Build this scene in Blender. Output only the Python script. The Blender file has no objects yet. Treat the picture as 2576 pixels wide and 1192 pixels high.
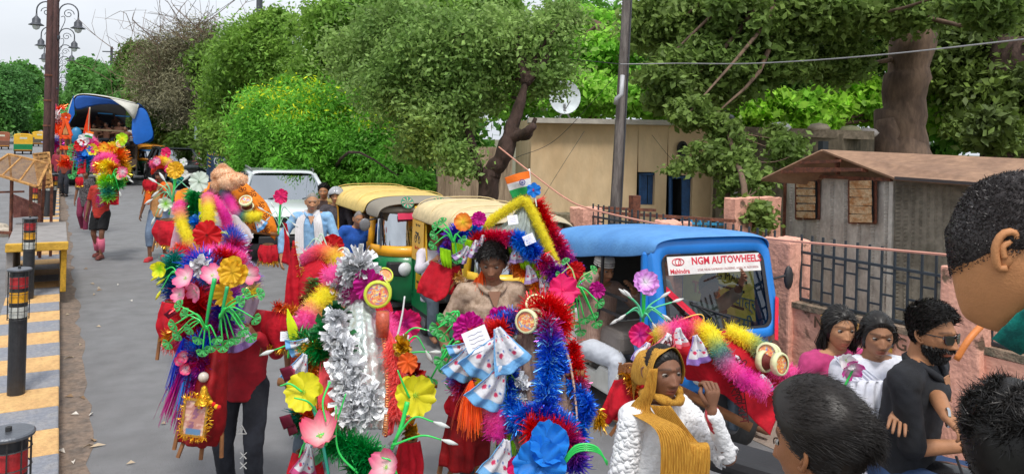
import bpy, math, random
import numpy as np
from mathutils import Vector, Matrix, Euler
random.seed(7); RNG = np.random.default_rng(7)
R = math.radians; pi = math.pi
S = bpy.context.scene
COL = S.collection
# ------------------------------------------------------------------ camera
F_ = 1900.0; CU, CV = 1288.0, 347.0; ROLL = math.atan(0.028); YAW = math.atan(0.6)
H_ = 2.45
SN, CS = math.sin(YAW), math.cos(YAW)
cam = bpy.data.cameras.new('camera'); camo = bpy.data.objects.new('camera', cam); COL.objects.link(camo)
cam.sensor_width = 36; cam.lens = F_/2576*36; cam.shift_y = -(596-CV)/2576; cam.clip_end = 900; cam.clip_start = .05
rt = Vector((CS, -SN, 0)); fw = Vector((SN, CS, 0)); up = Vector((0, 0, 1))
r2 = rt*math.cos(ROLL)+up*math.sin(ROLL); u2 = up*math.cos(ROLL)-rt*math.sin(ROLL)
m = Matrix((r2, u2, -fw)).transposed().to_4x4(); m.translation = (0, 0, H_); camo.matrix_world = m
S.camera = camo
S.render.resolution_x = 1024; S.render.resolution_y = 473
# ------------------------------------------------------------------ sky, sun, exposure
w = bpy.data.worlds.new('World'); S.world = w; w.use_nodes = True
nt = w.node_tree; nt.nodes.clear()
out = nt.nodes.new('ShaderNodeOutputWorld'); bg = nt.nodes.new('ShaderNodeBackground'); sky = nt.nodes.new('ShaderNodeTexSky')
sky.sky_type = 'NISHITA'; sky.sun_disc = False; sky.sun_elevation = R(62); sky.sun_rotation = R(200); sky.dust_density = 4; sky.air_density = 1.4
hs = nt.nodes.new('ShaderNodeHueSaturation'); hs.inputs['Saturation'].default_value = .22
mx = nt.nodes.new('ShaderNodeMixRGB'); mx.inputs[0].default_value = .72; mx.inputs[2].default_value = (6.6, 7.0, 7.6, 1)
nt.links.new(sky.outputs[0], hs.inputs['Color']); nt.links.new(hs.outputs[0], mx.inputs[1])
# soft overcast cloud mottling
tc = nt.nodes.new('ShaderNodeTexCoord'); nz = nt.nodes.new('ShaderNodeTexNoise'); nz.inputs['Scale'].default_value = 2.2; nz.inputs['Detail'].default_value = 5
mp = nt.nodes.new('ShaderNodeMapping'); mp.inputs['Scale'].default_value = (1, 1, 2.5)
rr = nt.nodes.new('ShaderNodeMapRange'); rr.inputs['From Min'].default_value = .3; rr.inputs['From Max'].default_value = .7; rr.inputs['To Min'].default_value = .82; rr.inputs['To Max'].default_value = 1.1
ml = nt.nodes.new('ShaderNodeVectorMath'); ml.operation = 'SCALE'
nt.links.new(tc.outputs['Generated'], mp.inputs[0]); nt.links.new(mp.outputs[0], nz.inputs[0]); nt.links.new(nz.outputs[0], rr.inputs[0])
nt.links.new(mx.outputs[0], ml.inputs[0]); nt.links.new(rr.outputs[0], ml.inputs['Scale'])
nt.links.new(ml.outputs[0], bg.inputs[0]); bg.inputs[1].default_value = .10; nt.links.new(bg.outputs[0], out.inputs[0])
sl = bpy.data.lights.new('sun', 'SUN'); sl.energy = 1.5; sl.angle = R(11); sl.color = (1, .96, .9)
so = bpy.data.objects.new('sun', sl); COL.objects.link(so)
# sun behind the photographer, high: elevation 62
so.rotation_euler = (R(28), 0, R(-20+0))
S.view_settings.view_transform = 'Standard'; S.view_settings.look = 'None'; S.view_settings.gamma = 1; S.view_settings.use_curve_mapping = False
S.view_settings.exposure = .72

# ------------------------------------------------------------------ geometry of the view: a photo point at a depth becomes a world point
cr, sr = math.cos(ROLL), math.sin(ROLL)
def uvp(u, v): return ((u-CU)*cr+(v-CV)*sr, -(u-CU)*sr+(v-CV)*cr)
def P(u, v, d):
    a, b = uvp(u, v); l = a/F_*d
    return Vector((SN*d+CS*l, CS*d-SN*l, H_-b/F_*d))
def G(u, v, z=0.0):
    a, b = uvp(u, v); d = (H_-z)*F_/b; return P(u, v, d)
def GD(u, d, z=0.0):
    "ground point at depth d in the column u"
    p = P(u, 500, d); p.z = z; return p
def PX(u, v, X):
    a, b = uvp(u, v); d = X/(SN+CS*a/F_); return P(u, v, d)
def PS(L, dd=None): return [P(*p) if dd is None else P(p[0], p[1], dd) for p in L]
# ------------------------------------------------------------------ materials
MC = {}
def C3(c):
    if isinstance(c, str):
        c = c.lstrip('#'); return tuple((int(c[i:i+2], 16)/255)**2.2 for i in (0, 2, 4))
    return tuple(c)[:3]
def mat(name, col=(.5, .5, .5), rough=.6, metal=0, var=.18, vs=6, bump=.15, bs=60, spec=.5, attr=False, coat=0, trl=0, col2=None, wave=None, sheen=0, emit=0, stretch=None, island=0):
    if name in MC: return MC[name]
    m = bpy.data.materials.new(name); m.use_nodes = True; n = m.node_tree.nodes; L = m.node_tree.links
    b = n['Principled BSDF']; col = C3(col)
    b.inputs['Roughness'].default_value = rough; b.inputs['Metallic'].default_value = metal
    b.inputs['Specular IOR Level'].default_value = spec; b.inputs['Coat Weight'].default_value = coat; b.inputs['Coat Roughness'].default_value = .08
    if sheen: b.inputs['Sheen Weight'].default_value = sheen
    t = n.new('ShaderNodeTexCoord'); src = t.outputs['Object']
    if stretch:
        mp = n.new('ShaderNodeMapping'); mp.inputs['Scale'].default_value = stretch; L.new(src, mp.inputs[0]); src = mp.outputs[0]
    if attr:
        a = n.new('ShaderNodeAttribute'); a.attribute_name = 'Col'; base = a.outputs['Color']
    else:
        rgb = n.new('ShaderNodeRGB'); rgb.outputs[0].default_value = (*col, 1); base = rgb.outputs[0]
    z = n.new('ShaderNodeTexNoise'); z.inputs['Scale'].default_value = vs; z.inputs['Detail'].default_value = 6; z.inputs['Roughness'].default_value = .62; L.new(src, z.inputs[0])
    if col2 is not None:
        mr = n.new('ShaderNodeMapRange'); mr.inputs['From Min'].default_value = .42; mr.inputs['From Max'].default_value = .62; L.new(z.outputs[0], mr.inputs[0])
        mm = n.new('ShaderNodeMixRGB'); L.new(mr.outputs[0], mm.inputs[0]); L.new(base, mm.inputs[1]); mm.inputs[2].default_value = (*C3(col2), 1); base = mm.outputs[0]
        z2 = n.new('ShaderNodeTexNoise'); z2.inputs['Scale'].default_value = vs*4.3; z2.inputs['Detail'].default_value = 5; L.new(src, z2.inputs[0]); zf = z2.outputs[0]
    else: zf = z.outputs[0]
    if island:
        g = n.new('ShaderNodeNewGeometry'); ad = n.new('ShaderNodeMath'); ad.operation = 'MULTIPLY_ADD'; L.new(g.outputs['Random Per Island'], ad.inputs[0]); ad.inputs[1].default_value = island
        L.new(zf, ad.inputs[2]); zf = ad.outputs[0]
    mr2 = n.new('ShaderNodeMapRange'); mr2.inputs['From Min'].default_value = .25; mr2.inputs['From Max'].default_value = .75+island; mr2.inputs['To Min'].default_value = 1-var; mr2.inputs['To Max'].default_value = 1+var
    L.new(zf, mr2.inputs[0]); vm = n.new('ShaderNodeVectorMath'); vm.operation = 'SCALE'; L.new(base, vm.inputs[0]); L.new(mr2.outputs[0], vm.inputs['Scale'])
    L.new(vm.outputs[0], b.inputs['Base Color'])
    if emit: L.new(vm.outputs[0], b.inputs['Emission Color']); b.inputs['Emission Strength'].default_value = emit
    if bump:
        z3 = n.new('ShaderNodeTexNoise'); z3.inputs['Scale'].default_value = bs; z3.inputs['Detail'].default_value = 4; L.new(src, z3.inputs[0])
        bp = n.new('ShaderNodeBump'); bp.inputs['Strength'].default_value = bump; bp.inputs['Distance'].default_value = .02; L.new(z3.outputs[0], bp.inputs['Height']); L.new(bp.outputs[0], b.inputs['Normal'])
    if trl:
        tr = n.new('ShaderNodeBsdfTranslucent'); L.new(vm.outputs[0], tr.inputs[0]); ms = n.new('ShaderNodeMixShader'); ms.inputs[0].default_value = trl
        L.new(b.outputs[0], ms.inputs[1]); L.new(tr.outputs[0], ms.inputs[2]); L.new(ms.outputs[0], n['Material Output'].inputs[0])
    MC[name] = m; return m
def glass(name, tint=(.5, .55, .55), alpha=.5, refl=(.9, .95, 1)):
    if name in MC: return MC[name]
    m = bpy.data.materials.new(name); m.use_nodes = True; n = m.node_tree.nodes; L = m.node_tree.links; n.clear()
    o = n.new('ShaderNodeOutputMaterial'); t = n.new('ShaderNodeBsdfTransparent'); t.inputs[0].default_value = (*tint, 1)
    g = n.new('ShaderNodeBsdfGlossy'); g.inputs['Roughness'].default_value = .03; g.inputs[0].default_value = (*refl, 1)
    fr = n.new('ShaderNodeFresnel'); fr.inputs[0].default_value = 1.5; ad = n.new('ShaderNodeMath'); ad.operation = 'MULTIPLY_ADD'; ad.inputs[1].default_value = 1.0; ad.inputs[2].default_value = alpha
    L.new(fr.outputs[0], ad.inputs[0]); mx = n.new('ShaderNodeMixShader'); L.new(ad.outputs[0], mx.inputs[0]); L.new(t.outputs[0], mx.inputs[1]); L.new(g.outputs[0], mx.inputs[2]); L.new(mx.outputs[0], o.inputs[0])
    MC[name] = m; return m
# ------------------------------------------------------------------ objects
def wm(o):
    return o.matrix_basis.copy() if o.parent is None else wm(o.parent) @ o.matrix_parent_inverse @ o.matrix_basis
def par(o, p):
    if p is not None: o.parent = p; o.matrix_parent_inverse = wm(p).inverted()
def meta(o, label=None, cat=None, group=None, kind=None):
    if label: o['label'] = label
    if cat: o['category'] = cat
    if group: o['group'] = group
    if kind: o['kind'] = kind
    return o
def thing(name, label, cat, loc=(0, 0, 0), rz=0, group=None):
    o = bpy.data.objects.new(name, None); COL.objects.link(o); o.location = loc; o.rotation_euler = (0, 0, rz); o.empty_display_size = .2
    return meta(o, label, cat, group)
def link(name, me, m, parent=None, M=None):
    o = bpy.data.objects.new(name, me); COL.objects.link(o)
    if M is not None: o.matrix_basis = M
    if m is not None and not me.materials:
        for x in (m if isinstance(m, (list, tuple)) else [m]): me.materials.append(x)
    par(o, parent); return o
def npmesh(V, F, smooth=False, col=None, uvn='mesh'):
    V = np.asarray(V, dtype=np.float32); me = bpy.data.meshes.new(uvn)
    me.vertices.add(len(V)); me.vertices.foreach_set('co', V.ravel())
    if not isinstance(F, (list, tuple)): F = [F]
    F = [np.asarray(f, dtype=np.int32) for f in F if len(f)]
    tot = sum(f.size for f in F); nf = sum(len(f) for f in F)
    me.loops.add(tot); me.loops.foreach_set('vertex_index', np.concatenate([f.ravel() for f in F]))
    me.polygons.add(nf); st = []; c = 0
    for f in F:
        k = f.shape[1]; st.append(c+np.arange(len(f))*k); c += f.size
    me.polygons.foreach_set('loop_start', np.concatenate(st).astype(np.int32))
    if smooth: me.polygons.foreach_set('use_smooth', np.ones(nf, dtype=bool))
    me.update(calc_edges=True)
    if col is not None:
        a = me.color_attributes.new('Col', 'FLOAT_COLOR', 'POINT'); c4 = np.ones((len(V), 4), dtype=np.float32); c4[:, :3] = col; a.data.foreach_set('color', c4.ravel())
    return me
class MB:
    def __init__(s): s.v = []; s.f = []; s.c = []; s.cur = (1, 1, 1); s.mi = []; s.m = 0
    def add(s, vs, fs):
        o = len(s.v); s.v += [tuple(x) for x in vs]; s.f += [tuple(i+o for i in f) for f in fs]; s.c += [s.cur]*len(vs); s.mi += [s.m]*len(fs); return s
    def box(s, c, d, M=None, taper=1):
        x, y, z = d[0]/2, d[1]/2, d[2]/2; k = taper
        vs = [Vector((a*x*(k if e > 0 else 1), b*y*(k if e > 0 else 1), e*z)) for e in (-1, 1) for b in (-1, 1) for a in (-1, 1)]
        vs = [(M @ q if M is not None else q)+Vector(c) for q in vs]
        return s.add(vs, [(0, 2, 3, 1), (4, 5, 7, 6), (0, 1, 5, 4), (2, 6, 7, 3), (0, 4, 6, 2), (1, 3, 7, 5)])
    def bar(s, a, b, w, h=None):
        "box beam from a to b"
        a = Vector(a); b = Vector(b); h = h or w; d = b-a; q = d.to_track_quat('Z', 'Y').to_matrix()
        return s.box((a+b)/2, (w, h, d.length), q)
    def tube(s, pts, r, n=8, cap=True):
        pts = [Vector(p) for p in pts]; k = len(pts); rs = r if isinstance(r, (list, tuple)) else [r]*k
        vs = []; ref = None
        for i, p in enumerate(pts):
            t = (pts[min(i+1, k-1)]-pts[max(i-1, 0)])
            if t.length < 1e-9: t = Vector((0, 0, 1))
            t.normalize()
            if ref is None: ref = t.orthogonal().normalized()
            ref = (ref-t*ref.dot(t)); ref = ref.normalized() if ref.length > 1e-6 else t.orthogonal().normalized(); b = t.cross(ref)
            for j in range(n):
                a = 2*pi*j/n; vs.append(p+(ref*math.cos(a)+b*math.sin(a))*rs[i])
        fs = [(i*n+j, i*n+(j+1) % n, (i+1)*n+(j+1) % n, (i+1)*n+j) for i in range(k-1) for j in range(n)]
        if cap: fs += [tuple(range(n))[::-1], tuple((k-1)*n+j for j in range(n))]
        return s.add(vs, fs)
    def lathe(s, prof, n=16, M=None, cap=True):
        vs = []; k = len(prof)
        for r, z in prof:
            for j in range(n):
                a = 2*pi*j/n; q = Vector((r*math.cos(a), r*math.sin(a), z)); vs.append(M @ q if M is not None else q)
        fs = [(i*n+j, i*n+(j+1) % n, (i+1)*n+(j+1) % n, (i+1)*n+j) for i in range(k-1) for j in range(n)]
        if cap:
            if prof[0][0] > 1e-5: fs.append(tuple(range(n))[::-1])
            if prof[-1][0] > 1e-5: fs.append(tuple((k-1)*n+j for j in range(n)))
        return s.add(vs, fs)
    def ball(s, c, r, n=12, M=None):
        r = (r, r, r) if not isinstance(r, (tuple, list)) else r; k = max(4, n//2)
        prof = []; vs = []
        for i in range(k+1):
            a = pi*i/k
            for j in range(n):
                b = 2*pi*j/n; q = Vector((math.sin(a)*math.cos(b)*r[0], math.sin(a)*math.sin(b)*r[1], -math.cos(a)*r[2])); vs.append((M @ q if M is not None else q)+Vector(c))
        fs = [(i*n+j, i*n+(j+1) % n, (i+1)*n+(j+1) % n, (i+1)*n+j) for i in range(k) for j in range(n)]
        return s.add(vs, fs)
    def grid(s, rows, closed=False):
        k = len(rows[0]); vs = [p for r in rows for p in r]
        fs = [(i*k+j, i*k+(j+1) % k, (i+1)*k+(j+1) % k, (i+1)*k+j) for i in range(len(rows)-1) for j in range(k if closed else k-1)]
        return s.add(vs, fs)
    def prism(s, poly, ext):
        "poly: list of Vectors, ext: Vector"
        n = len(poly); e = Vector(ext); vs = [Vector(p) for p in poly]+[Vector(p)+e for p in poly]
        return s.add(vs, [tuple(range(n))[::-1], tuple(range(n, 2*n))]+[(i, (i+1) % n, n+(i+1) % n, n+i) for i in range(n)])
    def mesh(s, smooth=False, col=False):
        me = bpy.data.meshes.new('mesh'); me.from_pydata(s.v, [], s.f)
        if smooth: me.polygons.foreach_set('use_smooth', [True]*len(me.polygons))
        if any(s.mi): me.polygons.foreach_set('material_index', s.mi)
        if col:
            a = me.color_attributes.new('Col', 'FLOAT_COLOR', 'POINT'); a.data.foreach_set('color', [x for c in s.c for x in (*c, 1)])
        me.update(); return me
    def obj(s, name, m, parent=None, smooth=False, col=False, bevel=0, sub=0, solid=0, M=None):
        me = s.mesh(smooth or sub > 0, col); o = link(name, me, m, parent, M)
        if solid: q = o.modifiers.new('solid', 'SOLIDIFY'); q.thickness = solid; q.offset = 0
        if bevel: q = o.modifiers.new('bevel', 'BEVEL'); q.width = bevel; q.segments = 2; q.limit_method = 'ANGLE'; q.angle_limit = R(35); q.harden_normals = False
        if sub: q = o.modifiers.new('sub', 'SUBSURF'); q.levels = sub; q.render_levels = sub
        return o
def struct(name, mb, m, **k): o = mb.obj(name, m, **k); o['kind'] = 'structure'; return o
def cr_interp(pts, n):
    "Catmull-Rom through pts, n samples"
    A = np.array([list(p) for p in pts], dtype=float); k = len(A)
    if k == 2: t = np.linspace(0, 1, n)[:, None]; return A[0]*(1-t)+A[1]*t
    A = np.vstack([2*A[0]-A[1], A, 2*A[-1]-A[-2]]); t = np.linspace(0, k-1-1e-6, n); i = t.astype(int); f = (t-i)[:, None]
    a, b, c, d = A[i], A[i+1], A[i+2], A[i+3]
    return .5*((2*b)+(-a+c)*f+(2*a-5*b+4*c-d)*f*f+(-a+3*b-3*c+d)*f**3)
def ribbons(P0, P1, P2, W, col, taper=.25, flatn=None):
    "two-segment blades"
    n = len(P0); d = P2-P0; q = RNG.normal(size=(n, 3)) if flatn is None else flatn
    s = np.cross(d, q); s /= np.linalg.norm(s, axis=1)[:, None]+1e-9; s *= (W/2)[:, None] if np.ndim(W) else W/2
    V = np.stack([P0-s*.6, P0+s*.6, P1-s, P1+s, P2-s*taper, P2+s*taper], 1).reshape(-1, 3)
    b = np.arange(n)[:, None]*6; F = np.concatenate([b+np.array([[0, 1, 3, 2]]), b+np.array([[2, 3, 5, 4]])])
    c = np.repeat(col, 6, axis=0) if col is not None else None
    return V, F, c
def vnoise(A, s=1.0, seed=0):
    "cheap smooth pseudo-noise from sines, A: (n,3)"
    rg = np.random.default_rng(seed); o = np.zeros(len(A))
    for k in range(6):
        f = rg.normal(size=3)*s*(1+.6*k); o += np.sin(A@f+rg.uniform(0, 6.28))/(1+.5*k)
    return o/3
def dup(root, loc=None, rz=None, label=None):
    r = root.copy(); COL.objects.link(r)
    if loc is not None: r.location = loc
    if rz is not None: r.rotation_euler = (0, 0, rz)
    if label: r['label'] = label
    def rec(a, b):
        for ch in list(a.children):
            c = ch.copy(); COL.objects.link(c); c.parent = b; rec(ch, c)
    rec(root, r); return r
def text(s, size, m, M, parent, name='lettering', depth=.001, bold=0, align='CENTER', sx=1):
    c = bpy.data.curves.new('t', 'FONT'); c.body = s; c.size = size; c.extrude = depth; c.offset = bold; c.align_x = align; c.align_y = 'CENTER'; c.resolution_u = 2
    o = bpy.data.objects.new('t', c); COL.objects.link(o); dg = bpy.context.evaluated_depsgraph_get(); me = bpy.data.meshes.new_from_object(o.evaluated_get(dg))
    bpy.data.objects.remove(o); bpy.data.curves.remove(c); me.materials.clear()
    return link(name, me, m, parent, M @ Matrix.Diagonal((sx, 1, 1, 1)))
def frame(o, x, y):
    "matrix with origin o, local x along x, local y near y, z out"
    x = Vector(x).normalized(); z = x.cross(Vector(y)).normalized(); y = z.cross(x); m = Matrix((x, y, z)).transposed().to_4x4(); m.translation = o; return m
TOCAM = -fw
# ================================================================== SETTING
asphalt = mat('asphalt', (.225, .225, .232), .85, var=.16, vs=.9, bump=.8, bs=150, col2=(.205, .203, .208))
dirt = mat('roadside_dirt', (.23, .17, .13), .95, var=.35, vs=5, bump=.8, bs=40, col2=(.15, .12, .1))
soil = mat('compound_soil', (.16, .13, .09), .95, var=.4, vs=2, bump=.8, bs=14, col2=(.08, .11, .04))
def sheet(name, x0, x1, y0, y1, z, m, nx=1, ny=1, amp=0):
    b = MB(); rows = []
    for i in range(ny+1):
        rows.append([(x0+(x1-x0)*j/nx+(random.uniform(-amp, amp) if j == nx else 0), y0+(y1-y0)*i/ny, z) for j in range(nx+1)])
    b.grid(rows); return struct(name, b, m)
sheet('ground', -400, 400, -60, 700, -.03, soil)
sheet('road', .05, 5.0, -20, 500, 0, asphalt)
sheet('road', -7.5, -.55, -20, 500, 0, asphalt)
sheet('roadside_dirt', .05, .27, -10, 120, .004, dirt, 1, 400, .05)
sheet('sidewalk', 5.0, 5.55, -10, 60, .004, mat('sidewalk_dust', (.30, .24, .2), .95, var=.3, vs=3, bump=.7, bs=30))
sheet('roadside_verge', -30, -7.5, -20, 500, -.005, mat('verge_grass', (.1, .16, .04), .95, var=.5, vs=.6, bump=.8, bs=10))
# median kerb, painted blocks as parts
core = MB(); core.box((-.25, 60, .075), (.56, 140, .15)); kerb = struct('median_kerb', core, mat('kerb_concrete', (.22, .2, .18), .9))
yel = mat('kerb_yellow_paint', '#d4ab72', .85, var=.18, vs=7, bump=.6, bs=50, col2='#c59b68'); gry = mat('kerb_grey_paint', '#80838c', .85, var=.18, vs=7, bump=.6, bs=50, col2='#8b8b8f')
bms = [MB() for _ in range(2)]
for b in bms: b.box((0, 0, 0), (.60, .515, .19))
ms = [bms[0].mesh(), bms[1].mesh()]; ms[0].materials.append(yel); ms[1].materials.append(gry)
def kb(i, y):
    o = link('painted_block', ms[i % 2], None, kerb, Matrix.Translation((-.243+random.uniform(-.006, .006), y, .097+random.uniform(-.003, .003))) @ Matrix.Rotation(random.uniform(-.006, .006), 4, 'Z'))
    if i < 14: q = o.modifiers.new('b', 'BEVEL'); q.width = .012; q.segments = 2
for i in range(90): kb(i, 3.2+i*.52)
# raised yellow guard hoops over the kerb
def guard(y, L_, label):
    t = thing('concrete_guard', label, 'kerb guard', (-.25, y, .195))
    yp = mat('guard_yellow', '#c19430', .8, var=.35, vs=7, bump=.5, bs=40, col2='#a98220'); cc = mat('guard_grey', '#8d8987', .85, var=.25, vs=6, bump=.5)
    MB().box((.10, y+L_/2, .48), (.07, L_, .62)).obj('side_panel', yp, t, bevel=.01)
    MB().box((-.52, y+L_/2, .48), (.08, L_, .62)).obj('side_panel', cc, t, bevel=.01)
    MB().box((-.21, y+L_/2, .82), (.70, L_, .08)).obj('top_slab', cc, t, bevel=.012)
    MB().box((-.21, y-.04, .81), (.72, .09, .11)).obj('front_edge', mat('guard_edge', '#cfa23c', .75, var=.3, vs=9, bump=.5, bs=40), t, bevel=.012)
guard(12.0, 2.5, 'low concrete guard over the kerb with yellow side and grey top')
# litter on the road
lit = mat('litter', (.5, .4, .3), .9, attr=True, bump=0)
for k in range(26):
    u = random.uniform(150, 700); v = random.uniform(560, 1180); g = G(u, v)
    if k < 14: g = G(165+random.uniform(0, 90), random.uniform(700, 1180))
    b = MB(); b.cur = random.choice([(.5, .4, .28), (.28, .18, .1), (.7, .66, .6), (.35, .28, .2)]); a = random.uniform(0, 6.3); L = random.uniform(.02, .06); s = random.uniform(.004, .010)
    dx, dy = math.cos(a)*L, math.sin(a)*L; b.grid([[(g.x-dx-s*dy/L, g.y-dy+s*dx/L, .008), (g.x-dx+s*dy/L, g.y-dy-s*dx/L, .012)], [(g.x-s*2*dy/L, g.y+s*2*dx/L, .03), (g.x+s*dy/L, g.y-s*dx/L, .012)], [(g.x+dx, g.y+dy, .01), (g.x+dx+.002, g.y+dy, .01)]])
    o = b.obj('dry_leaf', lit, None, col=True, solid=.002); meta(o, 'small dry leaf or scrap lying on the grey asphalt near the kerb', 'litter', 'scraps and dry leaves scattered on the road')
# ------------------------------------------------------------------ bollards
blk = mat('bollard_black', (.025, .026, .03), .35, var=.3, vs=20, bump=.15); capm = mat('bollard_cap', (.14, .15, .17), .35, metal=.6)
redb = mat('reflective_red', (.42, .025, .03), .3, var=.3, vs=25); yelb = mat('reflective_amber', (.75, .36, .02), .3, var=.25, vs=25); whb = mat('reflective_white', (.55, .56, .52), .35, var=.25, vs=25)
wirem = mat('cage_wire', (.05, .05, .05), .5, metal=.5)
def make_bollard(label, loc, rz=0, lean=0):
    t = thing('bollard', label, 'bollard', (0, 0, 0)); h = 1.15; r = .066
    MB().lathe([(r, 0), (r, .72)], 20).obj('post', blk, t, smooth=False)
    z = .72
    for nm, mm, hh in (('reflector', whb, .1), ('band', blk, .035), ('reflector', yelb, .1), ('band', blk, .035), ('reflector', redb, .105), ('band', blk, .055)):
        MB().lathe([(r*1.02, z), (r*1.02, z+hh)], 20).obj(nm, mm, t, smooth=False); z += hh
    MB().lathe([(r*1.35, z), (r*1.4, z+.006), (r*1.4, z+.014), (r*1.3, z+.02), (.001, z+.022)], 24).obj('cap', capm, t)
    MB().lathe([(.012, z+.02), (.012, z+.04), (.001, z+.044)], 8).obj('bolt', wirem, t)
    cg = MB()
    for k in range(10):
        a = 2*pi*k/10; cg.tube([(math.cos(a)*r*1.22, math.sin(a)*r*1.22, q) for q in (.70, z)], .0035, 4)
    for q in (.705, .78, .86, .94, 1.02, 1.1):
        cg.tube([(math.cos(a)*r*1.22, math.sin(a)*r*1.22, q) for a in np.linspace(0, 2*pi, 17)], .0035, 4, False)
    cg.obj('wire_cage', wirem, t)
    t.location = loc; t.rotation_euler = (lean, lean*.6, rz); return t
grp = 'black bollards with red, amber and white bands on the kerb'
def kz(u, v, z=.19): return G(u, v, z)
b0 = make_bollard('nearest bollard, its cap cut by the bottom left corner of the photo', GD(38, 2.97, .19), .3); b0['group'] = grp; b0.scale = (1, 1, .9)
for (u, d, ln, lb) in ((54, 6.33, 0, 'tall black bollard standing alone on the painted kerb, second from the front'), (77, 9.8, 0, 'third bollard from the front, standing just before the yellow concrete guard'), (84, 15.2, .03, 'dark bollard at the left of the cluster behind the guard, partly hidden by the barricade'), (103, 18.6, .05, 'leftmost of the three bollards in the tight row, leaning a little'), (119, 18.6, .05, 'middle of the three bollards in the tight row behind the guard'), (132, 18.8, .04, 'rightmost of the three bollards in the tight row, nearest the road')):
    o = dup(b0, GD(u, d, .19), .2, lb); o.rotation_euler = (0, ln, .3)
# ------------------------------------------------------------------ crowd barricades
wood = mat('barricade_wood', '#b98a4f', .75, var=.35, vs=12, bump=.4, bs=50, col2='#8f6236'); rust = mat('rusty_steel', '#7a4a38', .8, var=.4, vs=14, bump=.4, col2='#54352c')
def barricade(label, A, B, Cc, D, feet):
    "A..D: corners of the leaning mesh panel (top-left, top-right, bottom-right, bottom-left)"
    t = thing('crowd_barricade', label, 'barricade', ((A+B+Cc+D)/4).to_tuple()[:2]+(0,))
    for nm, p, q, wd in (('top_rail', A, B, .05), ('bottom_rail', D, Cc, .07), ('side_rail', A, D, .04), ('side_rail', B, Cc, .04)): MB().bar(p, q, wd, .03).obj(nm, wood, t, bevel=.004)
    for k in (.33, .66): MB().bar(A.lerp(B, k), D.lerp(Cc, k), .025, .02).obj('upright', wood, t)
    n = (B-A).cross(D-A).normalized()*.03
    MB().bar(A+n, D.lerp(Cc, .5)+n, .03, .02).obj('brace', rust, t)
    mm = MB()
    for k in range(1, 46): mm.bar(A.lerp(B, k/46), D.lerp(Cc, k/46), .006, .004)
    for k in range(1, 24): mm.bar(A.lerp(D, k/24), B.lerp(Cc, k/24), .009, .004)
    mm.obj('wire_mesh', mat('barricade_mesh', '#9a7448', .7, var=.3, vs=10, bump=.2, col2='#7e5a36'), t)
    for i, (a, b) in enumerate(feet): MB().bar(a, b, .045, .03).obj('leg', rust, t)
    return t
A, B, Cc, D = P(22, 388, 12.2), P(122, 412, 12.0), P(95, 470, 11.6), P(-40, 430, 11.7)
bt = barricade('tilted tan wire mesh barricade at the left edge, beside the bollards', A, B, Cc, D, [(P(30, 445, 11.9), GD(30, 11.9, 0)), (P(78, 462, 11.8), GD(80, 11.9, 0)), (P(-10, 440, 12.1), GD(-12, 12.5, 0)), (P(112, 430, 12.4), GD(104, 12.8, .2))])
MB().bar(P(-20, 583, 11.8), P(60, 588, 11.8), .05, .04).obj('cross_bar', rust, bt)
MB().bar(P(-20, 484, 11.9), P(60, 482, 11.9), .03, .03).obj('cross_bar', rust, bt)
pl = MB(); pl.grid([[P(32+10*j, 488+4*j, 12.2-.03*j) for j in range(8)], [P(34+10*j, 548-1*j, 12.2) for j in range(8)]]); pl.obj('rusty_plate', mat('plate_red', '#8c5a50', .8, var=.3, vs=8, bump=.3, col2='#6c3f38'), bt, solid=.012)
A, B, Cc, D = P(85, 388, 13.4), P(122, 384, 13.2), P(130, 470, 12.8), P(100, 474, 12.9)
b2 = barricade('second barricade standing upright behind the tilted one with splintered planks', A, B, Cc, D, [(D, GD(100, 13.0, .2)), (Cc, GD(131, 13.0, .2))])
for k in range(7): MB().bar(A.lerp(D, .12+.13*k)+Vector((0, -.03, 0)), B.lerp(Cc, .1+.13*k)+Vector((0, -.05, random.uniform(-.03, .05))), .012, .05).obj('plank', wood, b2)
# rubble beside the kerb at left
rub = mat('rubble_concrete', '#b5a999', .9, var=.25, vs=10, bump=.6)
for k, (u, v, s) in enumerate(((60, 585, .25), (78, 592, .2), (45, 640, .22), (20, 700, .2), (12, 760, .16))):
    p = G(u, v); b = MB(); b.ball((p.x-.5, p.y, s*.4), (s, s*.9, s*.6), 7); o = b.obj('rubble', rub, None, smooth=False)
    meta(o, ['pale rubble lump beside the guard foot', 'second pale lump right behind the first rubble lump', 'broken concrete chunk left of the kerb', 'small broken chunk left of the painted kerb', 'smallest broken chunk nearest the photo left edge'][k], 'rubble')
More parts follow.
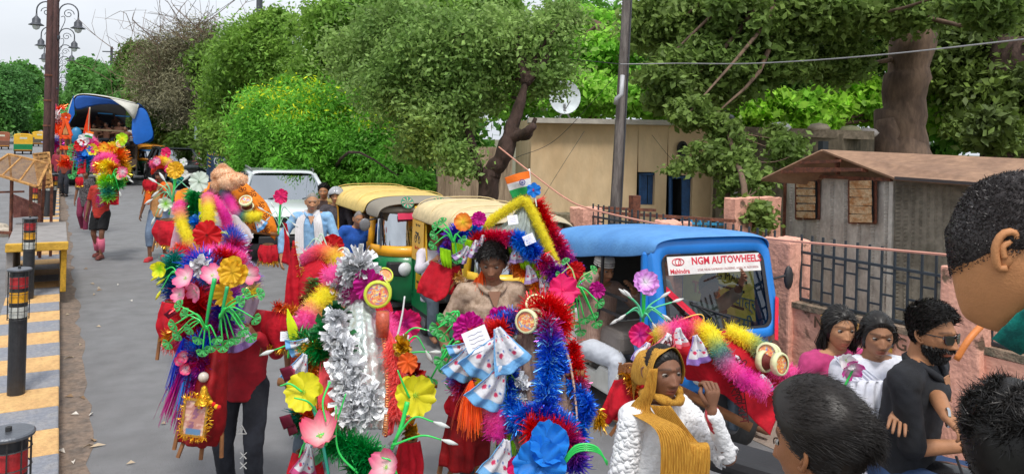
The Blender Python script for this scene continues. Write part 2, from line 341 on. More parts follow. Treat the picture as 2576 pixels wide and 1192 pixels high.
# ------------------------------------------------------------------ street lamps and poles
lampb = mat('lamp_iron', (.07, .075, .09), .5, metal=.3, var=.2); polem = mat('pole_rust_brown', '#5b3f3c', .7, var=.3, vs=6, bump=.3, col2='#463030', stretch=(1, 1, .3)); globe = mat('lamp_globe', (.62, .64, .66), .15, var=.05)
def make_lamp(label):
    t = thing('street_lamp', label, 'street lamp', (0, 0, 0), 0, 'ornate twin street lamps along the median'); h = 8.9
    MB().lathe([(.16, 0), (.16, .5), (.11, .6), (.10, 4), (.075, 7), (.055, h), (.09, h+.05), (.05, h+.2), (.02, h+.5), (.001, h+.6)], 12).obj('pole', polem, t, smooth=True)
    b = MB(); b.lathe([(.14, 6.9), (.15, 7.0), (.14, 7.1)], 12); b.lathe([(.11, 3), (.13, 3.05), (.11, 3.1)], 12); b.lathe([(.11, 4.2), (.13, 4.25), (.11, 4.3)], 12); b.obj('collar', lampb, t)
    for s in (-1, 1):
        pts = [(s*.06, 0, 7.3)]+[(s*(.06+.45-.45*math.cos(a)), 0, 8.35+.45*math.sin(a)*1.1) for a in np.linspace(0, pi, 12)]+[(s*.96, 0, 8.1)]
        MB().tube(pts, .035, 6).obj('arm', lampb, t, smooth=True)
        sc = [(s*(.5+.27*(1-k/20)*math.cos(k*.55)), 0, 8.3+.27*(1-k/20)*math.sin(k*.55)) for k in range(17)]
        MB().tube(sc, .022, 5).obj('scroll', lampb, t, smooth=True)
        sc2 = [(s*.08, 0, 7.2), (s*.2, 0, 7.5), (s*.34, 0, 7.9), (s*.3, 0, 8.15), (s*.16, 0, 8.1)]; MB().tube(cr_interp(sc2, 12), .02, 5).obj('scroll', lampb, t)
        hd = Matrix.Translation((s*.96, 0, 7.55)); L = MB().lathe([(.37, 0), (.36, .03), (.24, .10), (.2, .14), (.2, .32), (.12, .42), (.05, .5), (.04, .62), (.001, .63)], 14, hd).obj('lamp_hood', lampb, t, smooth=True)
        MB().lathe([(.19, .02), (.185, -.08), (.13, -.2), (.001, -.25)], 12, hd).obj('lamp_globe', globe, L, smooth=True)
    return t
l0 = make_lamp('nearest ornate twin street lamp rising from the median behind the brown pole')
nm = ['second', 'third', 'fourth', 'fifth', 'sixth', 'seventh', 'eighth', 'ninth', 'tenth', 'eleventh']
for k in range(11):
    d = 40.5+k*10.4; Y = d*CS+d*.6*SN  # along X=-.2
    loc = (-.2, d/CS*1.0*(1) , .15)
    loc = (-.2, (d+.2*SN)/CS*1.0, .15)
    if k == 0: l0.location = loc
    else: dup(l0, loc, 0, nm[k-1]+' ornate twin street lamp of the receding row, counted from the camera')
t = thing('steel_pole', 'tall rusty brown pole with bands, nearest of the poles on the median', 'pole', GD(113, 21, .2))
p0 = GD(113, 21, .2); MB().lathe([(.088, 0), (.088, 3), (.08, 6.5), (.07, 9)], 14, Matrix.Translation(p0)).obj('shaft', polem, t, smooth=True)
for z in (1.4, 2.2, 2.9, 3.6): MB().lathe([(.10, z), (.104, z+.02), (.10, z+.05)], 14, Matrix.Translation(p0)).obj('band', rust, t)
t = thing('steel_pole', 'rusty brown pole just behind the nearest one, a little thinner', 'pole', GD(126, 29, .2)); p0 = GD(126, 29, .2)
MB().lathe([(.10, 0), (.095, 3), (.085, 6.5), (.075, 8.0)], 14, Matrix.Translation(p0)).obj('shaft', polem, t, smooth=True)
# concrete utility pole right of centre
conc = mat('pole_concrete', '#77706c', .85, var=.25, vs=5, bump=.4, col2='#595250', stretch=(4, 4, .5))
p0 = GD(1541, 11.6, -.2); p1 = P(1580, -70, 11.6); t = thing('utility_pole', 'grey concrete utility pole rising in front of the tan building', 'pole', p0)
b = MB(); b.tube([p0, p0.lerp(p1, .5), p1], [.088, .075, .062], 8); b.obj('shaft', conc, t)
MB().tube([p0+Vector((.07, -.07, 0)), p0.lerp(p1, .5)+Vector((.06, -.06, 0)), p1+Vector((.05, -.05, 0))], .018, 6).obj('conduit', mat('conduit_dark', (.05, .05, .055), .6), t)
MB().tube(PS([(1549, 262, 11.4), (1551, 248, 11.35), (1563, 238, 11.35), (1566, 190, 11.4)]), .035, 8).obj('pipe_bend', mat('pipe_grey', (.42, .42, .44), .4), t, smooth=True)
for (u, d, v1, v0, lb) in ((650, 30, -60, 300, 'dark utility pole poking above the middle trees'), (277, 75, 118, 330, 'distant pole with cross arms above the far trees')):
    a = P(u, v0, d); c = P(u+4, v1, d); t = thing('utility_pole', lb, 'pole', (a.x, a.y, 0)); MB().tube([(a.x, a.y, 0), c], [.14, .12], 8).obj('shaft', lampb, t)
    if u == 277:
        for q in (.03, .12): MB().bar(a.lerp(c, 1-q*2)+rt*-.9, a.lerp(c, 1-q*2)+rt*.9, .1).obj('cross_arm', lampb, t)
wm_ = mat('wire_black', (.04, .04, .045), .6); wl = mat('wire_grey', (.25, .25, .26), .6)
def wire(name, label, pts, r, m, n=24):
    o = MB().tube(cr_interp(PS(pts), n), r, 5).obj(name, m, None); meta(o, label, 'wire'); return o
wire('overhead_wire', 'grey overhead cable sagging across the right half in front of the trees', [(1700, 160, 11.5), (1900, 160, 10.5), (2200, 140, 9), (2640, 92, 8)], .009, wl)
wire('overhead_wire', 'thin wire from the concrete pole towards the upper left foliage', [(1560, 162, 11.4), (1300, 130, 13), (1040, 60, 16), (760, -30, 20)], .006, wm_)
wire('overhead_wire', 'thin line from the concrete pole to the right end of the big cable', [(1560, 162, 11.4), (1640, 161, 11.6), (1700, 160, 11.5)], .009, wl)
wire('overhead_wire', 'faint wire across the upper sky at left', [(430, 95, 40), (500, -10, 36), (520, -60, 35)], .012, wm_)
wire('overhead_wire', 'second faint wire slanting up the sky beside the dead tree', [(500, 60, 40), (590, 0, 36), (640, -40, 35)], .012, wm_)
wire('hanging_wire', 'thin slack wire crossing the tan facade left of the pole', [(1290, 400, 12.5), (1400, 350, 13.5), (1550, 190, 11.6)], .005, wm_)
wire('hanging_wire', 'thin vertical looking wire hanging on the tan facade', [(1340, 540, 13), (1400, 440, 13.4), (1470, 330, 14)], .004, wm_)
wire('hanging_wire', 'thin wire on the facade right of the pole leading to the door', [(1640, 340, 14), (1680, 390, 14), (1720, 430, 14)], .004, wm_)
pk = mat('cable_pink', '#c98e7c', .6); wire('pink_cable', 'pink cable sagging from the tree along the railing to the right', [(1255, 370, 11), (1330, 430, 10.5), (1420, 497, 9.6), (1490, 527, 9), (1700, 572, 7.9), (1925, 600, 6.8), (2200, 625, 6), (2400, 643, 5.4)], .011, pk, 50)
MB
# ------------------------------------------------------------------ boundary wall with railing
WX = 5.7
pinkm = mat('pink_wall_paint', '#e3a892', .9, var=.12, vs=3.5, bump=.6, bs=26, col2='#d59b88')
# peeling: bare patches by noise
def peel(m, c='#6e5a4a', lo=.60, hi=.66, sc=4.5):
    n = m.node_tree.nodes; L = m.node_tree.links; b = n['Principled BSDF']; src = b.inputs['Base Color'].links[0].from_socket
    t = n.new('ShaderNodeTexCoord'); z = n.new('ShaderNodeTexNoise'); z.inputs['Scale'].default_value = sc; z.inputs['Detail'].default_value = 7; L.new(t.outputs['Object'], z.inputs[0])
    r = n.new('ShaderNodeMapRange'); r.inputs['From Min'].default_value = lo; r.inputs['From Max'].default_value = hi; L.new(z.outputs[0], r.inputs[0])
    mx = n.new('ShaderNodeMixRGB'); L.new(r.outputs[0], mx.inputs[0]); L.new(src, mx.inputs[1]); mx.inputs[2].default_value = (*C3(c), 1); L.new(mx.outputs[0], b.inputs['Base Color'])
    bp = n.new('ShaderNodeBump'); bp.inputs['Strength'].default_value = .5; bp.inputs['Distance'].default_value = -.02; L.new(r.outputs[0], bp.inputs['Height'])
    old = b.inputs['Normal'].links[0].from_socket if b.inputs['Normal'].links else None
    if old: L.new(old, bp.inputs['Normal'])
    L.new(bp.outputs[0], b.inputs['Normal'])
peel(pinkm)
wt = thing('boundary_wall', 'peeling pink low wall with pillars and black iron railing along the sidewalk', 'wall', (WX, 3, 0))
def rough_box(c, d, seg=.12, amp=.008, seed=1):
    "subdivided box with chipped look"
    import bmesh
    bm = bmesh.new(); bmesh.ops.create_cube(bm, size=1)
    for v in bm.verts: v.co = Vector((v.co.x*d[0], v.co.y*d[1], v.co.z*d[2]))
    k = int(max(d)/seg); bmesh.ops.subdivide_edges(bm, edges=[e for e in bm.edges if e.calc_length() > seg*2], cuts=min(14, max(3, k//2)), use_grid_fill=True)
    co = np.array([v.co[:] for v in bm.verts]); nz = vnoise(co, 9, seed); nz2 = vnoise(co, 24, seed+5)
    for v, a, e in zip(bm.verts, nz, nz2): v.co += Vector((a*amp, e*amp, (a+e)*amp))+Vector((0, 0, 0)); v.co += Vector(c)
    me = bpy.data.meshes.new('m'); bm.to_mesh(me); bm.free(); return me
link('wall_panel', rough_box((WX+.12, 10.6, .50), (.22, 21.0, 1.0), .12, .010, 3), pinkm, wt)
link('wall_coping', rough_box((WX+.12, 10.6, 1.025), (.25, 21.0, .05), .1, .012, 4), mat('mossy_coping', '#8e7a68', .95, var=.35, vs=8, bump=.7, col2='#565447'), wt)
pys = [1.45, 3.02, 4.66, 6.19, 7.78]
for i, y in enumerate(pys):
    me = rough_box((WX+.1, y, .79), (.30, .30, 1.6), .08, .014, 10+i); o = link('pillar', me, pinkm, wt); q = o.modifiers.new('b', 'BEVEL'); q.width = .03; q.segments = 2; q.limit_method = 'ANGLE'; q.angle_limit = R(50)
iron = mat('railing_iron', (.035, .045, .055), .55, metal=.2, var=.3, vs=12)
for i in range(len(pys)-1):
    y0, y1 = pys[i]+.15, pys[i+1]-.15; zz = (1.07, 1.22, 1.36, 1.49) if i else (1.07, 1.22, 1.36, 1.49)
    for z in zz[:1]+zz[-1:]: MB().box((WX+.1, (y0+y1)/2, z), (.03, y1-y0, .022)).obj('rail', iron, wt)
    n = 12
    for k in range(n+1):
        y = y0+(y1-y0)*k/n; MB().box((WX+.1, y, 1.34), (.016, .016, .62)).obj('baluster', iron, wt)
        if k < n:
            zs = (1.17, 1.38) if k % 2 else (1.26, 1.44)
            for z in zs: MB().box((WX+.1, y+(y1-y0)/n/2, z), (.014, (y1-y0)/n-.018, .016)).obj('cross_piece', iron, wt)
paint = mat('wall_lettering_yellow', '#d0a040', .9, var=.3, vs=14, bump=.2, col2='#c08a50'); dk = mat('wall_lettering_dark', '#5a4636', .9, var=.4, vs=30, bump=.1)
c = PX(2160, 780, WX-.012); c.z = .92
MB().grid([[(WX-.012, c.y+.36-.06*j, 1.0+.006*math.sin(j*2.1)) for j in range(12)], [(WX-.012, c.y+.36-.06*j, .83-.012*math.sin(j*1.7)) for j in range(12)]]).obj('painted_patch', paint, wt)
text('NO PARKING', .14, dk, frame((WX-.016, c.y, .92), (0, -1, 0), (0, 0, 1)), wt, bold=.002)
# orange hose or stick by the right pillar
o = MB().tube(cr_interp(PS([(2405, 905, 4.2), (2440, 850, 4.2), (2490, 800, 4.3), (2540, 770, 4.4)]), 16), .018, 8).obj('orange_pipe', mat('pipe_orange', '#cf7a3c', .5), None, smooth=True); meta(o, 'short curved orange pipe leaning by the pink wall behind the rider', 'pipe')
# side return wall with peeling paint
t = thing('garden_wall', 'short peeling pink wall overgrown by creeper behind the railing', 'wall', (7, 8, 0)); link('wall_panel', rough_box((0, 0, 0), (.9, .2, 2.0), .1, .015, 33), pinkm, t, Matrix.Translation(GD(1895, 10.4, .72)))
t = thing('garden_wall', 'mossy dark stub wall left of the first pink pillar', 'wall', (5, 9, 0)); link('wall_panel', rough_box((0, 0, 0), (.85, .25, 1.9), .1, .015, 34), mat('mossy_wall', '#7d715c', .95, var=.4, vs=5, bump=.7, col2='#4a4c36'), t, Matrix.Translation(GD(1385, 11.4, .38)) @ Matrix.Rotation(-.5, 4, 'Z'))
# blue wooden stall behind the railing
bl = mat('blue_boards', '#3a9ac8', .7, var=.3, vs=8, bump=.3, col2='#2a6f95'); t = thing('blue_stall', 'bright blue slatted board stand behind the railing', 'stall', GD(1760, 10.6, 0))
for k in range(8):
    a = P(1672+22*k, 547+1.6*k, 10.6); bq = P(1672+22*k, 640, 10.6); MB().bar((a.x, a.y, a.z), (bq.x, bq.y, .3), .105, .02).obj('board', bl, t, bevel=.003)
for v in (560, 588): MB().bar(P(1665, v, 10.55), P(1838, v+5, 10.55), .04, .03).obj('crossbar', bl, t)
# post and orange bundle
MB
t = thing('rusty_post', 'short rusty steel post standing before the blue shutter', 'post', GD(1597, 11, 0)); a = P(1597, 492, 11); MB().bar((a.x, a.y, 0), a, .14, .1).obj('shaft', rust, t)
# dark boundary railing + rust beams
for (a, bq, lb) in (((1500, 533, 10.2), (1850, 556, 10), 'rusty top beam of the rear railing'), ((1490, 522, 11), (1650, 529, 11), 'rusty beam behind the first pillar')):
    o = MB().bar(P(*a), P(*bq), .04).obj('rusty_beam', rust, None); meta(o, lb, 'beam')
# ------------------------------------------------------------------ tan building
tan = mat('tan_plaster', '#dfc39c', .9, var=.10, vs=1.2, bump=.3, bs=20, col2='#d3b48c', stretch=(1, 1, .5)); gz = -.6
t = thing('tan_building', 'low tan plaster building with blue shutters behind the central tree', 'building', GD(1560, 15.5, gz))
D1 = 15.5
def wallq(mb, u0, v0, u1, v1, da, db, zb=None, th=.25):
    "upright wall between two photo columns, top at v0 (at u0) / v1 (at u1)"
    a = P(u0, v0, da); b = P(u1, v1, db); z = gz if zb is None else zb
    n = (b-a).cross(Vector((0, 0, 1))).normalized()*th
    poly = [Vector((a.x, a.y, z)), Vector((b.x, b.y, z)), b, a]; mb.prism(poly, -n if n.dot(TOCAM) > 0 else n)
def openwall(mb, cols, zt, zb, da_db, holes):
    pass
def dd(u): return 15.5+(u-1560)*.0012
# facade in strips leaving the door and window openings
segs = [(1338, 1607, 540, None), (1607, 1652, 540, None), (1652, 1681, 540, None), (1681, 1746, 540, None), (1746, 1792, 540, None)]
top = lambda u: 303+(u-1338)*.012
fb = MB(); wallq(fb, 1338, top(1338), 1606, top(1606), dd(1338), dd(1606)); wallq(fb, 1652, top(1652), 1681, top(1681), dd(1652), dd(1681)); wallq(fb, 1747, top(1747), 1792, top(1792), dd(1747), dd(1792))
for (u0, u1, v) in ((1606, 1652, 433), (1681, 1747, 441)):
    a, b_ = P(u0, top(u0), dd(u0)), P(u1, top(u1), dd(u1)); c_, d_ = P(u1, v, dd(u1)), P(u0, v, dd(u0)); n = (b_-a).cross(Vector((0, 0, 1))).normalized(); n = n if n.dot(TOCAM) < 0 else -n; fb.prism([d_, c_, b_, a], n*.25)
a, b_ = P(1606, 516, dd(1606)), P(1652, 516, dd(1652)); fb.prism([Vector((a.x, a.y, gz)), Vector((b_.x, b_.y, gz)), b_, a], fw*.25)
wallq(fb, 1792, top(1792), 1850, 318, dd(1792), 20)
wallq(fb, 1338, top(1338), 1300, 304, dd(1338), 19)
fb.obj('wall', tan, t)
rf = MB(); A_, B_ = P(1330, 296, dd(1330)-.25), P(1800, 305, dd(1800)-.25); rf.prism([A_, B_, B_+Vector((0, 0, -.10)), A_+Vector((0, 0, -.10))], fw*5); rf.obj('roof_slab', mat('parapet_grey', '#b9b2a8', .9, var=.2, vs=6, bump=.3), t)
blue = mat('shutter_blue', '#2a5688', .5, var=.25, vs=7, bump=.2, col2='#204672')
for nme, (u0, u1, v0, v1, dz) in (('window', (1608, 1650, 435, 514, .18)), ('door', (1683, 1745, 443, 600, .2))):
    dth = dd(u0)+dz; bb = MB(); n_ = 2
    fr = MB()
    for x in (u0+2, u1-2): fr.bar(P(x, v0, dth-.05), P(x, v1, dth-.05), .05)
    fr.bar(P(u0, v0+3, dth-.05), P(u1, v0+3, dth-.05), .05)
    f = fr.obj(nme, blue, t)
    for k in range(n_):
        ua = u0+(u1-u0)*k/n_; ub = u0+(u1-u0)*(k+1)/n_
        if nme == 'door' and k == 0: dk_ = dth+1.2; MB().prism([P(ua, v0, dth+.5), P(ua+6, v0+4, dth+.1), P(ua+6, v1, dth+.1), P(ua, v1, dth+.5)], Vector((.03, 0, 0))).obj('leaf', blue, f); continue
        MB().prism([P(ua+1, v0+2, dth), P(ub-1, v0+2, dth), P(ub-1, v1, dth), P(ua+1, v1, dth)], fw*.03).obj('leaf', blue, f)
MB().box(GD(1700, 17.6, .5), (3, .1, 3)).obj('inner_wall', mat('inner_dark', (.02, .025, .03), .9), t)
b = MB(); c = P(1716, 375, dd(1716)-.06); b.lathe([(.11, 0), (.11, .05), (.07, .05), (.07, 0)], 18, frame(c, rt, Vector((0, 0, 1.45)))@Matrix.Diagonal((1, 1.5, 1, 1))); b.obj('round_vent', mat('vent_dark', (.015, .015, .015), .7), t)
MB().lathe([(.075, .004), (.001, .004)], 16, frame(c, rt, Vector((0, 0, 1)))@Matrix.Diagonal((1, 1.5, 1, 1))).obj('vent_hole', mat('inner_dark', (.02, .025, .03), .9), t)
MB().box(P(1842, 497, 15), (.2, .1, .28)).obj('electric_meter', mat('meter_grey', (.3, .29, .27), .6), t, bevel=.01)
# stained side wall behind central tree
t = thing('old_wall', 'stained buff concrete wall behind the central tree trunk', 'wall', GD(1180, 15, gz)); bb = MB(); wallq(bb, 1104, 368, 1290, 372, 14.8, 15.2); bb.obj('wall', mat('stained_concrete', '#b09a82', .9, var=.25, vs=2.5, bump=.4, bs=14, col2='#7d6b58', stretch=(3, 3, .35)), t)
# rear darker building
stn = mat('dark_stained_wall', '#6b6152', .95, var=.3, vs=2, bump=.5, bs=12, col2='#4a4539', stretch=(2, 2, .7))
t = thing('old_annex', 'dark weathered annex building with stones lying on its roof edge', 'building', GD(1990, 15, gz)); bb = MB(); wallq(bb, 1805, 362, 1850, 364, 15.2, 15.2); wallq(bb, 1850, 330, 2120, 338, 15.6, 14.2); wallq(bb, 2120, 338, 2200, 352, 14.2, 14.6); bb.obj('wall', stn, t)
a = P(1842, 318, 15.4); b_ = P(2200, 330, 13.9); MB().prism([a, b_, b_+Vector((0, 0, -.16)), a+Vector((0, 0, -.16))], fw*3).obj('roof_slab', mat('annex_roof', '#8d7f6e', .9, var=.3, vs=5, bump=.4, col2='#6b6152'), t)
MB().box(P(2071, 369, 13.9), (.16, .1, .2)).obj('vent', mat('inner_dark', (.02, .025, .03), .9), t)
MB().bar(P(1811, 338, 14.6), P(1828, 303, 14.9), .05).obj('roof_pipe', mat('pipe_white', (.7, .7, .7), .5), t)
for k, (u, v, cc, lb) in enumerate(((1962, 320, (.75, .75, .76), 'white sack lying on the annex roof edge'), (2060, 322, (.4, .33, .25), 'brown stone on the annex roof left of the big trunk'), (2140, 328, (.38, .37, .2), 'mossy stone on the annex roof close to the big trunk'), (2182, 334, (.5, .45, .42), 'grey stone at the annex roof corner'))):
    c = P(u, v, 14.6); o = MB().ball(c, (.24, .2, .10), 9).obj('roof_stone', mat('stone%d' % k, cc, .85, bump=.6), None, smooth=True); meta(o, lb, 'stone')
# dish and tank
t = thing('satellite_dish', 'white satellite dish on the roof of the tan building', 'satellite dish', P(1420, 296, 17)); Md = frame(P(1420, 245, 17), (rt*.9+fw*.3), Vector((0, 0, 1)))
MB().lathe([(.001, -.08), (.15, -.065), (.3, -.02), (.37, .03), (.38, .035)], 24, Md, cap=False).obj('reflector', mat('dish_white', (.6, .66, .7), .5, var=.2), t, smooth=True, solid=.01)
MB().tube(PS([(1420, 262, 17), (1420, 285, 17.1)]), .03, 6).obj('mast', wl, t)
for x in (1405, 1435): MB().tube(PS([(1420, 275, 17), (x, 299, 17.1)]), .02, 5).obj('strut', wl, t)
MB().tube([Md @ Vector((0, -.3, .03)), Md @ Vector((0, -.1, .35))], .012, 5).obj('feed_arm', wl, t)
t = thing('water_tank', 'black ribbed water tank on the roof corner', 'water tank', P(1815, 320, 16.5)); c = P(1815, 336, 16.5)
MB().lathe([(.28, 0), (.3, .03), (.28, .1), (.3, .13), (.28, .2), (.3, .23), (.28, .3), (.3, .33), (.24, .40), (.12, .44), (.12, .5), (.001, .5)], 20, Matrix.Translation(c)).obj('tank_shell', mat('tank_black', (.03, .032, .035), .35), t, smooth=True)
# ------------------------------------------------------------------ shed
pan = mat('shed_panel_grey', '#bab5ae', .8, var=.2, vs=4, bump=.3, col2='#a39c95'); shadep = mat('shed_panel_shaded', '#857e72', .85, var=.25, vs=4, bump=.3, col2='#6d675c'); roofm = mat('shed_roof_rust', '#96765f', .85, var=.22, vs=2.5, bump=.4, bs=18, col2='#846754')  # side wall panel: shade under the eave put into a darker colour
t = thing('tin_shed', 'grey ribbed tin shed with rusty brown roof and two boarded windows', 'shed', GD(2245, 9, 0))
_a, _b = P(2243, 453, 9.0), P(1978, 440, 11.65)
def dsh(u):  # depth of the end wall plane in column u
    f = lambda q: (q.dot(fw), (q-Vector((0, 0, H_))).dot(rt)); (d0, l0_), (d1, l1_) = f(_a), f(_b); k = uvp(u, 500)[0]/F_
    t_ = (k*d0-l0_)/((l1_-l0_)-k*(d1-d0)); return d0+t_*(d1-d0)-.02
c0 = P(2243, 453, 9.0); c1 = P(1978, 440, dsh(1978)); c2 = P(2640, 478, 7.9)
def flo(p, z=-.1): return Vector((p.x, p.y, z))
MB().prism([flo(c0), flo(c1), c1, c0], (rt*.6+fw*.2).normalized()*.06).obj('end_wall', pan, t)
MB().prism([flo(c0), flo(c2), c2, c0], fw*.06).obj('side_wall', shadep, t)
# ribs: embossed rows of short horizontal louvres
def louv(u0, u1, w_, dep, v0, v1, m, name, step=9):
    us = [u0+(u1-u0)*k/7 for k in range(8)]
    for i, u in enumerate(us[1:-1] if name == 'x' else us):
        b = MB(); v = v0
        while v < v1:
            d_ = dep(u)-.02; h = 9.0/d_
            b.bar(P(u-w_*h, v, d_), P(u+w_*h, v, d_), .018, .03); v += step*h
        b.obj('rib_column', m, t)
louv(1992, 2232, 8, dsh, 462, 780, pan, 'e', 9)
louv(2262, 2400, 9, lambda u: 9-(u-2243)/397*1.1, 470, 800, shadep, 's', 10)
MB().bar(c0-TOCAM*-.02, flo(c0)+TOCAM*.02, .05).obj('corner_post', pan, t); MB().bar(c1, flo(c1), .05).obj('corner_post', rust, t)
MB().bar(P(1985, 441, dsh(1985)-.05), P(2243, 452, 8.93), .04).obj('wall_plate', rust, t)
apex = P(2066, 376, 10.2); apexR = P(2640, 402, 8.5); el = P(1908, 452, 11.3); er = P(2252, 448, 8.7); erR = P(2640, 476, 7.4)
back = el+(apexR-apex)
def slab(mb, q, th=.03):
    n = (q[1]-q[0]).cross(q[3]-q[0]).normalized()*th; mb.prism(q, n if n.z < 0 else -n)
b = MB(); slab(b, [apex, apexR, erR, er]); b.obj('roof_sheet', roofm, t, bevel=.004)
b = MB(); slab(b, [apex, apexR, back, el]); b.obj('roof_sheet', roofm, t, bevel=.004)
MB().bar(er, erR, .035).obj('eave_edge', mat('eave_dark', (.05, .04, .04), .8), t)
for q in (.25, .5): MB().bar(apex.lerp(er, q*1.2)-Vector((0, 0, .05)), apex.lerp(el, q*1.2)-Vector((0, 0, .05)), .04).obj('tie_beam', rust, t)
MB().bar(P(2106, 385, 10.1), P(2107, 440, 10.1), .05).obj('king_post', rust, t); MB().bar(P(2000, 425, 10.6), P(2180, 428, 9.3), .05).obj('tie_beam', rust, t)
brd = mat('weathered_board', '#cdb08c', .85, var=.3, vs=5, bump=.5, col2='#b07a4c', stretch=(1, 1, 3))
for (u0, u1, v0, v1, nb) in ((2003, 2060, 455, 550, 5), (2137, 2202, 454, 560, 5)):
    wfr = MB()
    for (a, c) in (((u0, v0), (u0, v1)), ((u1, v0), (u1, v1)), ((u0, v0), (u1, v0)), ((u0, v1), (u1, v1))): wfr.bar(P(a[0], a[1], dsh(a[0])-.06), P(c[0], c[1], dsh(c[0])-.06), .03)
    f = wfr.obj('window', rust, t)
    MB().prism([P(u1-12, v0, dsh(u1)-.04), P(u1, v0, dsh(u1)-.04), P(u1, v1, dsh(u1)-.04), P(u1-12, v1, dsh(u1)-.04)], fw*.01).obj('dark_gap', mat('inner_dark', (.02, .025, .03), .9), f)
    hh = (v1-v0)/nb
    for k in range(nb):
        j = random.uniform(-1, 1); a = P(u0+2, v0+hh*(k+.5)+j, dsh(u0)-.1); c = P(u1-10+random.uniform(-2, 1), v0+hh*(k+.5)-j, dsh(u1)-.1); MB().bar(a, c, .02, (hh-2)/F_*9.8).obj('board', brd, f)
# distant stub walls and painted sign, left of the green trees
cnc = mat('gate_concrete', '#b3a48c', .9, var=.3, vs=3, bump=.5, col2='#8b7d68'); t = thing('gate_pillars', 'broken concrete gate pillars beside the roadside sign', 'pillar', GD(515, 32, 0))
for (u0, u1, v0, d_) in ((497, 506, 362, 32), (507, 518, 340, 32), (520, 534, 348, 32.4)):
    a, c = P(u0, v0, d_), P(u1, v0+2, d_); MB().prism([flo(a, 0), flo(c, 0), c, a], fw*.4).obj('pillar', cnc, t)
MB().bar(P(502, 362, 31.8), P(502, 395, 31.8), .12).obj('painted_band', mat('paint_red', (.5, .04, .04), .7), t); MB().bar(P(502, 396, 31.8), P(502, 418, 31.8), .12).obj('painted_band', mat('paint_white', (.7, .7, .68), .7), t)
b = MB(); b.box(P(514, 330, 31.9), (.75, .3, .75)); b.obj('statue_block', mat('paint_pale', '#8fa39b', .7), t, bevel=.05)
t = thing('painted_sign', 'blue painted roadside sign wall with yellow and white lettering', 'sign', GD(545, 29, 0)); a, c = P(521, 380, 29), P(572, 386, 28.4); sg = mat('sign_blue', '#27405e', .7, var=.25, vs=6); MB().prism([flo(a, 0), flo(c, 0), c, a], fw*.15).obj('sign_wall', sg, t)
sm = frame(P(548, 390, 28.6), c-a, (0, 0, 1)); text('R.P. SINGH', .15, mat('sign_yellow', '#e0b848', .7), sm, t); sm = frame(P(553, 408, 28.5), c-a, (0, 0, 1)); text('G  S', .42, mat('paint_white', (.7, .7, .68), .7), sm, t, bold=.006)
for k in range(4): MB().bar(P(524, 386+k*10, 28.85), P(530, 390+k*10, 28.85), .08, .02).obj('stripe', mat('sign_yellow', '#e0b848', .7), t)
# ================================================================== TREES
bark = mat('bark_dark', '#4a3a34', .95, var=.35, vs=6, bump=1, bs=24, col2='#33271f', stretch=(1, 1, .4)); barkl = mat('bark_grey_brown', '#6e5a4b', .95, var=.3, vs=3, bump=1, bs=10, col2='#54443a', stretch=(1, 1, .35))
def leafm(n, c, c2=None, trl=.45):
    bc = lambda h: tuple(min(.9, q*k) for q, k in zip(C3(h), (2.35, 1.95, 1.6)))
    c = bc(c); c2 = bc(c2) if c2 else None
    return mat(n, c, .55, var=.6, vs=.8, bump=0, island=.9, trl=trl, col2=c2, spec=.3)
def leaves(cent, rad, n, size, asp=.5, seed=0, upb=.5, fill=.5):
    "cent (k,3), rad (k,) clump centres; leaves scattered in each clump"
    rg = np.random.default_rng(seed); k = len(cent); idx = rg.integers(0, k, n)
    d = rg.normal(size=(n, 3)); d /= np.linalg.norm(d, axis=1)[:, None]; rr_ = rg.uniform(fill, 1.05, n)**.6
    p = cent[idx]+(d*(rad[idx]*rr_)[:, None]*.6+rg.normal(size=(n, 3))*rad[idx][:, None]*.52)*np.array([1.15, 1.15, .8])
    nrm = d*.8+rg.normal(size=(n, 3))*.7; nrm[:, 2] += upb; nrm /= np.linalg.norm(nrm, axis=1)[:, None]
    a = np.cross(nrm, rg.normal(size=(n, 3))); a /= np.linalg.norm(a, axis=1)[:, None]; b = np.cross(nrm, a)
    s = size*rg.uniform(.5, 1.5, n)[:, None]; a = a*s*.5; b = b*s*.5*asp
    V = np.stack([p-a, p-b*1.0+a*.1, p+a, p+b+a*.1], 1).reshape(-1, 3); F = np.arange(n*4).reshape(n, 4)
    return V, F
def clumps(blobs, m, rg, rs=(.22, .4)):
    "blobs: world centre, radii (3) ; m clumps each ∝ volume"
    C_, R_ = [], []
    vol = np.array([r[0]*r[1]*r[2] for _, r in blobs])**.67; cnt = np.maximum(4, (m*vol/vol.sum()).astype(int))
    for (c, r), k in zip(blobs, cnt):
        d = rg.normal(size=(k, 3)); d /= np.linalg.norm(d, axis=1)[:, None]; q = rg.uniform(.25, 1, k)**.45
        C_.append(np.array(c)+d*q[:, None]*np.array(r)*.88); R_.append(rg.uniform(*rs, k)*min(r))
    return np.concatenate(C_), np.concatenate(R_)
def bl(u, v, d, ru, rv, rdm=None):
    "blob from the photo: centre, half width/height in px at depth d"
    c = P(u, v, d); a = ru/F_*d; b = rv/F_*d; return (np.array(c), (a, rdm or (a+b)/2, b))
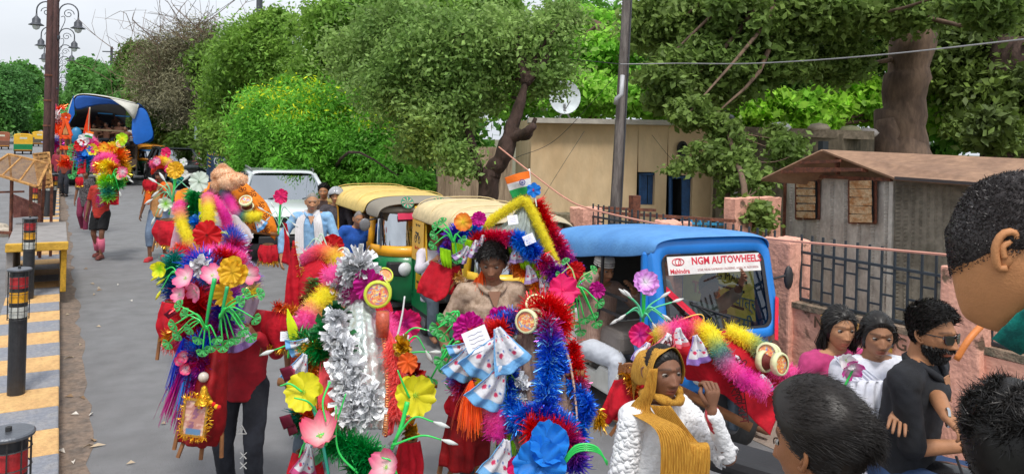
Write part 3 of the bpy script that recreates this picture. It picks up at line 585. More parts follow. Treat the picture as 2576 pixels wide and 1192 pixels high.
def tree(name, label, blobs, m, n, size, lm, trunk=None, bm_=None, seed=0, asp=.5, rs=(.28, .5), limbs=14, upb=.5, tips=None, cat='tree'):
    rg = np.random.default_rng(seed); C_, R_ = clumps(blobs, m, rg, rs); C_[:, 2] = np.maximum(C_[:, 2], .1)
    base = trunk[0][0] if trunk else Vector(C_[0]); t = thing(name, label, cat, (base[0], base[1], 0))
    V, F = leaves(C_, R_, int(n*1.6), size*(.98 if size < .2 else 1.15), asp, seed+1, upb); V[:, 2] = np.maximum(V[:, 2], -.5)
    o = link('crown', npmesh(V, F), lm, t)
    if tips is not None:
        ix = np.argsort(-C_[:, 2])[:int(m*.35)]; V, F = leaves(C_[ix]+np.array([0, 0, 1])*R_[ix][:, None]*.55, R_[ix]*.6, int(n*.06), size, asp, seed+3, upb); link('new_growth', npmesh(V, F), tips, t)
    if trunk:
        b = MB()
        for (path) in trunk:
            pts = [p for p, r in zip(path[0::2], path[1::2])]; rs_ = list(path[1::2]); k = max(6, len(pts)*4)
            pp = cr_interp(pts, k); rr_ = np.interp(np.linspace(0, len(pts)-1, k), range(len(pts)), rs_); wob = rg.normal(size=(k, 3))*rr_[:, None]*.07; wob[0] = 0
            b.tube(pp+wob, list(rr_*(1+rg.uniform(-.08, .12, k))), 10)
        top = trunk[0][-2]; o2 = b.obj('trunk', bm_ or bark, t, smooth=True)
        if limbs:
            b = MB(); src = [p for path in trunk for p in path[0::2][1:]]
            for i in rg.choice(len(C_), min(limbs, len(C_)), replace=False):
                e = Vector(C_[i]); s = min(src, key=lambda q: (q-e).length); mid = s.lerp(e, .5)+Vector(rg.normal(size=3))*.08*(e-s).length; rr0 = min(.075, trunk[0][-1]*.5)
                b.tube(cr_interp([s, mid, e], 8), list(np.linspace(rr0, rr0*.15, 8)), 5)
            b.obj('branches', bm_ or bark, t, smooth=True)
    return t
def tk(*a):
    "trunk path from (u,v,d,r) tuples"
    o = []
    for (u, v, d, r) in a: o += [P(u, v, d), r]
    return o
def gtk(u, d, *a):
    g = GD(u, d, -.1); return [g, a[0][3]*1.25]+tk(*a)
g_mid = leafm('leaf_grey_green', '#62804e', '#50703f'); g_brt = leafm('leaf_bright', '#548c36', '#44782f'); g_yel = leafm('leaf_yellow_tip', '#b5b82e', '#8fae28'); g_dk = leafm('leaf_dark', '#2f5f2a', '#264e22')
g_far = leafm('leaf_far', '#48753f', '#3c6636'); g_lime = leafm('leaf_sunlit_lime', '#6f9c3a', '#5a8a34', .5); g_olv = leafm('leaf_olive', '#4d6a35', '#3a5428'); g_brn = leafm('twig_brown', '#5c6153', '#4c5142', .1); g_can = leafm('leaf_canopy', '#566f3f', '#465f33')
# central tree with dark forked trunk
tree('tree', 'grey green leafy tree with dark forked trunk before the tan building', [bl(1130, 130, 12.2, 160, 110), bl(1000, 230, 12.5, 110, 110), bl(1260, 110, 12, 120, 100), bl(1090, 300, 12, 90, 90), bl(1150, 400, 11.6, 62, 60), bl(1370, 150, 12, 80, 120), bl(1000, 70, 13, 110, 80), bl(900, 130, 13.5, 80, 90), bl(1210, 240, 12, 90, 60), bl(1050, 360, 12.6, 60, 70), bl(1390, 50, 12.4, 90, 60)],
     430, 33000, .085, g_mid, [gtk(1222, 11.6, (1226, 500, 11.6, .16), (1235, 430, 11.6, .15)), tk((1235, 440, 11.6, .15), (1268, 390, 11.5, .13), (1285, 330, 11.5, .12), (1305, 270, 11.5, .08), (1322, 210, 11.5, .045)), tk((1230, 470, 11.6, .12), (1200, 420, 11.7, .08), (1185, 350, 11.9, .06), (1150, 260, 12.1, .04), (1120, 150, 12.2, .03)), tk((1285, 345, 11.5, .1), (1320, 335, 11.3, .07), (1345, 315, 11.2, .05)), tk((1283, 320, 11.5, .1), (1325, 345, 11.4, .05), (1347, 298, 11.4, .03))], bark, 3, asp=.5, rs=(.3, .55), limbs=34)
# bright green feathery trees at the roadside
tree('tree', 'bright green feathery tree with yellow tips left of the central tree', [bl(800, 320, 17.5, 150, 110), bl(700, 330, 18, 110, 110), bl(900, 400, 17, 100, 90), bl(790, 430, 17, 150, 60), bl(1000, 440, 16, 80, 60), bl(1050, 470, 15, 50, 40), bl(640, 400, 18, 70, 70), bl(640, 270, 18.5, 45, 50), bl(730, 235, 18.5, 40, 45), bl(960, 330, 17, 60, 60), bl(870, 245, 17.5, 50, 50), bl(1000, 380, 16.5, 50, 40)], 420, 62000, .11, g_brt, [gtk(830, 17.6, (830, 440, 17.6, .14), (820, 350, 17.6, .1))], bark, 5, asp=.3, rs=(.25, .42), tips=g_yel)
tree('tree', 'dark green understorey tree behind the white car roof', [bl(900, 470, 19, 130, 60), bl(740, 470, 20, 100, 50), bl(1010, 500, 17, 110, 45), bl(1060, 440, 17, 60, 60)], 160, 18000, .13, g_dk, [gtk(900, 19, (900, 470, 19, .1))], bark, 6, asp=.45, limbs=6)
tree('tree', 'tall green tree behind the feathery one reaching the top edge', [bl(660, 130, 28, 110, 90), bl(600, 190, 29, 80, 100), bl(720, 200, 28, 90, 80), bl(560, 280, 30, 60, 100), bl(620, 330, 28, 80, 80), bl(690, 60, 28, 60, 40)], 300, 42000, .17, leafm('leaf_mid_green', '#5b7f3a', '#4b7033'), [gtk(640, 28, (645, 330, 28, .2), (655, 200, 28, .15))], bark, 8, asp=.4)
tree('tree', 'tall leafy tree filling the top centre behind the grey green tree', [bl(860, 80, 20, 110, 90), bl(980, 60, 20, 120, 90), bl(820, 190, 20, 90, 70), bl(1100, 40, 19, 120, 70), bl(1240, 30, 18, 110, 60), bl(930, 230, 20, 90, 80), bl(1080, 250, 18, 110, 100)], 320, 40000, .14, leafm('leaf_upper', '#5f8340', '#4e7336'), [gtk(930, 20, (935, 300, 20, .2), (940, 150, 20, .14))], bark, 9, asp=.45)
# bare brown tree and the dark ones behind
tb = [bl(430, 150, 36, 90, 80), bl(500, 120, 35, 70, 90), bl(400, 220, 36, 70, 70), bl(470, 250, 34, 80, 80), bl(520, 320, 34, 40, 60)]
t = tree('tree', 'half bare brown twiggy tree above the dark roadside trees', tb, 260, 26000, .17, g_brn, [gtk(470, 35, (470, 330, 35, .28), (455, 220, 35, .2), (440, 120, 35, .1)), tk((470, 330, 35, .2), (500, 200, 35, .15), (540, 90, 35, .06))], bark, 11, asp=.16, limbs=60, rs=(.3, .5))
rg = np.random.default_rng(5); b = MB()
for k in range(150):
    c = tb[k % 3]; a = Vector(c[0])+Vector(rg.normal(size=3))*1.2*.6; e = a+Vector((rg.uniform(-1.9, 1.3), rg.uniform(-1, 1), rg.uniform(.1, 1.7))); q = a.lerp(e, .5)+Vector(rg.normal(size=3))*.35
    b.tube(cr_interp([a, q, e], 6), list(np.linspace(.022, .008, 6)), 3)
    for j in range(2): f = q+Vector(rg.normal(size=3))*.8; b.tube([q, q.lerp(f, .5)+Vector(rg.normal(size=3))*.1, f], [.012, .009, .006], 3)
b.obj('twigs', barkl, t)
tree('tree', 'olive green tree above the truck, under the bare one', [bl(390, 200, 42, 60, 60), bl(350, 150, 45, 45, 50), bl(540, 180, 34, 60, 70), bl(420, 290, 38, 80, 60), bl(500, 380, 34, 60, 60), bl(440, 350, 37, 70, 50), bl(560, 370, 30, 50, 60), bl(390, 260, 40, 60, 60), bl(590, 430, 27, 40, 30)], 330, 44000, .2, g_olv, [gtk(420, 40, (425, 300, 40, .25), (420, 200, 40, .2))], bark, 12)
tree('tree', 'dark green tree right behind the blue tarp truck', [bl(300, 230, 55, 60, 60), bl(240, 210, 60, 45, 50), bl(350, 280, 50, 60, 60), bl(215, 180, 62, 30, 35), bl(200, 240, 66, 30, 40), bl(330, 200, 52, 50, 50)], 220, 26000, .3, g_far, [gtk(290, 58, (295, 240, 58, .3))], bark, 13)
tree('tree', 'hazy tree at the far end of the road', [bl(190, 270, 95, 30, 40), bl(165, 285, 110, 22, 25), bl(215, 290, 90, 30, 30)], 70, 9000, .5, g_far, [gtk(190, 95, (192, 290, 95, .3))], bark, 14)
tree('tree', 'broad dark tree at the left edge across the road', [bl(-10, 260, 92, 60, 60), bl(30, 225, 95, 50, 50), bl(5, 305, 94, 60, 30), bl(-30, 200, 96, 50, 45)], 190, 22000, .34, leafm('leaf_left_far', '#3f6a3d', '#345a35'), [gtk(10, 92, (12, 300, 92, .4))], bark, 15)
tree('tree', 'round topped pale green tree across the road beside the poles', [bl(80, 285, 100, 40, 35), bl(60, 255, 102, 35, 30), bl(95, 310, 99, 35, 20)], 120, 14000, .36, leafm('leaf_left_pale', '#669c50', '#4d853e'), [gtk(80, 100, (80, 315, 100, .3))], bark, 16)
tree('tree', 'tall far tree behind the pale one at upper left', [bl(60, 190, 100, 40, 30), bl(20, 200, 100, 40, 35), bl(100, 240, 105, 40, 45)], 100, 11000, .5, g_far, [gtk(60, 100, (60, 250, 100, .4))], bark, 17)
# backdrop foliage behind the compound, sunlight put into its lime leaf colours
tree('tree', 'foliage coloured sunlit lime green behind the roof of the tan building', [bl(1480, 240, 24, 110, 60), bl(1640, 250, 24, 90, 60), bl(1380, 150, 26, 120, 80), bl(1560, 130, 26, 110, 60), bl(1300, 200, 26, 90, 90), bl(1450, 60, 28, 120, 40)], 240, 26000, .2, leafm('leaf_sunlit_backdrop', '#70a046', '#588c38', .5), [gtk(1500, 26, (1495, 250, 26, .2), (1510, 60, 26, .14))], barkl, 21, asp=.55)
tree('tree', 'bushes coloured sunlit light green behind the annex roof', [bl(2040, 290, 22, 130, 60), bl(1900, 270, 22, 90, 60), bl(2160, 250, 23, 80, 60), bl(2360, 280, 23, 90, 50)], 150, 15000, .22, g_lime, [gtk(2050, 22, (2050, 320, 22, .15))], barkl, 22, asp=.6, cat='bush')
tree('tree', 'deep shaded dark tree at the right edge behind the shed', [bl(2450, 120, 22, 200, 160), bl(2560, 260, 20, 120, 130), bl(2320, 60, 24, 150, 100), bl(2480, 330, 18, 110, 60)], 300, 32000, .2, leafm('leaf_deep', '#4a6030', '#38482a', .25), [gtk(2520, 20, (2530, 350, 20, .5), (2540, 100, 20, .45))], bark, 23, rs=(.25, .45))
tree('tree', 'dense shaded tree mass above the annex', [bl(1820, 60, 22, 160, 90), bl(1980, 90, 24, 160, 110), bl(2120, 90, 24, 120, 110), bl(1940, 190, 23, 120, 70), bl(1740, 150, 23, 100, 100)], 340, 38000, .18, leafm('leaf_shade', '#3d5a2c', '#2e4823', .3), [gtk(1980, 24, (1975, 250, 24, .3), (1990, 100, 24, .25))], bark, 24, limbs=30)
# the big trunk and the overhanging canopy of the nearer tree
tree('tree', 'huge grey brown trunk rising behind the tin shed with overhanging canopy', [bl(1700, 60, 15, 130, 90), bl(1880, 40, 14, 150, 80), bl(1800, 180, 14, 110, 90), bl(1680, 200, 13.5, 70, 80), bl(2060, 30, 14, 150, 70), bl(2280, 20, 14, 150, 70), bl(2480, 10, 12, 140, 60), bl(1950, 150, 14, 90, 60), bl(2100, 150, 15, 90, 70), bl(1760, 290, 12.6, 90, 40)], 420, 40000, .14, g_can,
     [gtk(2262, 15.5, (2262, 420, 15.5, .56), (2262, 350, 15.5, .52), (2275, 240, 15.5, .42), (2290, 140, 15.5, .42), (2310, 0, 15.5, .5), (2330, -120, 15.5, .4)), tk((2250, 420, 15.2, .3), (2225, 380, 15.2, .28), (2235, 300, 15.3, .2)), tk((2290, 60, 15.5, .3), (2150, -20, 15, .2), (1950, -60, 14.5, .12))], barkl, 31, rs=(.25, .5), limbs=24, asp=.55)
# twisting bare limbs in the shade
# creeper over the end of the tan building
tree('creeper', 'leafy creeper hanging over the right end of the tan building', [bl(1770, 400, 12, 60, 45), bl(1850, 420, 12, 50, 50), bl(1840, 340, 12.5, 60, 40), bl(1890, 470, 11.5, 50, 50), bl(1700, 430, 12, 30, 25), bl(1900, 540, 10.3, 40, 50), bl(1980, 380, 12.5, 60, 40), bl(1830, 490, 12, 30, 40), bl(1960, 340, 13, 50, 30)], 130, 5200, .10, g_can, [gtk(1880, 11, (1875, 500, 11, .05), (1850, 400, 12, .04), (1830, 330, 12.4, .03)), gtk(1835, 12, (1830, 500, 12, .05), (1822, 400, 12.2, .04))], barkl, 33, asp=.6, rs=(.3, .6), cat='creeper')
for k, (u, v, d, ru, rv, lb) in enumerate(((480, 430, 24, 60, 16, 'strip of grass and weeds at the roadside right of the black car'), (600, 440, 22, 60, 14, 'low weeds below the painted sign wall'), (1060, 520, 14, 70, 14, 'low weeds at the foot of the stained wall'))):
    rg = np.random.default_rng(k); n = 5000; c = np.array(P(u, v, d)); sx = ru/F_*d
    q = np.stack([c[0]+rg.normal(size=n)*sx, c[1]+rg.normal(size=n)*sx*1.6, np.full(n, -.02)], 1)
    if k == 0: q[:, 0] = np.maximum(q[:, 0], 5.1)
    q[:, 0] = np.maximum(q[:, 0], 5.15); e = q+np.stack([rg.normal(size=n)*.06, rg.normal(size=n)*.06, rg.uniform(.1, .45, n)], 1)
    V, F, _ = ribbons(q, (q+e)/2, e, np.full(n, .03), None); o = link('grass', npmesh(V, F), leafm('leaf_weed', '#6f9a3a', '#5c8430'), None); meta(o, lb, 'grass', kind='stuff')

# dense woodland filling the view behind the named trees
def mass(label, blobs, m, n, size, lm, seed):
    rg = np.random.default_rng(seed); C_, R_ = clumps(blobs, m, rg, (.3, .55)); C_[:, 2] = np.maximum(C_[:, 2], .2); V, F = leaves(C_, R_, n, size, .55, seed, .5, .3); V[:, 2] = np.maximum(V[:, 2], -.4)
    o = link('woodland', npmesh(V, F), lm, None); meta(o, label, 'woodland', kind='stuff')
mass('dark woodland mass behind the roadside trees', [bl(560, 330, 45, 90, 90), bl(700, 300, 42, 100, 110), bl(850, 300, 38, 110, 120), bl(1000, 280, 34, 120, 140), bl(1150, 350, 30, 90, 90), bl(480, 330, 50, 70, 70), bl(400, 330, 60, 60, 60), bl(320, 320, 75, 60, 50)], 260, 30000, .36, leafm('leaf_wood', '#3c6a2c', '#305a26'), 41)
mass('far green woodland behind the buildings on the right', [bl(1300, 200, 36, 150, 150), bl(1500, 130, 38, 170, 150), bl(1750, 150, 38, 180, 160), bl(2000, 180, 36, 180, 150), bl(2250, 180, 36, 180, 160), bl(2500, 180, 34, 180, 170), bl(2350, 350, 24, 160, 50), bl(2560, 360, 22, 90, 50)], 300, 34000, .36, leafm('leaf_wood_right', '#4a7a32', '#38602a', .4), 42)
mass('roadside scrub under the feathery trees', [bl(720, 480, 21, 120, 30), bl(880, 500, 18, 120, 35), bl(1010, 500, 16.5, 90, 45), bl(620, 450, 25, 60, 30), bl(1070, 470, 16.5, 50, 50)], 160, 18000, .13, g_dk, 43)
mass('low far trees closing the end of the road', [bl(60, 300, 130, 80, 20), bl(180, 300, 140, 60, 16), bl(260, 310, 100, 60, 30), bl(-40, 310, 90, 60, 30)], 120, 9000, .7, g_far, 44)
# ================================================================== VEHICLES
tyre = mat('tyre_rubber', (.03, .03, .03), .8, var=.3, bump=.3); rimm = mat('rim_grey', (.25, .25, .26), .45, metal=.4); blackp = mat('black_plastic', (.025, .025, .028), .5, bump=.1); chrome = mat('chrome', (.6, .6, .6), .15, metal=1, bump=0)
lens = mat('lamp_lens', (.7, .72, .74), .08, bump=0, coat=1); amber = mat('indicator_amber', (.7, .2, .02), .2, bump=0); steel = mat('dull_steel', (.3, .3, .31), .4, metal=.7); wind = glass('windshield_glass', (.42, .47, .47), .12); winl = glass('windshield_light', (.55, .6, .62), .42)
seatm = mat('seat_vinyl', (.22, .2, .19), .6, var=.2, bump=.2); intd = mat('interior_dark', (.03, .03, .032), .8)
def wheel(t, x, y, r, w, axis='x', nm='wheel'):
    M_ = Matrix.Translation((x, y, r)) @ Matrix.Rotation(pi/2, 4, 'Y'); h = w/2
    o = MB().lathe([(r*.62, -h), (r*.9, -h), (r, -h*.6), (r, h*.6), (r*.9, h), (r*.62, h)], 24, M_, cap=False).obj(nm, tyre, t, smooth=True)
    MB().lathe([(.001, h*.3), (r*.18, h*.5), (r*.2, h*.2), (r*.5, h*.2), (r*.62, h*.9), (r*.62, -h*.9), (r*.5, -h*.2), (r*.2, -h*.2), (r*.18, -h*.5), (.001, -h*.3)], 20, M_).obj('rim', rimm, o, smooth=True)
    return o
def plan(w, yf, yc, z, n=13, p=.75, amax=90):
    out = []
    for k in range(n):
        a = R(-amax+2*amax*k/(n-1)); sx = math.copysign(abs(math.sin(a))**p, math.sin(a)); cy = max(0, math.cos(a))**p
        out.append(Vector((w*sx, yc+(yf-yc)*cy, z)))
    return out
def loft(t, name, secs, m, n=17, p=.75, amax=90, solid=0, **k):
    b = MB(); b.grid([plan(w_, yf, yc, z, n, p, amax) for (z, w_, yf, yc) in secs][::-1]); return b.obj(name, m, t, smooth=True, solid=solid, **k)
def auto(label, loc, rz, green='#0f7a45', yellow='#e8a21c', top='#d9b55c', front='#8b8478', glassm=None, roundels=False, sticker=None, band=None, group='auto rickshaws on the road'):
    t = thing('auto_rickshaw', label, 'auto rickshaw', (0, 0, 0), 0, group)
    gm = mat('auto_green_'+green, green, .4, var=.22, vs=3, bump=.06, coat=.25); ym = mat('auto_yellow_'+yellow, yellow, .45, var=.2, vs=3, bump=.06, coat=.2); tm = mat('canopy_'+top, top, .85, var=.12, vs=4, bump=.35, bs=60, col2=tuple(x*.85 for x in C3(top))); fm = mat('canopy_front_'+front, front, .85, var=.12, vs=4, bump=.3)
    gl = glassm or winl
    loft(t, 'front_cowl', [(.30, .36, -1.12, -.70), (.36, .42, -1.20, -.70), (.55, .50, -1.27, -.70), (.75, .56, -1.30, -.70), (.93, .60, -1.30, -.68)], gm, solid=.02)
    loft(t, 'dash_band', [(.93, .605, -1.305, -.68), (1.0, .615, -1.30, -.68), (1.06, .615, -1.27, -.68)], ym, solid=.02)
    loft(t, 'windshield', [(1.06, .585, -1.22, -.85), (1.25, .575, -1.17, -.85), (1.50, .55, -1.08, -.82)], gl, n=13, amax=78)
    loft(t, 'front_header', [(1.48, .60, -1.12, -.7), (1.52, .61, -1.14, -.7), (1.56, .60, -1.10, -.7)], fm, solid=.02)
    for s in (-1, 1):
        MB().tube([(s*.605, -.78, .95), (s*.60, -.82, 1.2), (s*.575, -.80, 1.5)], .045, 8).obj('door_pillar', ym, t, smooth=True)
        MB().tube([(s*.56, -1.08, 1.06), (s*.545, -1.02, 1.3), (s*.52, -.94, 1.5)], .014, 6).obj('windshield_seal', blackp, t)
    mid = MB(); mid.tube([(0, -1.225, 1.06), (0, -1.17, 1.28), (0, -1.09, 1.5)], .012, 6); mid.obj('windshield_seal', blackp, t)
    # canopy
    ys = [-1.16, -1.05, -.7, -.3, .1, .5, .9, 1.15, 1.28, 1.32]; rows = []
    for i, y in enumerate(ys):
        hz = 1.70-.03*abs(i % 3-1)-(.07 if i == 0 else 0)-(.02 if i == 1 else 0)-(.05 if y > 1.2 else 0)-(.4 if y > 1.3 else 0); r = []
        for k in range(15):
            a = pi*k/14; x = -.665*math.copysign(abs(math.cos(a))**.55, math.cos(a)); zz = 1.42+(hz-1.42)*math.sin(a)**.6
            if y > 1.3: zz = min(zz, 1.1)
            r.append((x*(1 if y > -1 else .95), y, zz))
        rows.append(r)
    b = MB(); b.grid(rows[:3]); b.obj('canopy_front', fm, t, smooth=True, solid=.012, sub=1)
    b = MB(); b.grid(rows[2:-1]); b.obj('canopy', tm, t, smooth=True, solid=.012, sub=1)
    for y in (-.3, .5, 1.15):
        MB().tube([(-.66*math.copysign(abs(math.cos(a))**.55, math.cos(a)), y, 1.425+.285*math.sin(a)**.6) for a in np.linspace(0, pi, 15)], .006, 5).obj('canopy_rib', tm, t)
    b = MB(); b.box((0, 1.27, 1.22), (1.26, .03, .72)); b.obj('rear_curtain', ym if band is None else tm, t, bevel=.01)
    b = MB(); b.box((0, 1.29, 1.35), (.5, .01, .16)); b.obj('rear_window', mat('clear_plastic', (.6, .58, .45), .3), t)
    MB().box((0, 1.22, .62), (1.28, .14, .5)).obj('rear_body', gm, t, bevel=.04)
    MB().box((0, 1.26, .36), (1.2, .1, .1)).obj('rear_bumper', mat('bumper_wood', '#a8722c', .7), t, bevel=.02)
    for s in (-1, 1):
        sd = MB(); sd.prism([Vector((s*.64, y, z)) for y, z in ((.42, .30), (1.28, .30), (1.28, .92), (.42, .92))], (s*-.03, 0, 0)); sd.obj('side_panel', gm, t, bevel=.012)
        sd = MB(); sd.prism([Vector((s*.645, y, z)) for y, z in ((.62, .925), (1.28, .925), (1.28, 1.46), (.80, 1.46), (.70, 1.38))], (s*-.02, 0, 0)); sd.obj('side_curtain', ym, t, bevel=.008)
        sl_ = MB(); sl_.prism([Vector((s*.64, y, z)) for y, z in ((-.95, .24), (.5, .24), (.5, .40), (-.45, .40), (-.62, .56), (-.72, .9), (-.95, .9))], (s*-.03, 0, 0)); sl_.obj('door_sill', gm, t, bevel=.01)
        for y in (-.55, .1): MB().box((s*.645, y, .30), (.006, .09, .025)).obj('sticker', mat('sticker_red', (.55, .05, .05), .5), t)
        mf = MB(); mf.tube([(s*.52, -1.0, 1.42), (s*.74, -1.02, 1.38)], .012, 5); mi_ = mf.obj('mirror', blackp, t); MB().ball((s*.76, -1.03, 1.33), (.075, .02, .085), 10).obj('mirror_glass', mat('mirror_back', (.16, .16, .17), .3), mi_, smooth=True)
        hl = MB(); hl.prism([Vector((s*x, -1.262, z)) for x, z in ((.10, .88), (.50, .86), (.50, .70), (.28, .66), (.12, .74))], (0, .14, 0)); lam = hl.obj('headlight_housing', blackp, t, bevel=.02)
        MB().lathe([(.085, 0), (.09, .02), (.06, .045), (.001, .06)], 16, frame((s*.30, -1.265, .775), (1, 0, 0), (0, 0, 1))).obj('headlight', lens, lam, smooth=True)
        MB().box((s*.38, -1.16, 1.0), (.2, .06, .05), Matrix.Rotation(s*.5, 3, 'Z')).obj('indicator', amber, t, bevel=.01)
    MB().tube([(.1, -1.24, 1.08), (-.2, -1.21, 1.3)], .008, 5).obj('wiper', blackp, t)
    MB().box((0, .1, .27), (1.22, 2.3, .06)).obj('floor', intd, t); MB().box((0, .75, .55), (1.15, .5, .22)).obj('rear_seat', seatm, t, bevel=.05); MB().box((0, 1.05, .95), (1.15, .14, .6)).obj('seat_back', seatm, t, bevel=.05); MB().box((0, -.15, .58), (.9, .32, .16)).obj('driver_seat', seatm, t, bevel=.04)
    MB().box((0, .1, .8), (1.1, .04, .5)).obj('partition', intd, t); MB().tube([(-.3, -.75, .98), (0, -.8, .95), (.3, -.75, .98)], .018, 6).obj('handlebar', blackp, t)
    MB().tube([(0, -.82, .95), (0, -.98, .35)], .025, 6).obj('steering_column', blackp, t)
    wheel(t, 0, -1.02, .22, .1, nm='front_wheel'); wheel(t, -.55, .85, .22, .11); wheel(t, .55, .85, .22, .11)
    MB().tube([(0, -1.02+.26*math.cos(a), .24+.26*math.sin(a)) for a in np.linspace(.2, pi-.1, 9)], .07, 8).obj('mudguard', gm, t, smooth=True)
    if roundels:
        for s in (-.24, .2):
            q = frame((s, -1.135, 1.615), (1, 0, 0), (0, .55, 1)); rd = MB().lathe([(.085, 0), (.085, .008), (.001, .008)], 18, q).obj('roundel', mat('roundel_green', '#2f7d5c', .5), t)
            for k in range(8): a = k*pi/4; MB().grid([[q @ Vector((0, 0, .01)), q @ Vector((math.cos(a-.2)*.07, math.sin(a-.2)*.07, .01))], [q @ Vector((math.cos(a+.0)*.075, math.sin(a+.0)*.075, .0102)), q @ Vector((math.cos(a+.2)*.07, math.sin(a+.2)*.07, .0104))]]).obj('petal', mat('roundel_pale', '#c98f88', .5), rd)
    if sticker:
        q = frame((.02, -1.155, 1.44), (1, 0, 0), (0, .35, 1)); st = MB().box((0, 0, 0), (.78, .085, .004)).obj('windshield_sticker', mat('sticker_pink', '#c8274f', .5), t, M=q)
        text(sticker, .075, mat('paint_white', (.7, .7, .68), .7), q @ Matrix.Translation((0, 0, .004)), st)
    if band: bm = mat('sunshade_'+band, band, .5); loft(t, 'sun_strip', [(1.40, .578, -1.13, -.85), (1.50, .565, -1.10, -.82)], bm, n=13, amax=78)
    t.location = loc; t.rotation_euler = (0, 0, rz); t.scale = (1, 1, .98); return t
g1 = Vector((4.15, 10.1, 0)); au1 = auto('green and yellow auto rickshaw with a man in blue leaning out of its side', g1, R(-3), roundels=True, sticker='\u0917\u0923\u092a\u0924\u093f \u092e\u094b\u091f\u0930\u094d\u0938', top='#e3c577')
g2 = Vector((4.36, 7.7, 0)); au2 = auto('yellow sided auto rickshaw with motorcycle poster and white shirted driver', g2, R(-6), top='#dcc79a', front='#b9ab8f', yellow='#e9b92a')
au2.scale = (.92, .86, .98)
# poster on the rear flap of the second auto
q = frame((-.668, .96, 1.17), (0, -1, 0), (0, 0, 1)); po = MB().box((0, 0, 0), (.52, .50, .004)).obj('side_poster', mat('poster_yellow', '#e6b44e', .6, var=.12), au2, M=wm(au2) @ q)
pk_ = mat('poster_ink', (.04, .04, .04), .7); b = MB()
for (x, y, r_) in ((-.09, .02, .05), (.07, .02, .05)): b.lathe([(r_*.75, 0), (r_*.75, .003), (r_, .003), (r_, 0)], 14, Matrix.Translation((x, y, .003)), cap=False)
b.bar((-.09, .02, .005), (.02, .09, .005), .02, .003); b.bar((.07, .02, .005), (.03, .11, .005), .015, .003); b.bar((-.1, .1, .005), (.02, .09, .005), .025, .003); b.obj('motorcycle_print', pk_, po, M=wm(po))
text('Bike Point', .06, mat('poster_red', '#b83a26', .6), wm(po) @ Matrix.Translation((0, -.09, .004)), po); text('Agra  Road', .045, pk_, wm(po) @ Matrix.Translation((0, .2, .004)), po); text('Ph 98370', .04, mat('poster_red', '#b83a26', .6), wm(po) @ Matrix.Translation((0, -.18, .004)), po)
q = frame((-.664, .85, .66), (0, -1, 0), (0, 0, 1)); pn = MB().box((0, 0, 0), (.34, .2, .004)).obj('number_panel', mat('plate_yellow', '#d8a81e', .5), au2, M=wm(au2) @ q); text('UP 80 CT', .055, mat('paint_white', (.7, .7, .68), .7), wm(au2) @ frame((-.666, .85, .83), (0, -1, 0), (0, 0, 1)), au2); text('BAJAJ AUTO', .045, pk_, wm(pn) @ Matrix.Translation((0, 0, .004)), pn)
auto('green and orange auto rickshaw with a blue sun strip coming up beside the truck', GD(370, 36), R(6), green='#0c5a38', yellow='#e08f1e', top='#e0932a', front='#e0932a', band='#3d86c8')
auto('small green and yellow auto rickshaw driving away across the road at far left', GD(54, 62), pi+.05, top='#dfae2e', yellow='#dfae2e')
auto('farther auto rickshaw with yellow top just left of the poles', GD(94, 85), pi+.05, top='#dfae2e', green='#5a5346', yellow='#dfae2e')
auto('brownish rickshaw cut by the left edge across the road', GD(0, 72), pi+.05, green='#6e4a3a', yellow='#9a5a40', top='#9a5a40')
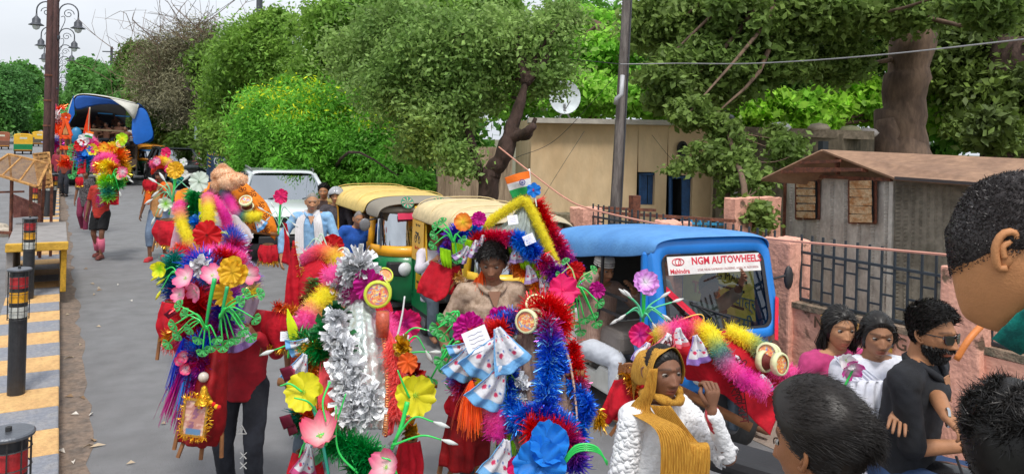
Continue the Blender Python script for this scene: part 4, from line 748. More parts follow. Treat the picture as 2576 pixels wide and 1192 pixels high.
# ---------------------------------------------------------------- cars
def car(label, loc, rz, paint, dark, L=4.4, W=1.8, H=1.7):
    t = thing('car', label, 'car', (0, 0, 0)); pm = mat('car_'+paint, paint, .22, var=.03, bump=0, coat=1); gl = glass('car_glass', (.12, .15, .15), .42)
    def sec(y, w_, z0, z1, n=13, e=.35):
        o = []
        for k in range(n): a = pi*k/(n-1); o.append((w_*math.copysign(abs(math.cos(a))**e, math.cos(a)), y, z0+(z1-z0)*math.sin(a)**e)); 
        return o
    hw = W/2; b = MB()
    S_ = [(-2.2, hw*.80, .45, .62), (-2.17, hw*.88, .35, .88), (-2.05, hw*.95, .32, .98), (-1.7, hw, .30, 1.05), (-1.1, hw, .30, 1.11), (-.95, hw, .30, 1.12), (1.7, hw, .30, 1.12), (2.1, hw*.95, .32, 1.05), (2.2, hw*.88, .4, .9)]
    b.grid([sec(*s) for s in S_]); b.obj('body', pm, t, smooth=True); MB().box((0, 0, .33), (W*.9, 4.2, .1)).obj('underbody', blackp, t)
    # greenhouse
    b = MB(); g_ = [(-.40, hw*.66, H-.12, H-.02), (-.15, hw*.74, H-.1, H+.0), (.6, hw*.76, H-.1, H+.02), (1.5, hw*.74, H-.1, H-.02), (1.75, hw*.70, H-.14, H-.06)]
    b.grid([sec(*s) for s in g_]); b.obj('roof', pm, t, smooth=True, solid=.03)
    wq = [(-.90, hw*.86, -1.16, 1.10), (-.62, hw*.83, -.85, 1.30), (-.40, hw*.74, -.45, H-.08)]
    b = MB(); rows = []
    for (yc, w_, yf, z) in wq: rows.append([(w_*x, yc+(yf-yc)*(1-x*x), z) for x in np.linspace(-.93, .93, 11)])
    b.grid(rows); b.obj('windshield', gl, t, smooth=True)
    for s in (-1, 1):
        MB().tube([(s*hw*.87, -.98, 1.08), (s*hw*.80, -.62, 1.36), (s*hw*.70, -.38, H-.06)], .045, 7).obj('pillar', pm, t, smooth=True)
        MB().grid([[(s*hw*.93, -.85, 1.11), (s*hw*.93, .1, 1.11), (s*hw*.93, 1.0, 1.11), (s*hw*.9, 1.75, 1.11)], [(s*hw*.76, -.38, H-.09), (s*hw*.77, .1, H-.09), (s*hw*.77, 1.0, H-.09), (s*hw*.74, 1.55, H-.1)]]).obj('side_window', gl, t)
        for y in (.2, 1.05): MB().tube([(s*hw*.935, y, 1.1), (s*hw*.775, y-.03, H-.08)], .035, 6).obj('pillar', blackp, t)
        MB().tube([(s*hw*.68, -.3, H+.02), (s*hw*.70, -.1, H+.05), (s*hw*.70, 1.4, H+.04), (s*hw*.68, 1.6, H)], .02, 6).obj('roof_rail', steel, t)
        m_ = MB(); m_.ball((s*(hw+.1), -.75, 1.15), (.12, .06, .08), 10); m_.obj('mirror', pm, t, smooth=True)
        MB().box((s*hw*.74, -2.03, .83), (.42, .2, .14), Matrix.Rotation(s*-.28, 3, 'Z')).obj('headlight', lens, t, bevel=.04)
        for y in (-1.35, 1.35): wheel(t, s*(hw-.1), y, .34, .22)
    MB().box((0, -2.17, .78), (.95, .08, .2)).obj('grille', blackp, t, bevel=.02); MB().bar((-.45, -2.215, .86), (.45, -2.215, .86), .03).obj('grille_bar', chrome, t); MB().box((0, -2.21, .46), (1.2, .08, .14)).obj('air_intake', blackp, t, bevel=.02)
    MB().box((0, -2.235, .62), (.5, .02, .11)).obj('number_plate', mat('plate_white', (.75, .75, .72), .5), t)
    for x in (-.35, .3): MB().tube([(x, -1.12, 1.12), (x+.45, -.97, 1.18)], .012, 5).obj('wiper', blackp, t)
    MB().box((0, -.1, .75), (1.4, .5, .5)).obj('front_seat', intd, t, bevel=.06); MB().box((0, .15, 1.1), (1.35, .15, .6)).obj('seat_back', intd, t, bevel=.06); MB().box((0, 1.62, 1.3), (1.25, .05, .5)).obj('tailgate', pm, t, bevel=.02); MB().box((0, -.75, 1.03), (1.5, .35, .1)).obj('dashboard', intd, t, bevel=.03)
    t.location = loc; t.rotation_euler = (0, 0, rz); return t
car('white car halted behind the marchers, seen from its front', GD(706, 16.0), R(-8), '#d5dadf', 0, H=1.62)
car('dark grey car with two helmets seen behind it, next to the far auto', GD(437, 32), R(4), '#2c3136', 0, H=1.62)
# ---------------------------------------------------------------- blue and white electric van
vb = mat('van_blue', '#1f7bd2', .4, var=.14, vs=2.5, bump=.06, coat=.25); vw = mat('van_white', '#dcdcd6', .4, var=.08, vs=3, bump=.05, col2='#cfcdc4'); vc = mat('van_canopy_blue', '#5a92cc', .75, var=.08, vs=2, bump=.25, bs=40, col2='#4f86c2')
van = thing('electric_van', 'blue and white three wheeled electric van with canvas top beside the pink wall', 'van', (0, 0, 0)); t = van
# front fascia: rounded frame round the windshield
def rrect(w_, z0, z1, r, n=6):
    pts = []
    for cx, cz, a0 in ((w_-r, z1-r, 0), (-w_+r, z1-r, 90), (-w_+r, z0+r, 180), (w_-r, z0+r, 270)):
        for k in range(n+1): a = R(a0+90*k/n); pts.append((cx+r*math.cos(a), cz+r*math.sin(a)))
    return pts
def ring(b, w_, z0, z1, r, y, rake): return [(x, y+(z-z0)*rake, z) for x, z in rrect(w_, z0, z1, r)]
o_ = ring(None, .66, .88, 1.74, .16, -1.26, .30); i_ = ring(None, .555, .97, 1.60, .09, -1.24, .30)
i_ = [(x, y+.01, z) for x, y, z in i_]; b = MB(); yb = [(x*1.0, y+.16, z) for x, y, z in o_]
b.grid([yb, o_, [(x*.97, y-.02, (z-1.3)*.97+1.3) for x, y, z in o_], [(x*1.03, y-.015, (z-1.28)*1.03+1.28) for x, y, z in i_], [(x, y+.03, z) for x, y, z in i_]], True); b.obj('windshield_frame', vb, t, smooth=True)
b = MB(); b.grid([[(x*1.02, y-.02, (z-1.28)*1.02+1.28) for x, y, z in i_], [(x*.96, y-.012, (z-1.28)*.96+1.28) for x, y, z in i_]], True); b.obj('windshield_seal', blackp, t, smooth=True)
b = MB(); b.add([(x, y, z) for x, y, z in i_], [tuple(range(len(i_)))]); b.obj('windshield', glass('van_glass', (.5, .52, .5), .05), t)
loft(t, 'front_nose', [(.50, .50, -1.40, -.8), (.54, .56, -1.46, -.8), (.62, .60, -1.46, -.8), (.80, .66, -1.38, -.8), (.92, .665, -1.24, -.8)], vb, solid=.02)
q = frame((0, -1.26+(1.53-.88)*.3-.03, 1.515), (1, 0, 0), (0, .3, 1))
st = MB().box((0, 0, 0), (1.02, .155, .004)).obj('windshield_sticker', mat('sticker_white', (.75, .72, .70), .5), t, M=q); rd_ = mat('sticker_letters', (.62, .02, .05), .5); gy = mat('sticker_small_letters', (.5, .25, .25), .5)
text('NGM AUTOWHEELS', .088, rd_, q @ Matrix.Translation((.135, .03, .004)), st, bold=.002, sx=.98); text('2/268, NEAR RAMBAGH CROSSING, AGRA, M. 9639100026', .027, gy, q @ Matrix.Translation((.14, -.045, .004)), st); text('Mahindra', .055, rd_, q @ Matrix.Translation((-.39, -.05, .004)), st, bold=.001)
lo = MB()
for k, (rx, ry, w_) in enumerate(((.062, .03, .008), (.03, .026, .007))): lo.tube([q @ Vector((-.40+rx*math.cos(a), .03+ry*math.sin(a), .005)) for a in np.linspace(0, 2*pi, 21)], w_*.5, 4)
lo.tube([q @ Vector((-.40, .0, .005)), q @ Vector((-.385, .055, .005))], .004, 4); lo.obj('emblem', rd_, st)
MB().tube([(-.02, -1.27, .95), (-.1, -1.22, 1.08), (-.30, -1.17, 1.22)], .009, 5).obj('wiper', blackp, t)
MB().tube([(-.30, -1.18, 1.20), (.1, -1.215, 1.07)], .011, 5).obj('wiper', blackp, t)
MB().tube([(.64, -1.1, 1.35), (.80, -1.12, 1.38)], .012, 5).obj('mirror_arm', blackp, t); MB().ball((.84, -1.12, 1.36), (.05, .04, .11), 10).obj('mirror', blackp, t, smooth=True)
# canopy
rows = []
for i, (y, hz, ez, w_) in enumerate(((-1.08, 1.745, 1.64, .63), (-.98, 1.77, 1.58, .68), (-.6, 1.76, 1.55, .70), (-.2, 1.74, 1.47, .71), (.3, 1.71, 1.42, .71), (.7, 1.68, 1.38, .71), (1.0, 1.65, 1.40, .70), (1.25, 1.60, 1.42, .69), (1.34, 1.5, 1.3, .66))):
    r_ = []
    for k in range(17): a = pi*k/16; x = -w_*math.copysign(abs(math.cos(a))**.5, math.cos(a)); r_.append((x, y, ez+(hz-ez)*math.sin(a)**.55-(.03*math.sin(y*9) if k in (0, 16) else 0)))
    rows.append(r_)
b = MB(); b.grid(rows); b.obj('canopy', vc, t, smooth=True, solid=.012, sub=2)
for s in (-1, 1):
    MB().bar((s*.665, -.98, .9), (s*.64, -.92, 1.62), .07, .14).obj('door_pillar', vb, t, bevel=.02); MB().bar((s*.66, .95, .75), (s*.64, .95, 1.45), .05, .07).obj('rear_pillar', vb, t, bevel=.01)
    MB().tube(cr_interp([(s*.67, -.15, 1.55), (s*.67, -.13, 1.2), (s*.68, -.10, .95), (s*.70, .02, .80), (s*.72, .12, .74)], 16), .018, 8).obj('grab_bar', blackp, t, smooth=True)
    for z in (1.16, 1.0): MB().bar((s*.67, -.13, z), (s*.67, -.65, z), .022).obj('side_rail', blackp, t)
    for nm_, pts in (('side_body', ((-.62, .26), (1.32, .26), (1.32, .42), (-.1, .42), (-.2, .50), (-.62, .50))), ('rear_fender', ((.52, .42), (1.34, .42), (1.36, .9), (1.24, 1.06), (.80, 1.06), (.62, .88))), ('seat_side', ((.14, .44), (.50, .44), (.50, .90), (.14, .93)))):
        bb = MB(); bb.prism([Vector((s*.71, y, z)) for y, z in pts], (s*-.06, 0, 0)); bb.obj(nm_, vw, t, bevel=.03)
    wheel(t, s*.56, .85, .24, .12)
MB().box((0, .0, .33), (1.3, 2.5, .06)).obj('floor', intd, t)
MB().box((0, -.18, .72), (1.25, .55, .2)).obj('driver_seat', mat('seat_grey', '#8b827c', .8, var=.15, bump=.3), t, bevel=.05)
fr = MB()
for k in range(18):
    y = -.46+.034*k; fr.prism([Vector((-.64, y-.018, .68)), Vector((-.64, y+.018, .68)), Vector((-.652, y+.002, .50+.02*(k % 2)))], (.008, 0, 0))
fr.obj('seat_fringe', mat('fringe_grey', '#a59c92', .9), t)
MB().box((0, .62, .78), (1.2, .5, .2)).obj('rear_seat', seatm, t, bevel=.05); MB().box((0, .9, 1.15), (1.2, .12, .6)).obj('seat_back', intd, t, bevel=.05); MB().box((0, .16, .55), (1.25, .05, .5)).obj('seat_base', vw, t)
MB().tube([(-.28, -.9, 1.05), (0, -.95, 1.02), (.28, -.9, 1.05)], .018, 6).obj('handlebar', blackp, t)
w_ = wheel(t, .12, -1.30, .27, .13, nm='front_wheel'); MB().box((0, -1.12, .4), (.2, .3, .3)).obj('fork', blackp, t)
for s in (-1, 1): MB().lathe([(.08, 0), (.09, .03), (.05, .05), (.001, .06)], 16, frame((s*.36, -1.40, .68), (1, 0, 0), (0, 0, 1))).obj('headlight', lens, t, smooth=True)
# red ribbons tied on the windshield
rib = mat('ribbon_red', '#e02b45', .5)
MB().prism([Vector((-.56, -1.16, 1.30)), Vector((-.56, -1.16, 1.36)), Vector((-.08, -1.34, .94)), Vector((-.13, -1.34, .92))], (0, -.004, 0)).obj('ribbon', rib, t)
MB().prism([Vector((.62, -1.20, 1.22)), Vector((.66, -1.20, 1.20)), Vector((.56, -1.33, .86)), Vector((.52, -1.33, .87))], (0, -.004, 0)).obj('ribbon', rib, t)
van.location = (4.80, 5.36, 0); van.rotation_euler = (0, 0, R(-7)); van.scale = (.93, .80, .96)
# yellow coaching board behind the van
bd = thing('advert_board', 'yellow coaching board with Hindi lettering behind the van windshield', 'sign', GD(1830, 7.3)); Mb = frame(PX(1815, 790, 5.55), (0, -1, 0.0), (0, 0, 1)); ybd = mat('board_yellow', '#e9e06c', .6, var=.06)
MB().box((0, .0, 0), (1.05, 1.0, .02)).obj('panel', ybd, bd, M=Mb, bevel=.004); MB().box((0, .0, -.012), (1.09, 1.04, .02)).obj('frame', mat('board_edge', '#4f7fa8', .6), bd, M=Mb)
ink = mat('board_ink', (.02, .05, .03), .6); tq = mat('board_teal', '#2c7d9a', .6); org = mat('board_orange', '#e0752a', .6)
text('KCG MAM\'S', .10, ink, Mb @ Matrix.Translation((.06, .38, .012)), bd); text('TAMS', .15, org, Mb @ Matrix.Translation((-.2, .2, .012)), bd, bold=.006); text('\u092f\u093e\u0924\u094d\u0930', .14, tq, Mb @ Matrix.Translation((.3, .17, .012)), bd); text('\u0905\u0915\u093e\u0926\u092e\u0940', .16, tq, Mb @ Matrix.Translation((.15, -.03, .012)), bd, bold=.002); text('NEW FRESH BATCH', .105, ink, Mb @ Matrix.Translation((.0, -.24, .012)), bd, bold=.001)
# ---------------------------------------------------------------- tarpaulin truck
tr = thing('truck', 'open wooden truck with blue and grey tarpaulin carrying marchers', 'truck', (0, 0, 0)); t = tr; wd = mat('truck_wood', '#5b4a3c', .85, var=.35, vs=5, bump=.4, col2='#3c322b')
g = GD(252, 31.5); W2 = 1.2
for s in (-1, 1):
    for k in range(7): MB().box((s*W2, 1.8, .95+.17*k), (.05, 5.2, .13)).obj('side_plank', wd, t)
    for y in (-.78, .6, 2.0, 3.4, 4.3): MB().box((s*(W2+.04), y, 1.6), (.08, .09, 1.7)).obj('stake', wd, t)
MB().box((0, 1.8, .82), (2.4, 5.2, .1)).obj('deck', wd, t); MB().box((0, -.8, .95), (2.5, .1, .35)).obj('tail_board', wd, t, bevel=.01); MB().bar((-1.25, -.82, 2.35), (1.25, -.82, 2.25), .07).obj('cross_pole', mat('bamboo', '#7c6a52', .8), t); MB().bar((-1.25, -.82, 1.7), (1.25, -.82, 1.7), .05).obj('chain_bar', wd, t)
for y in (.2, 1.4, 3.9):
    for s in (-1, 1): wheel(t, s*1.0, y, .48, .34)
MB().box((0, 1.8, .6), (.9, 5.4, .2)).obj('chassis', blackp, t); MB().box((0, 5.0, 1.5), (2.2, 1.4, 2.0)).obj('cab', mat('cab_orange', '#a85a2c', .5), t, bevel=.15)
tb_ = mat('tarp_blue', '#1f66c4', .45, var=.15, vs=3, bump=.4, bs=12); tg = mat('tarp_grey', '#c9c6bd', .6, var=.15, vs=3, bump=.4, bs=12); tdk = mat('tarp_inside', '#2456a8', .7)
A_ = {'tl': (-1.05, -1.0, 3.72), 'tm': (.1, -1.0, 3.70), 'tr': (1.15, -1.0, 3.35)}
def tarp(name, pts, m): b = MB(); b.grid(pts); return b.obj(name, m, t, smooth=True, solid=.02, sub=2)
tarp('grey_tarp', [[(-1.35, -.9, 2.2), (-1.3, 0, 2.2), (-1.3, 2, 2.2), (-1.3, 4, 2.2)], [(-1.15, -1.0, 3.55), (-1.2, 0, 3.55), (-1.2, 2, 3.5), (-1.2, 4, 3.5)], [(-.9, -1.05, 3.78), (-.9, 0, 3.85), (-.9, 2, 3.8), (-.9, 4, 3.7)], [(.3, -1.05, 3.62), (.3, 0, 3.75), (.3, 2, 3.7), (.3, 4, 3.65)], [(1.25, -1.05, 3.40), (1.3, 0, 3.5), (1.3, 2, 3.4), (1.3, 4, 3.4)]], tg)
tarp('blue_tarp', [[(1.28, -1.06, 3.42), (1.33, 0, 3.52), (1.33, 2, 3.42), (1.33, 4, 3.4)], [(1.60, -1.1, 3.2), (1.55, 0, 3.1), (1.5, 2, 3.1), (1.4, 4, 3.1)], [(1.75, -1.1, 2.6), (1.65, 0, 2.4), (1.5, 2, 2.4), (1.4, 4, 2.4)], [(1.95, -1.1, 2.0), (1.8, 0, 1.7), (1.55, 2, 1.8), (1.4, 4, 1.8)]], tb_)
b = MB(); b.grid([[(1.05, -1.14, 3.0), (1.28, -1.15, 3.38), (1.58, -1.16, 3.18)], [(.98, -1.16, 2.4), (1.25, -1.2, 2.4), (1.75, -1.18, 2.6)], [(1.08, -1.15, 1.62), (1.4, -1.15, 1.75), (1.95, -1.15, 1.98)]]); b.obj('blue_tarp_flap', tb_, t, smooth=True, solid=.02, sub=2)
b = MB(); b.grid([[(-1.1, -1.1, 3.6), (-.85, -1.12, 3.72), (.0, -1.12, 3.60), (.9, -1.12, 3.42)], [(-1.05, -1.05, 2.9), (-.6, -1.0, 3.2), (.2, -1.0, 3.42), (.9, -1.0, 3.25)]]); b.obj('blue_tarp_front', tdk, t, smooth=True, solid=.02, sub=1)
b = MB(); b.grid([[(.2, -1.18, 3.60), (.7, -1.2, 3.50), (1.26, -1.2, 3.38)], [(.7, -1.22, 3.25), (.95, -1.25, 3.1), (1.22, -1.25, 3.2)], [(1.05, -1.24, 2.8), (1.08, -1.25, 2.78), (1.12, -1.25, 2.82)]]); b.obj('grey_tarp_flap', tg, t, smooth=True, solid=.02)
b = MB(); b.grid([[(-1.2, -1.08, 3.1), (-1.08, -1.1, 3.65)], [(-1.3, -1.0, 2.3), (-1.02, -1.05, 2.9)]]); b.obj('blue_tarp_corner', tb_, t, solid=.02)
MB().ball((-.95, -1.2, 2.05), (.22, .15, .35), 12).obj('blue_drum', mat('drum_blue', '#2a78a8', .4), t, smooth=True)
for x, z in ((.1, 3.0), (.75, 2.92)): MB().bar((x-.25, .5, z), (x+.3, .5, z-.02), .05).obj('painted_light_bar', mat('tarp_painted_light', '#2f9be0', .5), t)  # solid bright bars, daylight through the tarp put into their colour
MB().box((1.0, -.95, 2.1), (.35, .06, .45)).obj('white_placard', mat('plate_white', (.75, .75, .72), .5), t)
MB().box((0, 4.2, 2.6), (2.3, .05, 2.0)).obj('rear_sheet', intd, t)
# canvas front of truck faces the camera with its open rear
tr.location = g+Vector((0, 0, 0)); tr.rotation_euler = (0, 0, 0)
# ================================================================== PEOPLE
def remesh(mb, voxel, sm=5, fold=0, seed=0, fs=14, fine=None):
    me = mb.mesh(); o = bpy.data.objects.new('tmp', me); COL.objects.link(o)
    q = o.modifiers.new('r', 'REMESH'); q.mode = 'VOXEL'; q.voxel_size = voxel; q.use_smooth_shade = True
    if sm: q = o.modifiers.new('s', 'SMOOTH'); q.factor = .5; q.iterations = sm
    dg = bpy.context.evaluated_depsgraph_get(); m2 = bpy.data.meshes.new_from_object(o.evaluated_get(dg)); bpy.data.objects.remove(o); bpy.data.meshes.remove(me)
    n = len(m2.vertices); V = np.empty(n*3, dtype=np.float32); m2.vertices.foreach_get('co', V); V = V.reshape(-1, 3)
    if fold:
        N = np.empty(n*3, dtype=np.float32); m2.vertices.foreach_get('normal', N); N = N.reshape(-1, 3)
        V = V+N*(vnoise(V*np.array([1, 1, .6]), fs, seed)*fold+vnoise(V*np.array([1, 1, 1.7]), fs*2.4, seed+1)*fold*.45)[:, None]; m2.vertices.foreach_set('co', V.ravel().astype(np.float32)); m2.update()
    m2.polygons.foreach_set('use_smooth', [True]*len(m2.polygons)); return m2
def capsule(b, a, c, ra, rb, n=14):
    a = Vector(a); c = Vector(c); d = (c-a); L = d.length
    if L < 1e-6: return
    d.normalize(); b.tube([a-d*ra*.7, a-d*ra*.35, a, a.lerp(c, .5), c, c+d*rb*.35, c+d*rb*.7], [ra*.35, ra*.85, ra, (ra+rb)/2, rb, rb*.85, rb*.35], n)
def flat(b, a, c, ra, rb, n=16): b.tube([a, Vector(a).lerp(Vector(c), .5), c], [ra, (ra+rb)/2, rb], n)
def ik(S_, T, l1, l2, hint):
    S_ = Vector(S_); T = Vector(T); d = T-S_; L = min(d.length, (l1+l2)*.995); d.normalize(); T = S_+d*L
    a = (l1*l1-l2*l2+L*L)/(2*L); h = math.sqrt(max(0, l1*l1-a*a)); hv = Vector(hint); hv = hv-d*hv.dot(d); hv.normalize(); return S_+d*a+hv*h, T
def gs(x, s): return np.exp(-(x/s)**2)
def head_pts(D, fem=0):
    "D: unit directions (n,3), y forward → head surface points"
    x, y, z = D[:, 0].copy(), D[:, 1].copy(), D[:, 2].copy(); r = np.array([.074, .096, .116]); p = D*r
    zz = p[:, 2]; jaw = np.clip(-zz/.116, 0, 1); p[:, 0] *= 1-.36*jaw**1.6; top = np.clip((zz-.03)/.09, 0, 1); p[:, 0] *= 1+.05*np.clip(1-abs(zz-.04)/.06, 0, 1)
    back = np.clip(-p[:, 1]/.09, 0, 1); p[:, 1] += back*np.clip(-(zz+.02)/.09, 0, 1)*.045; p[:, 1] -= back*.008*np.clip(zz/.1, 0, 1)
    f = np.clip(y*1.6-.1, 0, 1); X = p[:, 0]; Z = p[:, 2]
    p[:, 1] -= f*.006*np.clip(abs(X)/.06, 0, 1)**2
    d = -.012*(gs(abs(X)-.031, .017)*gs(Z-.012, .013))+.005*gs(Z-.034, .010)*gs(X, .05)-.006*gs(X, .014)*gs(Z-.022, .012)
    nz_ = np.clip((.018-Z)/.048, 0, 1)*(Z > -.036)*(Z < .02); wd = .006+.0075*nz_; nose = np.where(Z > -.030, nz_**.9, np.clip(1-(-.030-Z)/.008, 0, 1)); d += .024*(1-.12*fem)*nose*gs(X, wd+.002)+.008*gs(abs(X)-.014, .007)*gs(Z+.027, .009)
    lw = gs(X, .024); d += lw*(.0065*gs(Z+.0535, .0055)+.0072*gs(Z+.066, .0065)-.0035*gs(Z+.0595, .0028)); d += .006*gs(X, .022)*gs(Z+.094, .013)-.004*gs(Z+.080, .006)*gs(X, .03)
    d += .005*gs(abs(X)-.043, .018)*gs(Z+.014, .02)-.004*gs(abs(X)-.045, .016)*gs(Z+.058, .02); d += .0035*gs(Z-.004+.0, .004)*gs(abs(X)-.031, .013)
    p[:, 1] += d*f
    return p
def head_mesh(skin, n=64, m_=48, lip=(.30, .10, .09), beard=0, brow=1, hairc=(.02, .015, .012), fem=0, shave=None):
    th = np.linspace(0.0001, pi-.0001, m_); ph = np.linspace(0, 2*pi, n, endpoint=False)
    # concentrate rows/cols on the face
    ph = ph+.55*np.sin(ph*2+pi)*.5; ph = ph+pi/2
    T_, Ph = np.meshgrid(th, ph, indexing='ij'); D = np.stack([np.sin(T_)*np.cos(Ph), np.sin(T_)*np.sin(Ph), -np.cos(T_)], -1).reshape(-1, 3); P_ = head_pts(D, fem)
    i = np.arange(m_-1)[:, None]*n; j = np.arange(n)[None, :]; k = (j+1) % n; F = np.stack([i+j, i+k, i+n+k, i+n+j], -1).reshape(-1, 4)
    c = np.tile(np.array(skin), (len(P_), 1)); X, Y, Z = P_.T; fr = (Y > .03)
    def mixc(w_, col): nonlocal c; w_ = np.clip(w_, 0, 1)[:, None]; c = c*(1-w_)+np.array(col)*w_
    mixc(fr*gs(X, .05)*.25*gs(Z+.02, .05), np.array(skin)*np.array([1.15, .95, .9])); mixc(fr*.3*gs(abs(X)-.031, .017)*gs(Z-.008, .010), np.array(skin)*.6)  # eye socket shade put into the skin colour
    if beard: mixc(beard*np.clip(((Z < -.035)*(gs(X, .2))+0.0), 0, 1)*(Y > -.01)*(1-.85*gs(X, .02)*gs(Z+.06, .010)), hairc)
    if beard: mixc(beard*fr*gs(X, .028)*gs(Z+.043, .006), hairc)
    w_ = fr*(abs(X) < .026)*np.clip(1.3*gs(X, .026)*(gs(Z+.0545, .0055)+gs(Z+.0655, .006)), 0, 1); mixc(w_*.85, lip); mixc(fr*gs(X, .022)*gs(Z+.0598, .0022)*.8, np.array(lip)*.35)
    if brow: mixc(fr*brow*np.clip(1.6*gs(Z-.037+.25*np.maximum(0, abs(X)-.035), .0045)*((abs(X) > .011) & (abs(X) < .055)), 0, 1), hairc)
    mixc(fr*.8*gs(Z+.033, .003)*gs(abs(X)-.007, .004), np.array(skin)*.3)
    return P_, F, c
def ear(b, s):
    for (pts, r) in (([(.0, -.012, .018), (.008, -.022, .03), (.014, -.032, .02), (.014, -.03, .0), (.009, -.02, -.016), (.003, -.012, -.024), (0, -.004, -.018)], .0055), ([(.004, -.02, .016), (.009, -.023, .004), (.005, -.014, -.008)], .005)):
        b.tube([(s*(.073+x), y+.008, z+.0) for x, y, z in cr_interp(pts, 14)], r, 6)
    b.ball((s*.072, -.006, 0), (.006, .016, .026), 8)
def hairline(P_, low=0):
    if low: return np.interp(P_[:, 1], [-.10, -.05, 0, .03, .05, .07, .084], [-.09, -.085, -.07, -.03, .03, .066, .082])
    return np.interp(P_[:, 1], [-.10, -.05, -.02, .015, .035, .06, .08], [-.085, -.07, -.02, .02, .045, .074, .086])
def make_hair(style, M, t, det, seed, color=(.012, .010, .009), thick=.014, length=.035, n=1500, width=.004, comb=(0, -.5, .6), curl=0, lift=.7, fade=True, name='hair', low=0):
    rg = np.random.default_rng(seed); nn, mm = (60, 40) if det < 3 else (24, 16)
    th = np.linspace(.0001, pi-.0001, mm); ph = np.linspace(0, 2*pi, nn, endpoint=False); T_, Ph = np.meshgrid(th, ph, indexing='ij'); D = np.stack([np.sin(T_)*np.cos(Ph), np.sin(T_)*np.sin(Ph), -np.cos(T_)], -1).reshape(-1, 3); P_ = head_pts(D)
    w_ = np.clip((P_[:, 2]-hairline(P_, low))/.02+.2, 0, 1); tp = np.clip((P_[:, 2]+.02)/.07, .15, 1) if fade else np.ones(len(P_))
    V = P_*(1+(w_*(thick*tp+.001*vnoise(P_, 120, seed))/.09-.06*(1-w_))[:, None]); i = np.arange(mm-1)[:, None]*nn; j = np.arange(nn)[None, :]; k = (j+1) % nn; F = np.stack([i+j, i+k, i+nn+k, i+nn+j], -1).reshape(-1, 4)
    # blades
    D2 = rg.normal(size=(n*3, 3)); D2 /= np.linalg.norm(D2, axis=1)[:, None]; Q = head_pts(D2); ok = Q[:, 2] > hairline(Q, low)+rg.normal(size=len(Q))*.004; Q = Q[ok][:n]; D2 = D2[ok][:n]; k = len(Q)
    tp = np.clip((Q[:, 2]+.02)/.07, .2 if fade else .6, 1)[:, None]; N = D2*np.array([1.3, 1, .8]); N /= np.linalg.norm(N, axis=1)[:, None]
    cb = np.array(comb)[None]+(.18 if lift < .5 else .35)*rg.normal(size=(k, 3)); cb = cb-N*(cb*N).sum(1)[:, None]; cb /= np.linalg.norm(cb, axis=1)[:, None]+.15; lf = lift; cl = np.stack([vnoise(Q, 40, seed+3), vnoise(Q, 40, seed+4), vnoise(Q, 40, seed+5)], 1)*curl
    L_ = (length*rg.uniform(.6, 1.2, k))[:, None]*tp; P0 = Q*(1+(thick*tp*.55)/.09); d1 = N*lift+cb*.6+cl; d1 /= np.linalg.norm(d1, axis=1)[:, None]; d2 = N*lift*.35+cb*1.0-cl*1.3+np.array([0, 0, -.15]); d2 /= np.linalg.norm(d2, axis=1)[:, None]
    P1 = P0+d1*L_*.5; P2 = P1+d2*L_*.5; RV, RF, _ = ribbons(P0, P1, P2, np.full(k, width), None, flatn=N*-1+.4*rg.normal(size=(k, 3)))
    V = np.concatenate([V, RV]); me = npmesh(V, [F, RF+len(P_)], smooth=True); me.transform(M)
    hm = mat('hair_'+'%02d%02d%02d' % tuple(int(c*255) for c in color), color, .42, var=.35, vs=60, bump=0, spec=.35); return link(name, me, hm, t)
def hand(b, wpos, dirv, up_, side, k, curl=.5, spread=.15):
    "five fingers as tubes; side = +1 thumb towards +cross"
    x = Vector(dirv).normalized(); z = Vector(up_); z = (z-x*z.dot(x)).normalized(); y = z.cross(x)*side; w0 = Vector(wpos)
    for i, (oy, L) in enumerate(((.032, .068), (.011, .078), (-.011, .072), (-.031, .056))):
        p = w0+x*.080*k+y*oy*k; d = (x+y*spread*(oy/.03)*.6).normalized(); pts = [w0+x*.045*k+y*oy*.8*k, p]; a = 0
        for s_, f in enumerate((.45, .32, .23)): a += curl*(.9 if s_ else .6); dd_ = d*math.cos(a)-z*math.sin(a); pts.append(pts[-1]+dd_*L*f*k)
        b.tube(pts, [.0095*k, .0095*k, .0085*k, .0075*k, .005*k], 7)
    pts = [w0+x*.02*k+y*.02*k, w0+x*.045*k+y*.042*k-z*.008*k, w0+x*.07*k+y*.056*k-z*.016*k, w0+x*.092*k+y*(.052-.03*curl)*k-z*(.02+.02*curl)*k]; b.tube(pts, [.013*k, .0115*k, .0095*k, .006*k], 7)
SK = {'a': (.38, .175, .085), 'b': (.28, .125, .065), 'c': (.46, .23, .12), 'd': (.20, .088, .048), 'e': (.42, .2, .09)}
